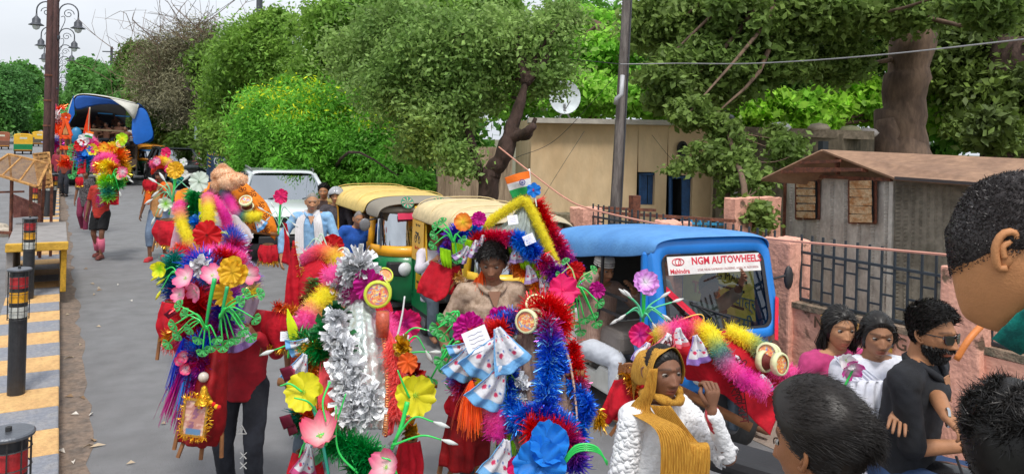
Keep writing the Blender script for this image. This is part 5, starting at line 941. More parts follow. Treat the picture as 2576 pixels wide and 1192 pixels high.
def person(label, u, vt, d, face=0, h=1.68, z0=None, sit=None, lean=0, side=0, head=(0, 0, 0), lh=None, rh=None, feet=None, shirt=None, sleeve=.35, pants=None, plen=1.0, shoes=None, skin='a', hair=None, det=2, seed=0, fem=0, group=None, beard=0, curl=(.5, .5), hdir=(None, None), turn=0, slim=1, hem=.80, neck=0, eyes=True, cat='person', handup=(None, None), elbow=(None, None), headk=1.0, limb=1.0):
    top_ = P(u, vt, d); k = h/1.7; rg = np.random.default_rng(seed); ph = R(face); f = (-fw)*math.cos(ph)+rt*math.sin(ph); rz = math.atan2(-f.x, f.y)
    seat = (sit*1.0/k) if sit else None; Lr = Euler((-R(lean), R(side), 0)).to_matrix(); pel = Vector((0, 0, .93)) if not seat else Vector((0, 0, seat))
    def sp(x, y, z): return pel+Lr @ Vector((x, y, z-.93))
    nb = sp(0, 0, 1.43); hp = sp(0, .01, 1.47); hc = hp+Lr @ Vector((0, .016, .100)); hm = Matrix.Translation(hc) @ Euler((R(-head[1]), R(head[2]), R(-head[0]))).to_matrix().to_4x4() @ Matrix.Scale(1.0*headk, 4)
    ht = hc.z+.116
    if z0 is None: z0 = top_.z-ht*k if (sit or abs(top_.z-ht*k) > .0) else 0
    off = Matrix.Rotation(rz, 3, 'Z') @ Vector((hc.x, hc.y, 0))*k; root = Vector((top_.x-off.x, top_.y-off.y, z0))
    t = thing('person', label, cat, (0, 0, 0), 0, group); vx = {1: .0085, 2: .013, 3: .026}[det]
    if slim: sh = .178*slim
    Sl, Sr = sp(-sh, 0, 1.385), sp(sh, 0, 1.385); lh = lh or (-.25, .06, .80); rh = rh or (.25, .06, .80)
    def toL(p): # allow world targets
        if isinstance(p, Vector): q = Matrix.Rotation(-rz, 3, 'Z') @ (p-root); return q/k
        return Vector(p)
    TL, TR = toL(lh), toL(rh); e0, e1 = elbow[0] or (-.5, -.6, -.6), elbow[1] or (.5, -.6, -.6)
    El, Wl = ik(Sl, TL, .285, .255, e0); Er, Wr = ik(Sr, TR, .285, .255, e1)
    if seat: fl, fr_ = (feet or ((-.14, .42, seat-.44), (.14, .42, seat-.44)))
    else: fl, fr_ = feet or ((-.10, .02, .09), (.10, -.03, .09))
    Hl, Hr = pel+Vector((-.095, 0, -.02)), pel+Vector((.095, 0, -.02)); Kl, Al = ik(Hl, fl, .43, .42, (-.15, 1, .1)); Kr, Ar = ik(Hr, fr_, .43, .42, (.15, 1, .1))
    # ---- body, one surface
    b = MB(); S1 = slim
    b.ball(sp(0, 0, 1.26), (.155*S1, .10, .17), 16, Lr); b.ball(sp(0, 0, 1.05), (.13*S1, .095, .17), 16, Lr); b.ball(pel+Vector((0, -.01, .0)), (.155*S1, .11, .12), 16)
    capsule(b, sp(0, -.01, 1.36), hp+Vector((0, -.005, .06)), .062, .052); capsule(b, Sl.lerp(nb, .1), nb, .055, .05); capsule(b, Sr.lerp(nb, .1), nb, .055, .05)
    for (S_, E_, W_, s, i, hd, hu) in ((Sl, El, Wl, -1, 0, hdir[0], handup[0]), (Sr, Er, Wr, 1, 1, hdir[1], handup[1])):
        capsule(b, S_, E_, .048, .038); capsule(b, E_, W_, .039, .026); hx = (Vector(hd) if hd else (W_-E_)).normalized()
        hz = Vector(hu) if hu else Vector((s*.9, .2, .1)); hz = (hz-hx*hz.dot(hx)).normalized(); hy = hz.cross(hx)
        for oy in (-.022, 0, .022): capsule(b, W_+hx*.012+hy*oy*.5, W_+hx*.075+hy*oy*1.3, .016, .0155)
    for (H_l, K_, A_, s) in ((Hl, Kl, Al, -1), (Hr, Kr, Ar, 1)):
        capsule(b, H_l, K_, .078, .052); capsule(b, K_, A_, .052, .035); capsule(b, K_.lerp(A_, .2)+Vector((0, -.012, 0)), K_.lerp(A_, .5)+Vector((0, -.008, 0)), .048, .04); capsule(b, A_+Vector((0, -.03, -.04)), A_+Vector((s*.01, .13, -.055)), .036, .03)
    sc = SK[skin] if isinstance(skin, str) else skin
    body = remesh(b, vx, 5 if det > 1 else 4); nb_ = len(body.vertices); V = np.empty(nb_*3, dtype=np.float32); body.vertices.foreach_get('co', V); V = V.reshape(-1, 3)
    npz = len(body.polygons); Fb = np.empty(npz*4, dtype=np.int32); lt = np.empty(npz, dtype=np.int32); body.polygons.foreach_get('loop_total', lt)
    Fq = []
    if (lt == 4).all(): body.loops.foreach_get('vertex_index', Fb); Fq = [Fb.reshape(-1, 4)]
    bc = np.tile(np.array(sc), (nb_, 1))
    hcl = hair.get('color', (.012, .010, .009)) if hair else (.02, .015, .012)
    HP, HF, HC = head_mesh(sc, *{1: (132, 100), 2: (64, 48), 3: (28, 20)}[det], beard=beard, hairc=hcl, fem=fem, lip=(sc[0]*1.15+.05, sc[1]*.75, sc[2]*.85), brow=.6)
    hmn = np.array(hm); HP = HP@hmn[:3, :3].T+hmn[:3, 3]; V2 = [V, HP]; F2 = Fq+[HF+nb_]; C2 = [bc, HC]; o_ = nb_+len(HP)
    eb = MB(); 
    for s in (-1, 1): ear(eb, s)
    eb.v = [tuple(hm @ Vector(q)) for q in eb.v]; fb = eb
    if det < 3:
        for (E_, W_, s, i) in ((El, Wl, -1, 0), (Er, Wr, 1, 1)):
            hx = (Vector(hdir[i]) if hdir[i] else (W_-E_)).normalized(); hz = Vector(handup[i]) if handup[i] else Vector((s*.9, .2, .1)); hand(fb, W_, hx, hz, -s, 1, curl[i])
    q4 = np.array([f for f in fb.f if len(f) == 4], dtype=np.int32); qn = [np.array([f], dtype=np.int32) for f in fb.f if len(f) != 4]
    V2.append(np.array(fb.v)); F2 += [q4+o_]+[f+o_ for f in qn]; C2.append(np.tile(np.array(sc), (len(fb.v), 1)))
    bpy.data.meshes.remove(body); me = npmesh(np.concatenate(V2), F2, True, np.concatenate(C2)); sm = mat('skin', attr=True, rough=.58, var=.13, vs=26, bump=.14, bs=260, spec=.4); link('body', me, sm, t)
    if det < 3 and eyes:
        for s in (-1, 1):
            b = MB(); M_ = hm @ Matrix.Translation((s*.0315, .0722, .0115)) @ Matrix.Rotation(-pi/2, 4, 'X'); n = 12
            for r_, z_, c_ in ((.0135, .0, (.34, .31, .28)), (.0115, .0075, (.34, .31, .28)), (.0076, .0113, (.30, .27, .24)), (.0070, .0116, (.02, .01, .007)), (.001, .0136, (.005, .004, .004))):
                b.cur = c_; b.add([M_ @ Vector((r_*math.cos(2*pi*j/n), r_*math.sin(2*pi*j/n)*.62, z_)) for j in range(n)], [])
            b.f = [(i*n+j, i*n+(j+1) % n, (i+1)*n+(j+1) % n, (i+1)*n+j) for i in range(4) for j in range(n)]; b.mi = [0]*len(b.f); b.obj('eye', mat('eye', attr=True, rough=.1, var=0, bump=0), t, smooth=True, col=True)
            if det == 1:
                lid = MB(); lid.tube([hm @ Vector((s*(.031+.016*x), .0885-.006*x*x-.002*abs(x), .0165+.0015-.0075*x*x)) for x in np.linspace(-1, 1, 9)], .0016, 5); lid.obj('eyelid', mat('eyelid_dark', tuple(c*.25 for c in sc), .6), t)
    if hair: hk = dict(hair); hk['low'] = fem; make_hair('s', hm, t, det, seed+5, **hk)
    # ---- clothes
    vc = vx*1.25
    if shirt:
        b = MB(); inf = .018
        def ell(z0, z1, w0, w1, dp0, dp1):
            rows = []
            for z, w_, dp in ((z0, w0, dp0), ((z0+z1)/2, (w0+w1)/2, (dp0+dp1)/2), (z1, w1, dp1)):
                rows.append([(sp(w_*math.cos(a), dp*math.sin(a), z) if z > .95 or not seat else pel+Vector((w_*math.cos(a), dp*math.sin(a), z-.93))) for a in np.linspace(0, 2*pi, 25)[:-1]])
            b.grid(rows, True); o = len(b.v)-72; b.f.append(tuple(o+j for j in range(24))[::-1]); b.f.append(tuple(o+48+j for j in range(24))); b.mi += [0, 0]
        b.ball(sp(0, .002, 1.265), (.158*S1+inf, .106+inf, .186), 18, Lr); ell(1.32, .98, .158*S1+.02, .142*S1+.02, .125, .122); ell(1.02, hem, .142*S1+.02, .155*S1+.024, .122, .128)
        # flatten front-back
        capsule(b, Sl.lerp(nb, -.02), nb+Vector((0, -.006, -.03)), .072, .07); capsule(b, Sr.lerp(nb, -.02), nb+Vector((0, -.006, -.03)), .072, .07)
        for (S_, E_, W_) in ((Sl, El, Wl), (Sr, Er, Wr)):
            if sleeve <= 1 and sleeve > 0: capsule(b, S_, S_.lerp(E_, .1), .062*limb, .062*limb); flat(b, S_, S_.lerp(E_, min(1, sleeve*2) if sleeve < .5 else 1), .062*limb, .056*limb)
            if sleeve >= .5: capsule(b, E_, E_, .05*limb, .05*limb); flat(b, S_.lerp(E_, .9), E_, .053*limb, .052*limb); capsule(b, S_.lerp(E_, .95), E_.lerp(W_, .05*limb), .052*limb, .05*limb); flat(b, E_, E_.lerp(W_, (sleeve-.5)*2*.97), .05*limb, .042*limb)
        link('shirt', remesh(b, vc, 4, .0075 if det < 3 else .006, seed+1), shirt, t)
        if neck: # collar
            c = MB(); c.tube([nb+Lr @ Vector((.085*math.cos(a), .02+.085*math.sin(a), .015-.05*max(0, math.sin(a))**2)) for a in np.linspace(pi/2+.35, pi/2+2*pi-.35, 16)], .016, 7); c.obj('collar', shirt, t, smooth=True)
            b = MB(); b.prism([nb+Lr @ Vector((-.042, .105, -.015)), nb+Lr @ Vector((.042, .105, -.015)), nb+Lr @ Vector((0, .142, -.12))], Lr @ Vector((0, .004, 0))); b.obj('open_neck', sm_skin(sc), t)
    if pants:
        b = MB(); b.ball(pel+Vector((0, -.01, 0)), (.165*S1+.01, .122, .13), 18)
        for (H_l, K_, A_, s) in ((Hl, Kl, Al, -1), (Hr, Kr, Ar, 1)):
            if plen <= .5: flat(b, H_l, H_l.lerp(K_, plen*2), .098, .098)
            else: flat(b, H_l, K_, .098, .078); capsule(b, K_, K_.lerp(A_, .05), .074, .072); flat(b, K_, K_.lerp(A_, (plen-.5)*2*1.02), .074, .064)
            capsule(b, H_l, H_l.lerp(K_, .1), .095, .095)
        link('trousers' if plen > .5 else 'shorts', remesh(b, vc, 3, .007 if det < 3 else 0, seed+2), pants, t)
    if shoes:
        for (A_, s) in ((Al, -1), (Ar, 1)):
            b = MB(); capsule(b, A_+Vector((0, -.04, -.045)), A_+Vector((s*.012, .14, -.06)), .045, .042); b.box(A_+Vector((s*.006, .05, -.085)), (.09, .26, .02)); link('shoe', remesh(b, vc, 3), shoes, t)
    t.location = root; t.rotation_euler = (0, 0, rz); t.scale = (k, k, k)
    W = Matrix.Translation(root) @ Matrix.Rotation(rz, 4, 'Z') @ Matrix.Scale(k, 4)
    for c in t.children:  # children were built in person-local space
        pass
    return dict(t=t, W=W, H=W @ hm, Wl=W @ Wl, Wr=W @ Wr, nb=W @ nb, Sl=W @ Sl, Sr=W @ Sr, k=k, sp=lambda x, y, z: W @ sp(x, y, z), El=W @ El, Er=W @ Er, W4=W, hm=hm)
def sm_skin(sc): return mat('skin_%d_%d' % (int(sc[0]*100), int(sc[1]*100)), sc, .5, var=.07, vs=18, bump=.05)
def fab(n, c, c2=None, **k): return mat('cloth_'+n, c, k.pop('rough', .85), var=k.pop('var', .12), vs=k.pop('vs', 9), bump=k.pop('bump', .25), bs=k.pop('bs', 300), col2=c2, **k)
SH = dict(thick=.012, length=.028, n=900, width=.004); SHF = dict(thick=.012, length=.02, n=120, width=.01)
def pt(D_, x, y, z): return D_['H'] @ Vector((x, y, z))
def acc(D_, mb, name, m, **k): return mb.obj(name, m, D_['t'], **k)
shoe_d = fab('shoe_dark', '#2a2524'); shoe_r = fab('shoe_red', '#b8343a'); jean = fab('jeans', '#56616c', '#48525e'); dkj = fab('jeans_dark', '#24262e', '#30333c'); 
# --- A girl with mustard scarf
whc = fab('white_ruffle', '#e6e6e8', bs=60, bump=.5); must = fab('mustard', '#cf9a3c', '#b8812c', vs=20, bump=.6, bs=40, stretch=(6, 6, .8))
ga = person('girl in white frilled blouse with a mustard scarf over her head', 1668, 872, 3.1, 32, h=1.6, head=(12, -4, 0), lh=P(1788, 1030, 2.95), rh=(.24, .05, .72), shirt=whc, sleeve=1, pants=whc, skin='d', det=1, seed=11, fem=1, hair=dict(thick=.008, length=.03, n=1500, width=.003, comb=(0, -1, .1), lift=.15, fade=False), slim=.8, hem=.5, curl=(1.2, .5), limb=.82, shoes=shoe_d, elbow=((-.5, .1, -1), None), hdir=((-.1, 0, 1), None), handup=((0, 1, 0), None))
t = ga['t']
# frills on the sleeve and torso
fr = MB(); rg = np.random.default_rng(3)
for (a, c, r_, n_) in ((ga['Sr'], ga['Er'], .055, 17), (ga['Er'], ga['Wr'], .047, 15), (ga['Sl'], ga['El'], .054, 15)):
    for k in range(n_):
        fr = MB(); p = a.lerp(c, (k+.5)/n_); ax = (c-a).normalized(); o_ = ax.orthogonal().normalized(); q_ = ax.cross(o_); ring_ = []
        for j in range(28): an = 2*pi*j/28; rr_ = r_*(1+.05*math.sin(j*(1.7+.5*math.sin(k*2.3))+k*1.7)+.03*math.sin(j*.9+k*4.1)); ring_.append(p+(o_*math.cos(an)+q_*math.sin(an))*rr_+ax*.006*math.sin(j*3.1+k))
        fr.grid([[v-ax*.014+(p-v)*.10 for v in ring_], ring_, [v+ax*.012+(p-v)*.06 for v in ring_]], True); fr.obj('frill', whc, t, smooth=True, solid=.003)
# scarf: hood around the head plus two long falls
H = ga['H']; b = MB(); rows = []
for j in range(15):
    s = -1+2*j/14; row = []
    for i in range(16):
        tt = i/15; a = s*R(112); 
        if tt < .55: e = tt/.55; yy = .064-.175*e; x = math.sin(a)*(.085+.008*e); z = math.cos(a)*(.130-.035*e*e)-.008; q = Vector((x, yy-.03*abs(s)**3, z)); q.z -= .01*math.sin(s*9+i)
        else: e = (tt-.55)/.45; x = math.sin(a)*(.093-.02*e); q = Vector((x, -.111-.012*e, math.cos(a)*.10-.008-.13*e))
        row.append(H @ q)
    rows.append(row)
b.grid(rows); b.obj('scarf_hood', must, t, smooth=True, solid=.004, sub=1)
def hang(name, pth, widths, n=9, depth=.03, m=must, seed=0, par_=t, amp=1.0):
    "a hanging strip with vertical folds along path"
    pp = cr_interp(pth, 26); ww = np.interp(np.linspace(0, 1, 26), np.linspace(0, 1, len(widths)), widths); b = MB(); rows = []
    for i, p in enumerate(pp):
        p = Vector(p); rows.append([p+rt*ww[i]*(j/(n*3-1)-.5)+(-fw)*(depth*amp*(.5+.5*math.sin(j*1.35+seed+.5*math.sin(i*.3)))+depth*.8*math.sin(pi*j/(n*3-1))) for j in range(n*3)])
    b.grid(rows); return b.obj(name, m, par_, smooth=True, solid=.003)
nb = ga['nb']
hang('scarf_fall', [pt(ga, .075, .05, .04), pt(ga, .092, .04, -.06), nb+rt*-.085-fw*.09+Vector((0, 0, .0)), P(1690, 1090, 2.9), P(1700, 1230, 2.88)], [.035, .05, .09, .11, .12], seed=1, n=18, depth=.008)
hang('scarf_fall', [nb+rt*-.01-fw*.10+Vector((0, 0, .03)), nb+rt*.085-fw*.115+Vector((0, 0, -.10)), P(1745, 1120, 2.9), P(1738, 1230, 2.88)], [.08, .10, .12, .13], seed=4, n=18, depth=.008)
b = MB(); b.tube([nb+Vector((0, 0, .045+.014*math.sin(a*2)))+rt*(.078*math.cos(a)+.012)+fw*(-.012+.076*math.sin(a)) for a in np.linspace(0, 2*pi, 22)], [.017+.006*math.sin(i*1.7) for i in range(22)], 9); b.obj('scarf_wrap', must, t, smooth=True)
b = MB(); 
for k in range(3): b.tube([ga['Wl'].lerp(ga['El'], .10+.09*k)+Vector((math.cos(a), math.sin(a)*.3, math.sin(a)))*.034 for a in np.linspace(0, 2*pi, 13)], .006, 5)
b.obj('bangle', mat('bangle_red', (.4, .03, .04), .4), t)
# --- riders on the motorcycle
pinkc = fab('pink', '#c4447c', '#b33b70'); whs = fab('white_saree', '#dfe0ea', '#d2d5e2'); blks = fab('black_shirt', '#1b1c20', '#24262c')
gb = person('girl in pink top with loose dark hair, rearmost on the motorcycle', 2112, 776, 3.95, 18, h=1.6, sit=.82, head=(14, 2, 0), shirt=pinkc, sleeve=.4, pants=dkj, skin='c', det=1, seed=21, fem=1, hair=dict(thick=.014, length=.05, n=2200, width=.0035, comb=(0, -.8, -.6), lift=.2, fade=False), slim=.95)
def longhair(D_, pts, r, n, seed, color=(.012, .010, .009), w_=.004, name='hair_lock'):
    rg = np.random.default_rng(seed); pp = [D_['H'] @ Vector(p) for p in pts]; P0 = np.array([list(pp[0])]*n)+rg.normal(size=(n, 3))*r*.4; Pm = np.array([list(pp[1])]*n)+rg.normal(size=(n, 3))*r*.7; P2 = np.array([list(pp[2])]*n)+rg.normal(size=(n, 3))*r
    V, F, _ = ribbons(P0, Pm, P2, np.full(n, w_), None); hm_ = mat('hair_'+'%02d%02d%02d' % tuple(int(c*255) for c in color), color, .42); link(name, npmesh(V, F, True), hm_, D_['t'])
for s in (-1, 1): longhair(gb, [(s*.075, -.02, .03), (s*.09, -.01, -.08), (s*.075, -.02, -.19)], .018, 260, 5+s)
gc = person('woman in white saree with dark tied hair sitting between the girl and the rider', 2208, 790, 3.75, 5, h=1.6, sit=.84, head=(14, 6, 0), lh=P(2255, 1075, 3.2), shirt=whs, sleeve=.4, pants=whs, skin=(.33, .16, .085), det=1, seed=31, fem=1, hair=dict(thick=.016, length=.04, n=2200, width=.0035, comb=(0, -1, -.2), lift=.12, fade=False), slim=1.0, curl=(.25, .5), hdir=((.55, .75, -.35), None), handup=((.1, .4, 1), None))
b = MB(); b.ball(pt(gc, -.05, -.105, -.05), (.05, .04, .045), 14); b.obj('hair_bun', mat('hair_bun', (.012, .010, .009), .45, var=.3, vs=80), gc['t'], smooth=True)
for s in (-1, 1): longhair(gc, [(s*.07, .03, .06), (s*.088, .0, .0), (s*.07, -.07, -.06)], .014, 260, 15+s)
hang('saree_drape', [gc['Sr']+Vector((0, 0, .07)), gc['nb']-fw*.13+rt*-.04+Vector((0, 0, -.10)), P(2160, 960, 3.55), P(2170, 1150, 3.5)], [.09, .2, .26, .26], m=whs, par_=gc['t'], seed=2, depth=.02)
gd = person('bearded man in black shirt and sunglasses riding the motorcycle', 2348, 778, 3.42, 45, h=1.74, sit=.82, lean=8, head=(16, 2, 0), lh=P(2398, 1098, 2.95), rh=P(2450, 1120, 3.3), shirt=blks, sleeve=.58, pants=fab('blue_jeans', '#2e4468', '#263a5c'), skin='a', det=1, seed=41, beard=.9, hair=dict(thick=.022, length=.05, n=4200, width=.0035, comb=(.2, .6, .7), lift=.8), slim=1.12, curl=(.9, .9), hdir=((.5, .8, -.25), (.2, 1, -.2)), handup=((0, .3, 1), (0, .3, 1)), neck=1, shoes=shoe_d)
# sunglasses
H = gd['H']; b = MB(); sg_ = mat('sunglass_black', (.008, .008, .01), .12, bump=0, coat=1)
for s in (-1, 1):
    b.prism([H @ Vector((s*x, .098-.012*(x/.05)**2, z)) for x, z in ((.008, .026), (.056, .028), (.054, -.002), (.045, -.012), (.018, -.012), (.009, .0))], H.to_3x3() @ Vector((0, .006, 0))); b.bar(H @ Vector((s*.058, .084, .02)), H @ Vector((s*.078, -.01, .018)), .005)
b.bar(H @ Vector((-.01, .108, .018)), H @ Vector((.01, .108, .018)), .006); b.obj('sunglasses', sg_, gd['t'], bevel=.001)
def beardf(D_, n, seed, L=.014):
    rg = np.random.default_rng(seed); D2 = rg.normal(size=(n*14, 3)); D2 /= np.linalg.norm(D2, axis=1)[:, None]; Q = head_pts(D2); X, Y, Z = Q.T; ok = (Z < -.028) & (Y > -.01) & ~((abs(X) < .021) & (abs(Z+.06) < .012)) & (Z > -.112) & ((abs(X) > .03) | (Z < -.07) | (abs(Z+.043) < .006)); Q = Q[ok][:n]; D2 = D2[ok][:n]; k = len(Q)
    d = D2*.8+np.array([0, .3, -.8]); d /= np.linalg.norm(d, axis=1)[:, None]; V, F, _ = ribbons(Q, Q+d*L*.5, Q+d*L, np.full(k, .003), None); me = npmesh(V, F, True); me.transform(D_['H']); link('beard', me, mat('beard_dark', (.012, .010, .009), .5), D_['t'])
beardf(gd, 2600, 4)
b = MB(); b.tube([gd['Wl']+Vector((math.cos(a)*.5, math.cos(a)*.5, math.sin(a)))*.036 for a in np.linspace(0, 2*pi, 17)], .006, 6); b.obj('bracelet', chrome, gd['t'])
# --- foreground heads
fg = dict(n=15000, width=.0022)
ge = person('young man with thick swept hair seen from behind at the bottom right, facing left', 2062, 1000, 1.74, -142, h=1.78, headk=.98, head=(0, 8, 0), shirt=fab('grey_shirt_front', '#4a4e55'), sleeve=.4, pants=dkj, skin=(.34, .14, .06), det=1, seed=51, hair=dict(thick=.040, length=.075, n=20000, width=.0016, comb=(.25, -.9, .05), lift=.06, color=(.016, .012, .010)), shoes=shoe_d)
gf = person('curly haired person with back turned at the bottom right corner', 2556, 1004, 1.62, 158, h=1.72, head=(0, 4, 0), shirt=fab('dark_shirt_front', '#30343a'), sleeve=.4, pants=dkj, skin=(.30, .13, .065), det=1, seed=61, hair=dict(thick=.032, length=.05, n=17000, width=.0024, comb=(0, 0, .1), lift=.9, curl=2.2, fade=False), shoes=shoe_d)
gg = person('boy with short cropped hair and teal face mask filling the right edge', 2562, 476, 1.28, 52, h=1.7, lean=-52, head=(0, 30, -8), shirt=fab('tan_shirt_front', '#5b5048'), sleeve=.4, pants=dkj, skin=(.50, .22, .09), det=1, seed=71, hair=dict(thick=.012, length=.014, n=16000, width=.0018, comb=(0, 0, .4), lift=1.0, color=(.03, .024, .024)), shoes=shoe_d, headk=1.14)
H = gg['H']; b = MB(); rows = []
for z in np.linspace(.0, -.10, 8):
    row = []
    for a in np.linspace(-1.05, 1.05, 15): D2 = np.array([[math.sin(a), math.cos(a), z/.1]]); D2 /= np.linalg.norm(D2); q = head_pts(D2)[0]; row.append(H @ Vector((q[0]*1.06, q[1]*1.07+.006, z-.012+.004*math.sin(z*200))))
    rows.append(row)
b.grid(rows); b.obj('face_mask', fab('teal_mask', '#14897e', '#0e5f5c', vs=30), gg['t'], smooth=True, solid=.003)
# bench the tall front people stand on
def stool(g, z, lb):
    if z < .12: return
    st = thing('wooden_stool', lb, 'stool', (g.x, g.y, 0)); MB().box((g.x, g.y, z-.02), (.5, .4, .04)).obj('seat', wood, st, bevel=.005)
    for a in (-.2, .2):
        for c in (-.15, .15): MB().bar((g.x+a, g.y+c, 0), (g.x+a, g.y+c, z-.04), .04).obj('leg', wood, st)
stool(gg['t'].location, gg['t'].location.z, 'wooden stool under the boy with the teal mask'); stool(ge['t'].location, ge['t'].location.z, 'wooden stool under the young man with swept hair'); stool(gf['t'].location, gf['t'].location.z, 'wooden stool under the curly haired person')
# --- marchers
beige = fab('beige_print', '#b8a08c', '#8f7864', vs=22); gh = person('young man in open beige printed shirt carrying the tent shaped kanwar', 1240, 618, 4.8, 14, h=1.72, head=(18, 14, 0), lh=(-.26, .12, .95), rh=(.26, .12, .95), shirt=beige, sleeve=.4, pants=dkj, skin=(.24, .11, .06), det=1, seed=81, hair=dict(thick=.024, length=.06, n=4200, width=.0035, comb=(.3, .8, .1), lift=.5), neck=1, shoes=shoe_d)
redc = fab('red_shirt', '#a8182a', '#8f1424'); gi = person('boy in dark red shirt and ripped black jeans behind the nearest left kanwar', 618, 705, 5.0, 4, h=1.5, lh=(-.15, .3, 1.35), rh=(.25, -.02, .78), shirt=redc, sleeve=1, pants=dkj, skin='d', det=2, seed=91, hair=SH, shoes=shoe_d, neck=1)
# badges on jeans
q = frame(P(608, 1083, 4.70), rt, (0, 0, 1)); b = MB(); 
for a0 in range(3): a1 = R(90+120*a0); a2 = R(90+120*(a0+1)); b.bar(q @ Vector((math.cos(a1)*.035, math.sin(a1)*.035, .0)), q @ Vector((math.cos(a2)*.035, math.sin(a2)*.035, .0)), .006, .004)
for x in (-.01, 0, .01): b.bar(q @ Vector((0, -.008, 0)), q @ Vector((x, .018, 0)), .003, .003)
b.obj('triangle_patch', mat('patch_white', (.6, .6, .58), .7), gi['t'])
for (v, uu) in ((1145, 612), (1170, 612)):
    q = frame(P(uu, v, 4.74), rt, (0, 0, 1)); b = MB(); b.bar(q @ Vector((-.02, -.02, 0)), q @ Vector((.02, .02, 0)), .005); b.bar(q @ Vector((.02, -.02, 0)), q @ Vector((-.02, .02, 0)), .005); b.obj('cross_print', mat('patch_white', (.6, .6, .58), .7), gi['t'])
gj = person('marcher almost hidden behind the silver kanwar, dark hair visible', 790, 700, 5.5, 160, h=1.5, shirt=redc, sleeve=.4, pants=jean, skin='d', det=2, seed=101, hair=SH, shoes=shoe_d)
gk = person('marcher in grey shirt carrying the orange kanwar, head under the cloth', 546, 478, 9.3, 10, h=1.66, lh=P(620, 590, 9.1), rh=(.2, .3, 1.2), shirt=fab('grey_kurta', '#b9b0ae'), sleeve=.5, pants=dkj, skin='d', det=2, seed=111, hair=SH, shoes=shoe_d)
b = MB(); b.tube([gk['Wl'].lerp(gk['El'], .2), gk['Wl'].lerp(gk['El'], .7), gk['El']], [.05, .055, .05], 10); b.obj('arm_sleeve', fab('black_sleeve', '#15151a'), gk['t'], smooth=True)
lb_ = fab('light_blue', '#8fb8dc', '#7da9d2'); gn = person('grey bearded man in light blue shirt and white scarf', 786, 486, 9.4, 12, h=1.72, head=(-4, 4, 0), lh=(-.32, .12, .88), rh=(.34, .1, .9), shirt=lb_, sleeve=.9, pants=fab('navy_trousers', '#22283a'), skin='c', det=1, seed=121, beard=.35, hair=dict(thick=.004, length=.008, n=500, width=.005, color=(.25, .23, .21)), neck=1, shoes=shoe_d, elbow=((-1, -.2, -.2), (1, -.2, -.2)), slim=1.1)
wsc = fab('white_scarf', '#d8d6d8'); 
for s in (-1, 1): hang('scarf_fall', [gn['nb']+rt*.05*s+Vector((0, 0, .05)), gn['nb']+rt*.11*s-fw*.12+Vector((0, 0, -.10)), gn['sp'](-.13*s, .19, 1.0), gn['sp'](-.19*s, .2, .72)], [.08, .1, .12, .1], m=wsc, par_=gn['t'], seed=s, depth=.02)
go = person('young man in dark shirt standing behind the helmeted rider', 815, 466, 12.4, 4, h=1.72, shirt=fab('dark_brown_shirt', '#3a2a26'), sleeve=.4, pants=dkj, skin='a', det=2, seed=131, hair=dict(thick=.024, length=.05, n=900, width=.006, comb=(0, .3, 1), lift=.9), shoes=shoe_d)
gp = person('rider in silver helmet and dark checked shirt on a scooter', 846, 476, 11.2, 6, h=1.7, sit=.80, lh=(-.22, .42, 1.02), rh=(.22, .42, 1.02), shirt=fab('checked_shirt', '#4d464a', '#3b363c', vs=30), sleeve=1, pants=jean, skin='c', det=2, seed=141, hair=SHF, shoes=shoe_d)
def helmet(D_, col, m_n):
    H = D_['H']; b = MB(); rows = []
    for i in range(9):
        a = pi/2*i/8*1.35; rows.append([H @ Vector((math.sin(a)*math.cos(c)*.118, math.sin(a)*math.sin(c)*.138-.006, .02+math.cos(a)*.135)) for c in np.linspace(R(-50) if i > 5 else 0, R(230) if i > 5 else 2*pi, 19)])
    rows = []
    for i in range(10):
        a = .01+i*.21; rows.append([H @ Vector((math.sin(a)*math.sin(c)*.118, -math.sin(a)*math.cos(c)*.135-.004, .02+math.cos(a)*.135)) for c in (np.linspace(-pi, pi, 25) if i < 7 else np.linspace(-2.2, 2.2, 25))])
    b.grid(rows); b.obj('helmet', mat(m_n, col, .3, coat=.6, bump=0), D_['t'], smooth=True, solid=.015)
helmet(gp, (.35, .36, .38), 'helmet_grey')
person('man standing beyond the white car with only head and shoulders visible', 607, 398, 19, 4, h=1.75, shirt=lb_, sleeve=.4, pants=dkj, skin='b', det=2, seed=151, hair=dict(SHF, color=(.1, .09, .085)), shoes=shoe_d, beard=.3)
# scooter of the helmeted rider
sc_ = thing('scooter', 'scooter with bright headlight under the helmeted rider', 'scooter', GD(842, 11)); Ms = Matrix.Translation(GD(846, 11)) @ Matrix.Rotation(math.atan2(*(-(-fw).xy[:] if False else (fw.x, -fw.y))), 4, 'Z')
f_ = -fw; Ms = Matrix((rt.to_4d(), f_.to_4d(), up.to_4d(), (0, 0, 0, 1))).transposed(); Ms[3][3] = 1; 
for i in range(3): Ms[3][i] = 0
Ms = Matrix.Translation(GD(842, 11.15)) @ Matrix(((rt.x, f_.x, 0, 0), (rt.y, f_.y, 0, 0), (0, 0, 1, 0), (0, 0, 0, 1)))
def so_(mb, nm_, m_, **k): return mb.obj(nm_, m_, sc_, M=Ms, **k)
so_(MB().grid([[(-.2, .55, .35), (0, .62, .33), (.2, .55, .35)], [(-.22, .52, .7), (0, .62, .68), (.22, .52, .7)], [(-.14, .42, 1.0), (0, .50, 1.02), (.14, .42, 1.0)]]), 'front_shield', mat('scooter_silver', (.5, .52, .54), .3, coat=.5), smooth=True, solid=.03); so_(MB().box((0, -.1, .65), (.3, .8, .22)), 'seat', blackp, bevel=.05); so_(MB().tube([(-.34, .38, 1.02), (0, .42, 1.02), (.34, .38, 1.02)], .018, 6), 'handlebar', blackp)
so_(MB().ball((0, .60, .86), (.07, .03, .05), 12), 'headlight', lens, smooth=True)
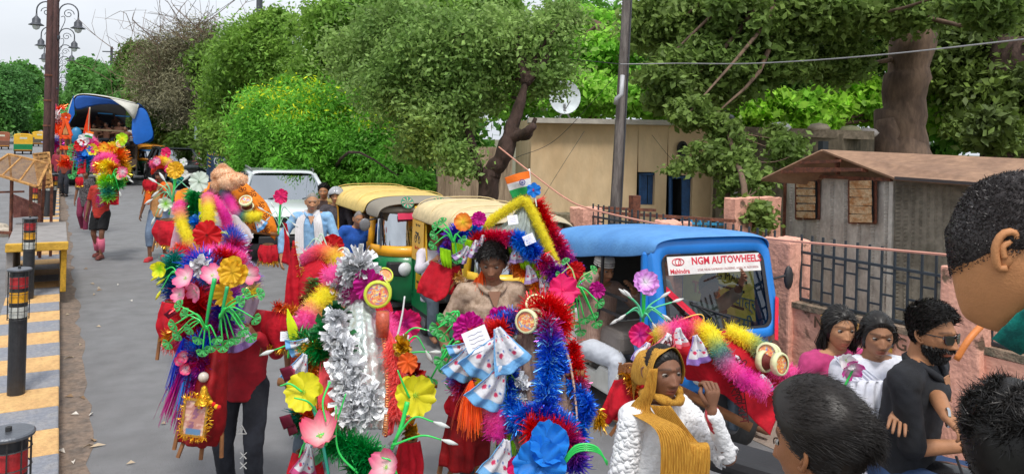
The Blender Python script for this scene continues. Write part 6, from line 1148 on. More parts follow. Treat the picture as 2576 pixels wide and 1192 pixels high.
for y in (.65, -.5): so_(MB().lathe([(.13, -.05), (.24, -.05), (.26, 0), (.24, .05), (.13, .05)], 20, Matrix.Translation((0, y, .26)) @ Matrix.Rotation(pi/2, 4, 'Y')), 'wheel', tyre, smooth=True)
# auto and van riders
gq = person('balding man in blue shirt leaning out of the first auto rickshaw', 905, 531, 10.05, 20, h=1.68, sit=.6, lean=10, side=-8, head=(0, 8, 0), lh=P(947, 535, 9.95), rh=(.22, .3, .75), shirt=fab('royal_blue', '#2458b0', '#1e4c9c'), sleeve=.4, pants=jean, skin='a', det=2, seed=161, beard=.3, hair=dict(thick=.004, length=.008, n=500, width=.005, color=(.2, .18, .17)))
person('passenger in maroon shirt behind the man in blue', 892, 555, 11.5, 8, h=1.66, sit=.6, shirt=fab('maroon_shirt', '#8a2038'), sleeve=.4, pants=dkj, skin='a', det=2, seed=171, hair=SHF)
person('second maroon shirted passenger at the pillar of the first auto rickshaw', 940, 552, 10.9, 8, h=1.66, sit=.6, shirt=fab('maroon_shirt', '#8a2038'), sleeve=.4, pants=dkj, skin='a', det=2, seed=172, hair=SHF)
person('white shirted driver sitting in the second auto rickshaw', 1098, 578, 9.2, 24, h=1.66, sit=.55, lh=(-.1, .4, 1.0), rh=(.15, .4, 1.0), shirt=fab('white_shirt', '#cfc9d2'), sleeve=.9, pants=jean, skin='b', det=2, seed=181, hair=SH)
gl_ = person('man in brown striped kurta and white skull cap holding the van roof bar', 1520, 645, 6.85, 38, h=1.82, sit=.62, lean=6, head=(8, 8, 0), lh=(-.20, .25, 1.05), rh=P(1500, 690, 6.75), shirt=fab('striped_kurta', '#b39484', '#9a7a6b', vs=26, stretch=(5, 5, .3)), sleeve=.95, pants=fab('white_pyjama', '#c9ced8'), skin='a', det=1, seed=191, beard=.2, hair=SHF, slim=1.1, elbow=((-.6, .2, -.6), (.2, .6, .6)))
H = gl_['H']; b = MB(); wcap = fab('skull_cap', '#d9d4cc')
for (z, r_) in ((.05, 1.06), (.075, 1.07), (.10, 1.0)): pass
b.grid([[H @ Vector((math.cos(a)*.080*q, math.sin(a)*.101*q-.004, z)) for a in np.linspace(0, 2*pi, 25)] for z, q in ((.045, 1.02), (.085, 1.0), (.118, .88), (.128, .55), (.131, .02))]); b.obj('skull_cap', wcap, gl_['t'], smooth=True)
for z in (.062, .08): MB().tube([H @ Vector((math.cos(a)*.0825, math.sin(a)*.104-.004, z)) for a in np.linspace(0, 2*pi, 25)], .0025, 5).obj('cap_stripe', fab('cap_stripe', '#3b3036'), gl_['t'])
gm_ = person('van driver seen dimly through the windshield with raised arm', 1785, 695, 6.55, 40, h=1.66, sit=.64, head=(20, 0, 0), rh=P(1740, 885, 6.1), lh=P(1868, 700, 6.3), shirt=fab('pale_green_kurta', '#a8b5a8'), sleeve=.6, pants=jean, skin='d', det=2, seed=201, hair=SH, elbow=((-1, .1, -.3), None))
# mid marchers
strm = fab('red_stripes', '#c8392c', '#8a2a28', vs=24, stretch=(.4, .4, 3)); gt = person('boy in red striped shirt, black shorts and pink leg warmers', 255, 438, 14, 2, h=1.56, head=(0, -2, 0), lh=(-.15, .25, 1.1), rh=(.27, .05, .82), feet=((-.08, .12, .09), (.08, -.1, .10)), shirt=strm, sleeve=.42, pants=fab('black_shorts', '#15161a'), plen=.42, shoes=fab('shoe_brown', '#6b3a34'), skin='d', det=2, seed=211, hair=SHF)
pw = fab('leg_warmer_pink', '#e0708c'); b = MB()
for s, y in ((-1, .10), (1, -.07)):
    b = MB(); W4 = gt['W4']; b.tube([W4 @ Vector((s*.09, y, .13)), W4 @ Vector((s*.092, y+.02, .26)), W4 @ Vector((s*.095, y+.06, .40))], [.045, .058, .062], 10); b.obj('leg_warmer', pw, gt['t'], smooth=True)
b = MB(); H = gt['H']; b.grid([[H @ Vector((math.cos(a)*.080*q, math.sin(a)*.101*q-.004, z)) for a in np.linspace(0, 2*pi, 17)] for z, q in ((.03, 1.08), (.08, 1.05), (.118, .88), (.135, .4), (.136, .02))]); b.obj('cap', fab('grey_cap', '#a8a2b4'), gt['t'], smooth=True)
person('girl in black dotted top and maroon leggings walking beside the truck side', 216, 428, 18, 12, h=1.5, feet=((-.06, .14, .09), (.08, -.12, .12)), shirt=fab('dotted_top', '#241f22', '#6e6a6c', vs=40), sleeve=.4, pants=fab('maroon_leggings', '#7a2c48'), skin='d', det=2, seed=221, fem=1, hair=SH, shoes=shoe_r, slim=.9, hem=.7)
gv = person('man in tan vest with orange scarf and rolled up jeans walking on the road', 402, 428, 14, 4, h=1.68, lh=(-.15, .2, 1.3), rh=(.33, .02, .84), feet=((-.08, -.12, .12), (.10, .12, .09)), shirt=fab('tan_vest', '#c8925e', '#b8824f'), sleeve=.4, pants=fab('faded_jeans', '#71829a', '#62728a'), plen=.78, shoes=shoe_r, skin='d', det=2, seed=231, hair=SH)
osc = fab('orange_scarf', '#e0661c')
for s in (-1, 1): hang('scarf_fall', [gv['nb']+rt*.06*s+Vector((0, 0, .04)), gv['nb']+rt*.12*s-fw*.12+Vector((0, 0, -.1)), gv['sp'](-.16*s, .17, 1.05)], [.08, .12, .1], m=osc, par_=gv['t'], seed=s, depth=.02)
b = MB(); H = gv['H']; b.tube([H @ Vector((math.cos(a)*.078, math.sin(a)*.10, .06)) for a in np.linspace(0, 2*pi, 17)], .02, 7); b.obj('head_band', fab('head_band', '#3a2226'), gv['t'], smooth=True)
# far marchers left of the truck and riders in it
grpm = 'marchers walking beside the truck'; cols = ['#8a2a3a', '#3a3448', '#b0402c', '#5a2a44', '#7a3a2a', '#a03040']
fm_ = []
for i, (u, vt_, d) in enumerate(((148, 372, 27), (160, 366, 30), (140, 376, 33), (152, 360, 36), (166, 362, 26))):
    fm_.append(person(['far marcher in maroon closest to the poles', 'far marcher in dark violet under the orange tiered kanwar', 'far marcher in brick red at the median side', 'farthest small marcher in plum beside the poles', 'far marcher in brown nearest the truck wheel'][i], u, vt_, d, 5, h=1.65, z0=0, shirt=fab('m%d' % i, cols[i]), sleeve=.5, pants=dkj, skin='d', det=3, seed=300+i, hair=SHF, group=grpm, shoes=shoe_d, feet=((-.1, .1, .09), (.1, -.1, .1))))
pr = person('truck passenger in brown sitting at the left of the tail board', 236, 312, 31.2, 0, h=1.6, sit=.5, shirt=fab('brown_shirt', '#6e4a3a'), sleeve=.4, pants=dkj, skin='d', det=3, seed=320, hair=SHF, group='people riding in the back of the truck')['t']
for i, (u, v, d, lb) in enumerate(((252, 318, 31.8, 'truck passenger beside the orange flag, second from the left'), (268, 308, 31.4, 'truck passenger in the middle of the tail board'), (284, 316, 32.2, 'truck passenger right of the middle, set back'), (300, 306, 31.5, 'truck passenger second from the blue tarp'), (316, 318, 31.0, 'truck passenger right beside the white placard'), (246, 290, 33.5, 'truck passenger standing deep inside at the left'), (292, 288, 33.6, 'truck passenger standing deep inside at the right'))):
    a = P(236, 312, 31.2); c = P(u, v, d); dup(pr, pr.location+(c-a), pr.rotation_euler[2]+random.uniform(-.5, .5), lb)
# helmets of riders behind the dark car
for (u, lb) in ((421, 'helmeted rider behind the dark car, left one'), (440, 'helmeted rider behind the dark car, right one')):
    q = person(lb, u, 366, 38, 0, h=1.66, sit=.8, shirt=fab('m7', '#3f4a56'), sleeve=.8, pants=dkj, skin='b', det=3, seed=u, hair=SHF); helmet(q, (.06, .065, .07) if u == 421 else (.3, .31, .33), 'helmet_%d' % u)
# motorcycle under the three riders
mc = thing('motorcycle', 'black motorcycle with cream fuel tank carrying three riders', 'motorcycle', GD(2345, 3.3)); a45 = R(52); f_ = (-fw)*math.cos(a45)+rt*math.sin(a45); s_ = f_.cross(up)*1; base = GD(2345, 3.42)
Mm = Matrix(((s_.x, f_.x, 0, base.x), (s_.y, f_.y, 0, base.y), (0, 0, 1, 0), (0, 0, 0, 1)))
def mo(mb, nm_, m_, **k): return mb.obj(nm_, m_, mc, M=Mm, **k)
crm = mat('tank_cream', '#e3d9b8', .25, coat=.8, var=.04, bump=0); bk = mat('bike_black', (.015, .015, .017), .25, coat=.6, bump=0)
TK = P(2412, 1195, 3.0); Ti = Mm.inverted() @ TK
_s = P(2405, 1215, 3.34)-Mm @ Vector((0, .42, .98)); Mm = Matrix.Translation((_s.x, _s.y, 0)) @ Mm; mc.location = Mm.translation; bpy.context.view_layer.update()
tk_ = mo(MB().ball((0, .42, .93), (.14, .24, .13), 20), 'fuel_tank', bk, smooth=True)
mo(MB().ball((0, .42, .925), (.147, .18, .10), 20), 'tank_panel', crm, smooth=True)
mo(MB().box((0, -.22, .80), (.28, .95, .10)), 'seat', blackp, bevel=.04); mo(MB().tube([(-.36, .52, 1.10), (-.2, .66, 1.08), (0, .70, 1.06), (.2, .66, 1.08), (.36, .52, 1.10)], .014, 8), 'handlebar', blackp, smooth=True)
mo(MB().box((0, .28, .5), (.3, .4, .32)), 'engine', steel, bevel=.04); mo(MB().tube([(0, .68, 1.0), (0, .86, .35)], .035, 8), 'fork', chrome); mo(MB().ball((0, .78, .96), (.09, .07, .09), 14), 'headlamp', chrome, smooth=True)
for y in (.92, -.55): w__ = mo(MB().lathe([(.24, -.05), (.30, -.05), (.32, 0), (.30, .05), (.24, .05)], 24, Matrix.Translation((0, y, .32)) @ Matrix.Rotation(pi/2, 4, 'Y')), 'wheel', tyre, smooth=True)
for x in (-.33, .33): mo(MB().tube([(x, .50, 1.10), (x*1.05, .46, 1.22)], .006, 5), 'mirror_stalk', blackp); 
mq = Mm @ frame((-.150, .42, .93), (0, 1, 0), (0, 0, 1)) if (Mm.to_3x3() @ Vector((-1, 0, 0))).dot(TOCAM) > 0 else Mm @ frame((.150, .42, .93), (0, -1, 0), (0, 0, 1))
text('ROYAL', .058, mat('tank_red', (.5, .04, .03), .4), mq @ Matrix.Translation((0, .02, .004)), mc, bold=.001); text('ENFIELD', .05, mat('tank_red', (.5, .04, .03), .4), mq @ Matrix.Translation((0, -.035, .002)), mc, bold=.001)
# ================================================================== DECORATED SHOULDER POLES (KANWARS)
c_ = lambda h: np.array(C3(h))
MAG, PNK, HOT, RED, YEL, ORG, BLU, RBL, GRN, LIM, WHT, PUR, GLD, SLV, TEAL, CORAL = map(c_, ('#c0128a', '#ff5cb0', '#ff2a7a', '#e0101c', '#fff02c', '#ff6a1c', '#1b8cf5', '#1c3fd0', '#08a24a', '#a6f01c', '#f2f2f2', '#7a2ac0', '#d8a018', '#f4f5f8', '#1aa8a8', '#ff6460'))
tinm = mat('tinsel_foil', attr=True, rough=.28, metal=.55, var=.3, vs=90, bump=0, spec=.8, island=.35); furm = mat('soft_garland', attr=True, rough=.85, var=.12, vs=40, bump=0, island=.15, trl=.35, sheen=.3)
petm = mat('petal_cloth', attr=True, rough=.6, var=.08, vs=30, bump=.1, bs=120, trl=.3); stemm = mat('plastic_stem', attr=True, rough=.35, var=.1, bump=0, coat=.3)
foilm = mat('crinkled_foil', attr=True, rough=.3, metal=.3, var=.15, vs=60, bump=.7, bs=45, spec=.8); printm = mat('printed_cloth', attr=True, rough=.85, var=.06, vs=12, bump=.2, bs=120, trl=.25)
redcl = fab('kanwar_red', '#d0142c', '#b81026', bump=.35, bs=40, trl=.2); netr = fab('kanwar_red_net', '#b81a22', '#8f1018', rough=.6, trl=.4); stick = mat('stick_wood', '#8a5c38', .7, var=.3, vs=20); straw = mat('basket_straw', '#6e4a30', .8, var=.5, vs=40, bump=.7, bs=90)
orgcl = fab('kanwar_orange', '#f08a1c', '#e07c14', bump=.35, bs=30, trl=.2); rim = mat('drum_rim', '#d8d8a8', .4, var=.05); rimy = mat('drum_rim_lime', '#c8d440', .4, var=.05); drumb = mat('drum_body', '#6a2a24', .5)
def colramp(t, cols): t = np.clip(t, 0, 1); xs = np.array([c[0] for c in cols]); M_ = np.array([c[1] for c in cols]); return np.stack([np.interp(t, xs, M_[:, i]) for i in range(3)], 1)
def cl(*c): n = len(c); return [(i/(n-1) if n > 1 else 0, x) for i, x in enumerate(c)] if n > 1 else [(0, c[0]), (1, c[0])]
def blades_on(t, pts, r, n, cols, w_, name, m, jit=.35, flatn=False, mixc=None, droop=.1, hard=False):
    pp = np.array([list(P(*p)) for p in pts]) if not isinstance(pts[0], Vector) else np.array([list(p) for p in pts]); Q = cr_interp(pp, 80) if len(pp) > 1 else np.repeat(pp, 80, 0)
    x = RNG.uniform(0, 1, n); i = np.clip(x*79, 0, 78).astype(int); f = (x*79-i)[:, None]; p = Q[i]*(1-f)+Q[i+1]*f; tg = Q[i+1]-Q[i]; tg /= np.linalg.norm(tg, axis=1)[:, None]+1e-9
    d = RNG.normal(size=(n, 3)); d -= tg*(d*tg).sum(1)[:, None]*(1-jit); d /= np.linalg.norm(d, axis=1)[:, None]; L = (r*RNG.uniform(.65, 1.1, n))[:, None]; q = p+d*L*.55; e = q+(d+RNG.normal(size=(n, 3))*.3-np.array([0, 0, droop]))*L*.5
    C_ = colramp(x if not hard else np.floor(x*len(cols))/(len(cols)-1+1e-9), cols)
    if mixc is not None: k = RNG.uniform(size=n) < mixc[1]; C_[k] = mixc[0]
    V, F, c = ribbons(p, q, e, np.full(n, w_), C_, taper=.5); return link(name, npmesh(V, F, False, c), m, t)
def tin(t, pts, r, n, *cols, w_=.0045, **k): return blades_on(t, pts, r, n, cl(*cols), w_, 'tinsel_garland', tinm, **k)
def fur(t, pts, r, n, *cols, w_=.004, **k):
    pp = [P(*p) for p in pts]; Q = cr_interp(pp, 24); C_ = colramp(np.linspace(0, 1, 24), cl(*cols)); b = MB()
    n_ = 10; b.tube([Vector(q) for q in Q], list(r*.76*(1+.07*np.sin(np.arange(24)*2.4))), n_); me = b.mesh(True); a = me.color_attributes.new('Col', 'FLOAT_COLOR', 'POINT'); c4 = np.ones((len(b.v), 4), dtype=np.float32); c4[:, :3] = np.repeat(C_, n_, 0)*.9; a.data.foreach_set('color', c4.ravel())
    o = link('soft_garland', me, furm, t); blades_on(o, pts, r*1.02, int(n*1.5), cl(*cols), w_*.62, 'garland_fluff', furm, jit=.35, droop=0); return o
def nrm(M_, v): return (M_.to_3x3() @ Vector(v)).normalized()
def fl(t, u, v, d, r, n, c1, c2, ctr=(.9, .6, .05), cup=.25, tilt=(0, 0), width=.9, layers=1, ruf=.08, notch=0, twist=0, point=.0, cr_=.12, nm_='flower'):
    "cloth flower: one petal mesh shared by all petals"
    C_ = P(u, v, d); zz = (TOCAM+rt*tilt[0]+up*tilt[1]).normalized(); xx = up.cross(zz).normalized(); M_ = frame(C_, xx, zz.cross(xx))
    b = MB(); b.cur = tuple(ctr); b.ball((0, 0, r*.08), (r*cr_, r*cr_, r*cr_*.8), 10); 
    for k in range(7): a = k*.9; b.tube([(0, 0, r*.08), (math.cos(a)*r*cr_*1.3, math.sin(a)*r*cr_*1.3, r*.26)], r*.018, 4)
    o = b.obj(nm_, petm, t, smooth=True, col=True, M=M_)
    for ly in range(layers):
        rr_ = r*(1-.27*ly); g = MB(); nr, nc = 7, 9; hw = math.tan(pi/n)*width*(1.2 if layers > 1 else .95)
        for i in range(nr):
            s = i/(nr-1); wd = rr_*(.10+.9*hw*min(1.3, (math.sin(pi*min(1, s*.72+.02))**.8 if not point else math.sin(pi*(s*(1-point*.1))**.8)**.9+.02))); row = []
            for j in range(nc):
                x = -1+2*j/(nc-1); edge = s**3; z = rr_*(cup*(s*s*.9)+.05*ly*3+ruf*math.sin(x*6+ly)*s*s-.10*(abs(x)**2)*s*(-1 if cup > .5 else 1)+.03*math.cos(x*pi*1.0)); y = rr_*s*(1-.13*edge*x*x*(1.2 if not point else .2)-notch*edge*max(0, 1-abs(x)*3)); 
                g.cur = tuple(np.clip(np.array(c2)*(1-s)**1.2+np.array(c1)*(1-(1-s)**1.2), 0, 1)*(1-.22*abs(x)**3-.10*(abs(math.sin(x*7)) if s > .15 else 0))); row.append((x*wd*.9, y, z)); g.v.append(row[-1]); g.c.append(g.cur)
        g.f = [(i*nc+j, i*nc+j+1, (i+1)*nc+j+1, (i+1)*nc+j) for i in range(nr-1) for j in range(nc-1)]; g.mi = [0]*len(g.f); me = g.mesh(True, True)
        for k in range(n):
            a = 2*pi*(k+.5*ly)/n+twist; link('petal', me, petm, o, M_ @ Matrix.Rotation(a, 4, 'Z') @ Matrix.Rotation(random.uniform(-.16, .16), 4, 'X') @ Matrix.Rotation(random.uniform(-.12, .12), 4, 'Y') @ Matrix.Translation((0, 0, .002*k)))
    return o
def stem(t, pts, r=.006, col=(.02, .55, .12), tip='clover', tc=(.05, .5, .12), ts=.03, nm_='stem'):
    pp = cr_interp([P(*p) for p in pts], 14); b = MB(); b.cur = col; b.tube([Vector(q) for q in pp], list(np.linspace(r, r*.6, 14)), 6); e = Vector(pp[-1]); dr = (e-Vector(pp[-3])).normalized(); o = b.obj(nm_, stemm, t, smooth=True, col=True)
    g = MB(); g.cur = tc; s1 = dr.cross(TOCAM).normalized()
    if tip == 'clover':
        for a in (-1.0, 0, 1.0):
            dd_ = (dr*math.cos(a)+s1*math.sin(a)).normalized(); pq = dd_.cross(TOCAM).normalized(); L = ts
            for side in (-1, 1): g.cur = tc; g.grid([[e, e+dd_*L*.5+pq*side*L*.04], [e+dd_*L*.35+pq*side*L*.42+TOCAM*L*.2, e+dd_*L*.75+pq*side*L*.1], [e+dd_*L*.9+pq*side*L*.45+TOCAM*L*.1, e+dd_*L*1.0]])
        g.obj('leaf', stemm, o, col=True, solid=.0015)
    elif tip in ('bud', 'lily'):
        L = ts; g.cur = tc; mm = frame(e, s1, dr); g.v = []; rows = []
        pr = [(.04, 0), (.12, .3), (.19, .6), (.15, .95), (.45 if tip == 'lily' else .04, 1.35), (.02 if tip != 'lily' else .6, 1.3)]
        g.grid([[mm @ Vector((math.cos(a)*q*L*(1+.25*math.sin(3*a)*(z > 1)), z*L, math.sin(a)*q*L)) for a in np.linspace(0, 2*pi, 11)] for q, z in pr]); g.obj('bud', petm, o, smooth=True, col=True)
    return o
def spray(t, base, tips, **k):
    for (u, v) in tips:
        bu, bv, d = base; mu = bu+(u-bu)*.35; mv = min(bv, v)-abs(u-bu)*.25-6 if v > bv-40 else bv+(v-bv)*.6; dj = d+random.uniform(-.06, .06); stem(t, [(bu, bv, d), (mu, mv, dj), (u, v, dj)], **k)
def patch(t, name, ctrl, m, nu=40, nv=30, fold=.012, fs=9, solid=.003, seed=0, colf=None, wrink=.004, sm=True):
    "ctrl rows of (u,v,d); smooth cloth sheet with folds"
    A = np.array([cr_interp([P(*q) for q in row], nu) for row in ctrl]); B = np.stack([cr_interp(A[:, j], nv) for j in range(nu)], 1); V = B.reshape(-1, 3)
    du = np.gradient(B, axis=1); dv = np.gradient(B, axis=0); N = np.cross(du, dv); N /= np.linalg.norm(N, axis=2)[..., None]+1e-9; 
    ph = np.linspace(0, fs*2*pi, nu)[None, :]+.8*np.sin(np.linspace(0, 5, nv)+seed)[:, None]; disp = fold*np.sin(ph)*(.4+.6*np.linspace(0, 1, nv)[:, None])+wrink*vnoise(V, 40, seed).reshape(nv, nu)*1.5; V = (B+N*disp[..., None]).reshape(-1, 3)
    i = np.arange(nv-1)[:, None]*nu; j = np.arange(nu-1)[None, :]; F = np.stack([i+j, i+j+1, i+nu+j+1, i+nu+j], -1).reshape(-1, 4); col = None
    if colf is not None: U_, V_ = np.meshgrid(np.linspace(0, 1, nu), np.linspace(0, 1, nv)); col = colf(U_.ravel(), V_.ravel())
    o = link(name, npmesh(V, F, sm, col), m, t); q = o.modifiers.new('s', 'SOLIDIFY'); q.thickness = solid; return o
def hankyc(border, rose=(.75, .05, .15), base=(.82, .82, .86)):
    def f(U, V):
        c = np.tile(np.array(base), (len(U), 1)); e = (V > .80) | (U < .07) | (U > .93); c[e] = border
        for (a, b, r) in ((.25, .6, .055), (.7, .66, .05), (.5, .3, .045), (.82, .3, .04), (.18, .25, .04)):
            m = (U-a)**2+(V-b)**2 < r*r; c[m] = rose; m = ((U-a-.09)**2+(V-b+.07)**2 < .0009) | ((U-a+.07)**2+(V-b+.08)**2 < .0009); c[m] = (.15, .25, .55)
        return c
    return f
SKY = (.22, .52, .85)
def hk(t, u, v, d, s=40, rot=0, border=SKY, **k):
    ca, sa = math.cos(R(rot)), math.sin(R(rot)); q = lambda x, y: (u+(x*ca-y*sa)*s, v+(x*sa+y*ca)*s, d+.03*x)
    return patch(t, 'printed_kerchief', [[q(-.15, -1), q(0, -1.02), q(.15, -1)], [q(-.55, -.1), q(0, -.1), q(.5, -.15)], [q(-.95, .8), q(-.1, .95), q(.85, .7)]], printm, 44, 44, fold=.014, fs=2.2, seed=int(u), colf=hankyc(border, **k))
def cut(a, r=.0): pass
def damru(t, u, v, d, r, ax=(0.4, 0, .2), rimm_=None, L=1.6, pic=0):
    z = (TOCAM+rt*ax[0]+up*ax[2]).normalized(); x = up.cross(z).normalized(); M_ = frame(P(u, v, d), x, z.cross(x)); o = MB().lathe([(r*.9, 0), (r*.45, -L*r*.5), (r*.9, -L*r)], 22, M_, cap=False).obj('hand_drum', drumb, t, smooth=True)
    for zz in (0, -L*r): MB().lathe([(r*.82, zz+.012), (r*.98, zz+.014), (r*1.05, zz+.002), (r*1.0, zz-.016), (r*.86, zz-.016)], 26, M_, cap=False).obj('drum_rim', rimm_ or rim, o, smooth=True)
    n = 30; rows = np.linspace(0, 1, 14); V = []; C_ = []
    for s in rows:
        for j in range(n): a = 2*pi*j/n; x_, y_ = s*math.cos(a), s*math.sin(a); V.append(M_ @ Vector((x_*r*.9, y_*r*.9, .004))); q = vnoise(np.array([[x_+pic, y_, pic]]), 3.2, pic)[0]; C_.append(((.85, .35, .08), (.75, .12, .10), (.95, .75, .25), (.2, .3, .6))[int(abs(q)*7) % 4] if s < .8 else (.7, .25, .12))
    F = [[i*n+j, i*n+(j+1) % n, (i+1)*n+(j+1) % n, (i+1)*n+j] for i in range(13) for j in range(n)]; link('drum_picture', npmesh([list(v_) for v_ in V], np.array(F), True, np.array(C_)), mat('drum_print', attr=True, rough=.3, var=.05, bump=0, coat=.6), o)
    MB().lathe([(r*.88, -L*r-.002), (.001, -L*r-.002)], 20, M_).obj('drum_back', mat('drum_skin', '#c9b08a', .6), o); return o
def basket(t, u, v, d, w, h, seed=0, sticks=True, fringe=GLD):
    "cloth wrapped hanging basket: straw pot on a stool of sticks"
    s = d/F_; c = P(u, v, d); r = w*.5*s; H = h*s
    o = MB().lathe([(r*.55, -H*.35), (r*.62, -.1*H), (r*.5, .05*H), (r*.6, .14*H)], 16, Matrix.Translation(c), cap=False).obj('straw_pot', straw, t, smooth=True, solid=.01)
    patch(t, 'red_cloth', [[(u-w*.45, v-h*.1, d-r*.6), (u, v-h*.05, d-r), (u+w*.45, v-h*.1, d-r*.6)], [(u-w*.6, v+h*.35, d-r*.7), (u, v+h*.4, d-r*1.3), (u+w*.55, v+h*.35, d-r*.7)], [(u-w*.45, v+h*.8, d-r*.6), (u, v+h*.92, d-r*1.1), (u+w*.5, v+h*.78, d-r*.6)]], redcl, 40, 24, fold=.012, fs=3, seed=seed)
    if fringe is not None: blades_on(t, [(u-w*.45, v+h*.8, d-r*.6), (u, v+h*.92, d-r*1.1), (u+w*.5, v+h*.78, d-r*.6)], .03, 160, cl(fringe), .005, 'gold_fringe', tinm, droop=1.2)
    if sticks:
        for (a, b_) in ((-.4, -.6), (.35, .3), (.05, .55)): MB().tube([P(u+w*a, v+h*.2, d), P(u+w*b_, v+h*1.12, d-.02)], .011, 6).obj('stick', stick, t)
def rosette(t, u, v, d, r, n, c, w_=.022, nm_='foil_rosette'):
    C_ = np.array(P(u, v, d)); dd_ = RNG.normal(size=(n, 3))+np.array(TOCAM)*.7; dd_ /= np.linalg.norm(dd_, axis=1)[:, None]; L = (r*RNG.uniform(.6, 1.1, n))[:, None]; p = C_+dd_*L*.08; e = C_+dd_*L; V, F, cc = ribbons(p, (p+e)/2, e, np.full(n, w_), np.tile(c, (n, 1))*RNG.uniform(.55, 1.1, (n, 1)), taper=1.0); return link(nm_, npmesh(V, F, False, cc), foilm, t)
def tassel(t, u, v, d, L, c, w=.03, n=200, lean=0):
    a = np.array(P(u, v, d)); j = RNG.normal(size=(n, 3)); p = a+j*w*.15; e = p+np.array([0, 0, -1])*L*RNG.uniform(.8, 1.1, (n, 1))+np.array(rt)*lean*L+j*w; V, F, cc = ribbons(p, (p+e)/2+j*w*.2, e, np.full(n, .0035), np.tile(c, (n, 1)), .6); return link('tassel', npmesh(V, F, False, cc), tinm if w < .02 else furm, t)
def kan(label, u, v, d): return thing('decorated_kanwar', label, 'kanwar', GD(u, d), 0, 'decorated kanwars carried on shoulders')
def pole(t, *pts, r=.02): return MB().tube([P(*p) for p in pts], r, 8).obj('carrying_pole', stick, t, smooth=True)
def card(t, u, v, d, s, rot=15):
    z = (TOCAM+up*.3).normalized(); x = (rt*math.cos(R(rot))+up*math.sin(R(rot))); M_ = frame(P(u, v, d), x, z.cross(x)); o = MB().box((0, 0, 0), (s, s*.9, .002)).obj('paper_card', mat('paper', '#e9e8f2', .8, var=.04, bump=0), t, M=M_)
    b = MB()
    for k in range(4): b.tube([M_ @ Vector((-s*.3+s*.15*j, (.25-.16*k)*s+.02*s*math.sin(j*2.5+k), .002)) for j in range(5)], s*.008, 3)
    b.obj('pen_strokes', mat('pen_ink', (.05, .05, .1), .6), o)
G1 = (.03, .60, .10); G2 = (.06, .42, .10); WHI = (.78, .80, .78)
# ---------- silver kanwar, nearest centre
t = kan('nearest centre kanwar covered in silver foil rosettes, pink fur and yellow flowers', 890, 900, 3.6)
patch(t, 'foil_panel', [[(872, 735, 4.0), (905, 725, 3.98), (935, 735, 4.0)], [(862, 830, 3.8), (915, 830, 3.74), (965, 860, 3.8)], [(852, 950, 3.65), (915, 950, 3.58), (978, 960, 3.65)], [(858, 1075, 3.5), (915, 1080, 3.45), (975, 1080, 3.5)]], mat('green_silver_foil', (.60, .68, .66), .30, metal=.45, var=.08, bump=.6, bs=30, spec=.7), 60, 60, .004, 5, wrink=.009, sm=False)
crl = fab('coral_cloth', '#f0565c', '#e04650', trl=.2); patch(t, 'coral_side', [[(845, 850, 3.75), (862, 850, 3.72)], [(808, 900, 3.6), (860, 930, 3.58)], [(800, 1010, 3.5), (860, 1010, 3.48)], [(815, 1100, 3.42), (860, 1100, 3.4)]], crl, 24, 30, .008, 2); patch(t, 'coral_side', [[(955, 800, 3.85), (968, 805, 3.85)], [(972, 870, 3.7), (1000, 880, 3.7)], [(975, 980, 3.6), (1004, 990, 3.6)], [(968, 1100, 3.5), (990, 1090, 3.5)]], crl, 20, 30, .008, 2)
for pth in ([(957, 800, 3.82), (972, 900, 3.66), (975, 1000, 3.55), (968, 1090, 3.46)], [(852, 930, 3.55), (858, 1010, 3.46), (862, 1100, 3.38)]):
    q = cr_interp([P(*a) for a in pth], 46); b = MB()
    for i, c in enumerate(q): c = Vector(c); b.tube([c+rt*.011*math.cos(a)+up*.009*math.sin(a) for a in np.linspace(0, 2*pi, 7)], .0025, 4, False)
    b.obj('gold_lace', mat('lace_gold', '#f0a060', .35, metal=.4), t)
blades_on(t, [(985, 860, 3.66), (1003, 960, 3.58), (996, 1050, 3.5)], .06, 1400, cl(CORAL), .003, 'coral_fringe', furm, droop=.8)
for (u, v, r_) in ((905, 665, .11), (880, 680, .09), (925, 690, .08), (850, 720, .07), (868, 740, .06)): rosette(t, u, v, 3.95, r_, 150, SLV)
for (u, v, r_) in ((848, 800, .075), (842, 850, .08), (862, 870, .075), (868, 905, .09), (880, 930, .09), (868, 960, .09), (890, 975, .09), (884, 1010, .10), (925, 1020, .09), (890, 1045, .08), (930, 990, .07)): rosette(t, u, v, 3.60-(v-800)*.0009, r_, 90, SLV*1.15, w_=.026)
for (u, v, r_, c) in ((830, 830, .10, GRN*.5), (850, 855, .10, GRN*.6), (815, 860, .08, GRN*.6), (860, 800, .06, GRN*.3), (845, 790, .06, GRN*.25), (815, 900, .06, GRN)): rosette(t, u, v, 3.66, r_, 80, c, w_=.03)
fur(t, [(870, 690, 3.98), (835, 690, 3.95), (838, 715, 3.95), (868, 735, 3.95), (900, 740, 3.95), (935, 720, 3.95)], .055, 3000, PNK, PNK, MAG*1.0, PNK); fur(t, [(840, 725, 3.95), (800, 765, 3.9), (775, 800, 3.85), (755, 830, 3.8)], .06, 3200, YEL, YEL, PNK, PNK*.9); fur(t, [(960, 790, 3.9), (980, 830, 3.85), (1000, 870, 3.8), (1005, 900, 3.78)], .05, 2200, PNK, PNK)
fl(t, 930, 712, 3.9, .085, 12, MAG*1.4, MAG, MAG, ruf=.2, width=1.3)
damru(t, 950, 740, 3.85, .068, (.15, 0, .1), rimy, pic=3); damru(t, 968, 693, 4.15, .045, (.5, 0, .9), rimy, pic=4); MB().lathe([(.03, -.06), (.035, 0), (.032, .06)], 14, Matrix.Translation(P(962, 815, 3.72))).obj('bangle_stack', mat('bangle_brown', '#b8543c', .4, var=.4, vs=80), t, smooth=True)
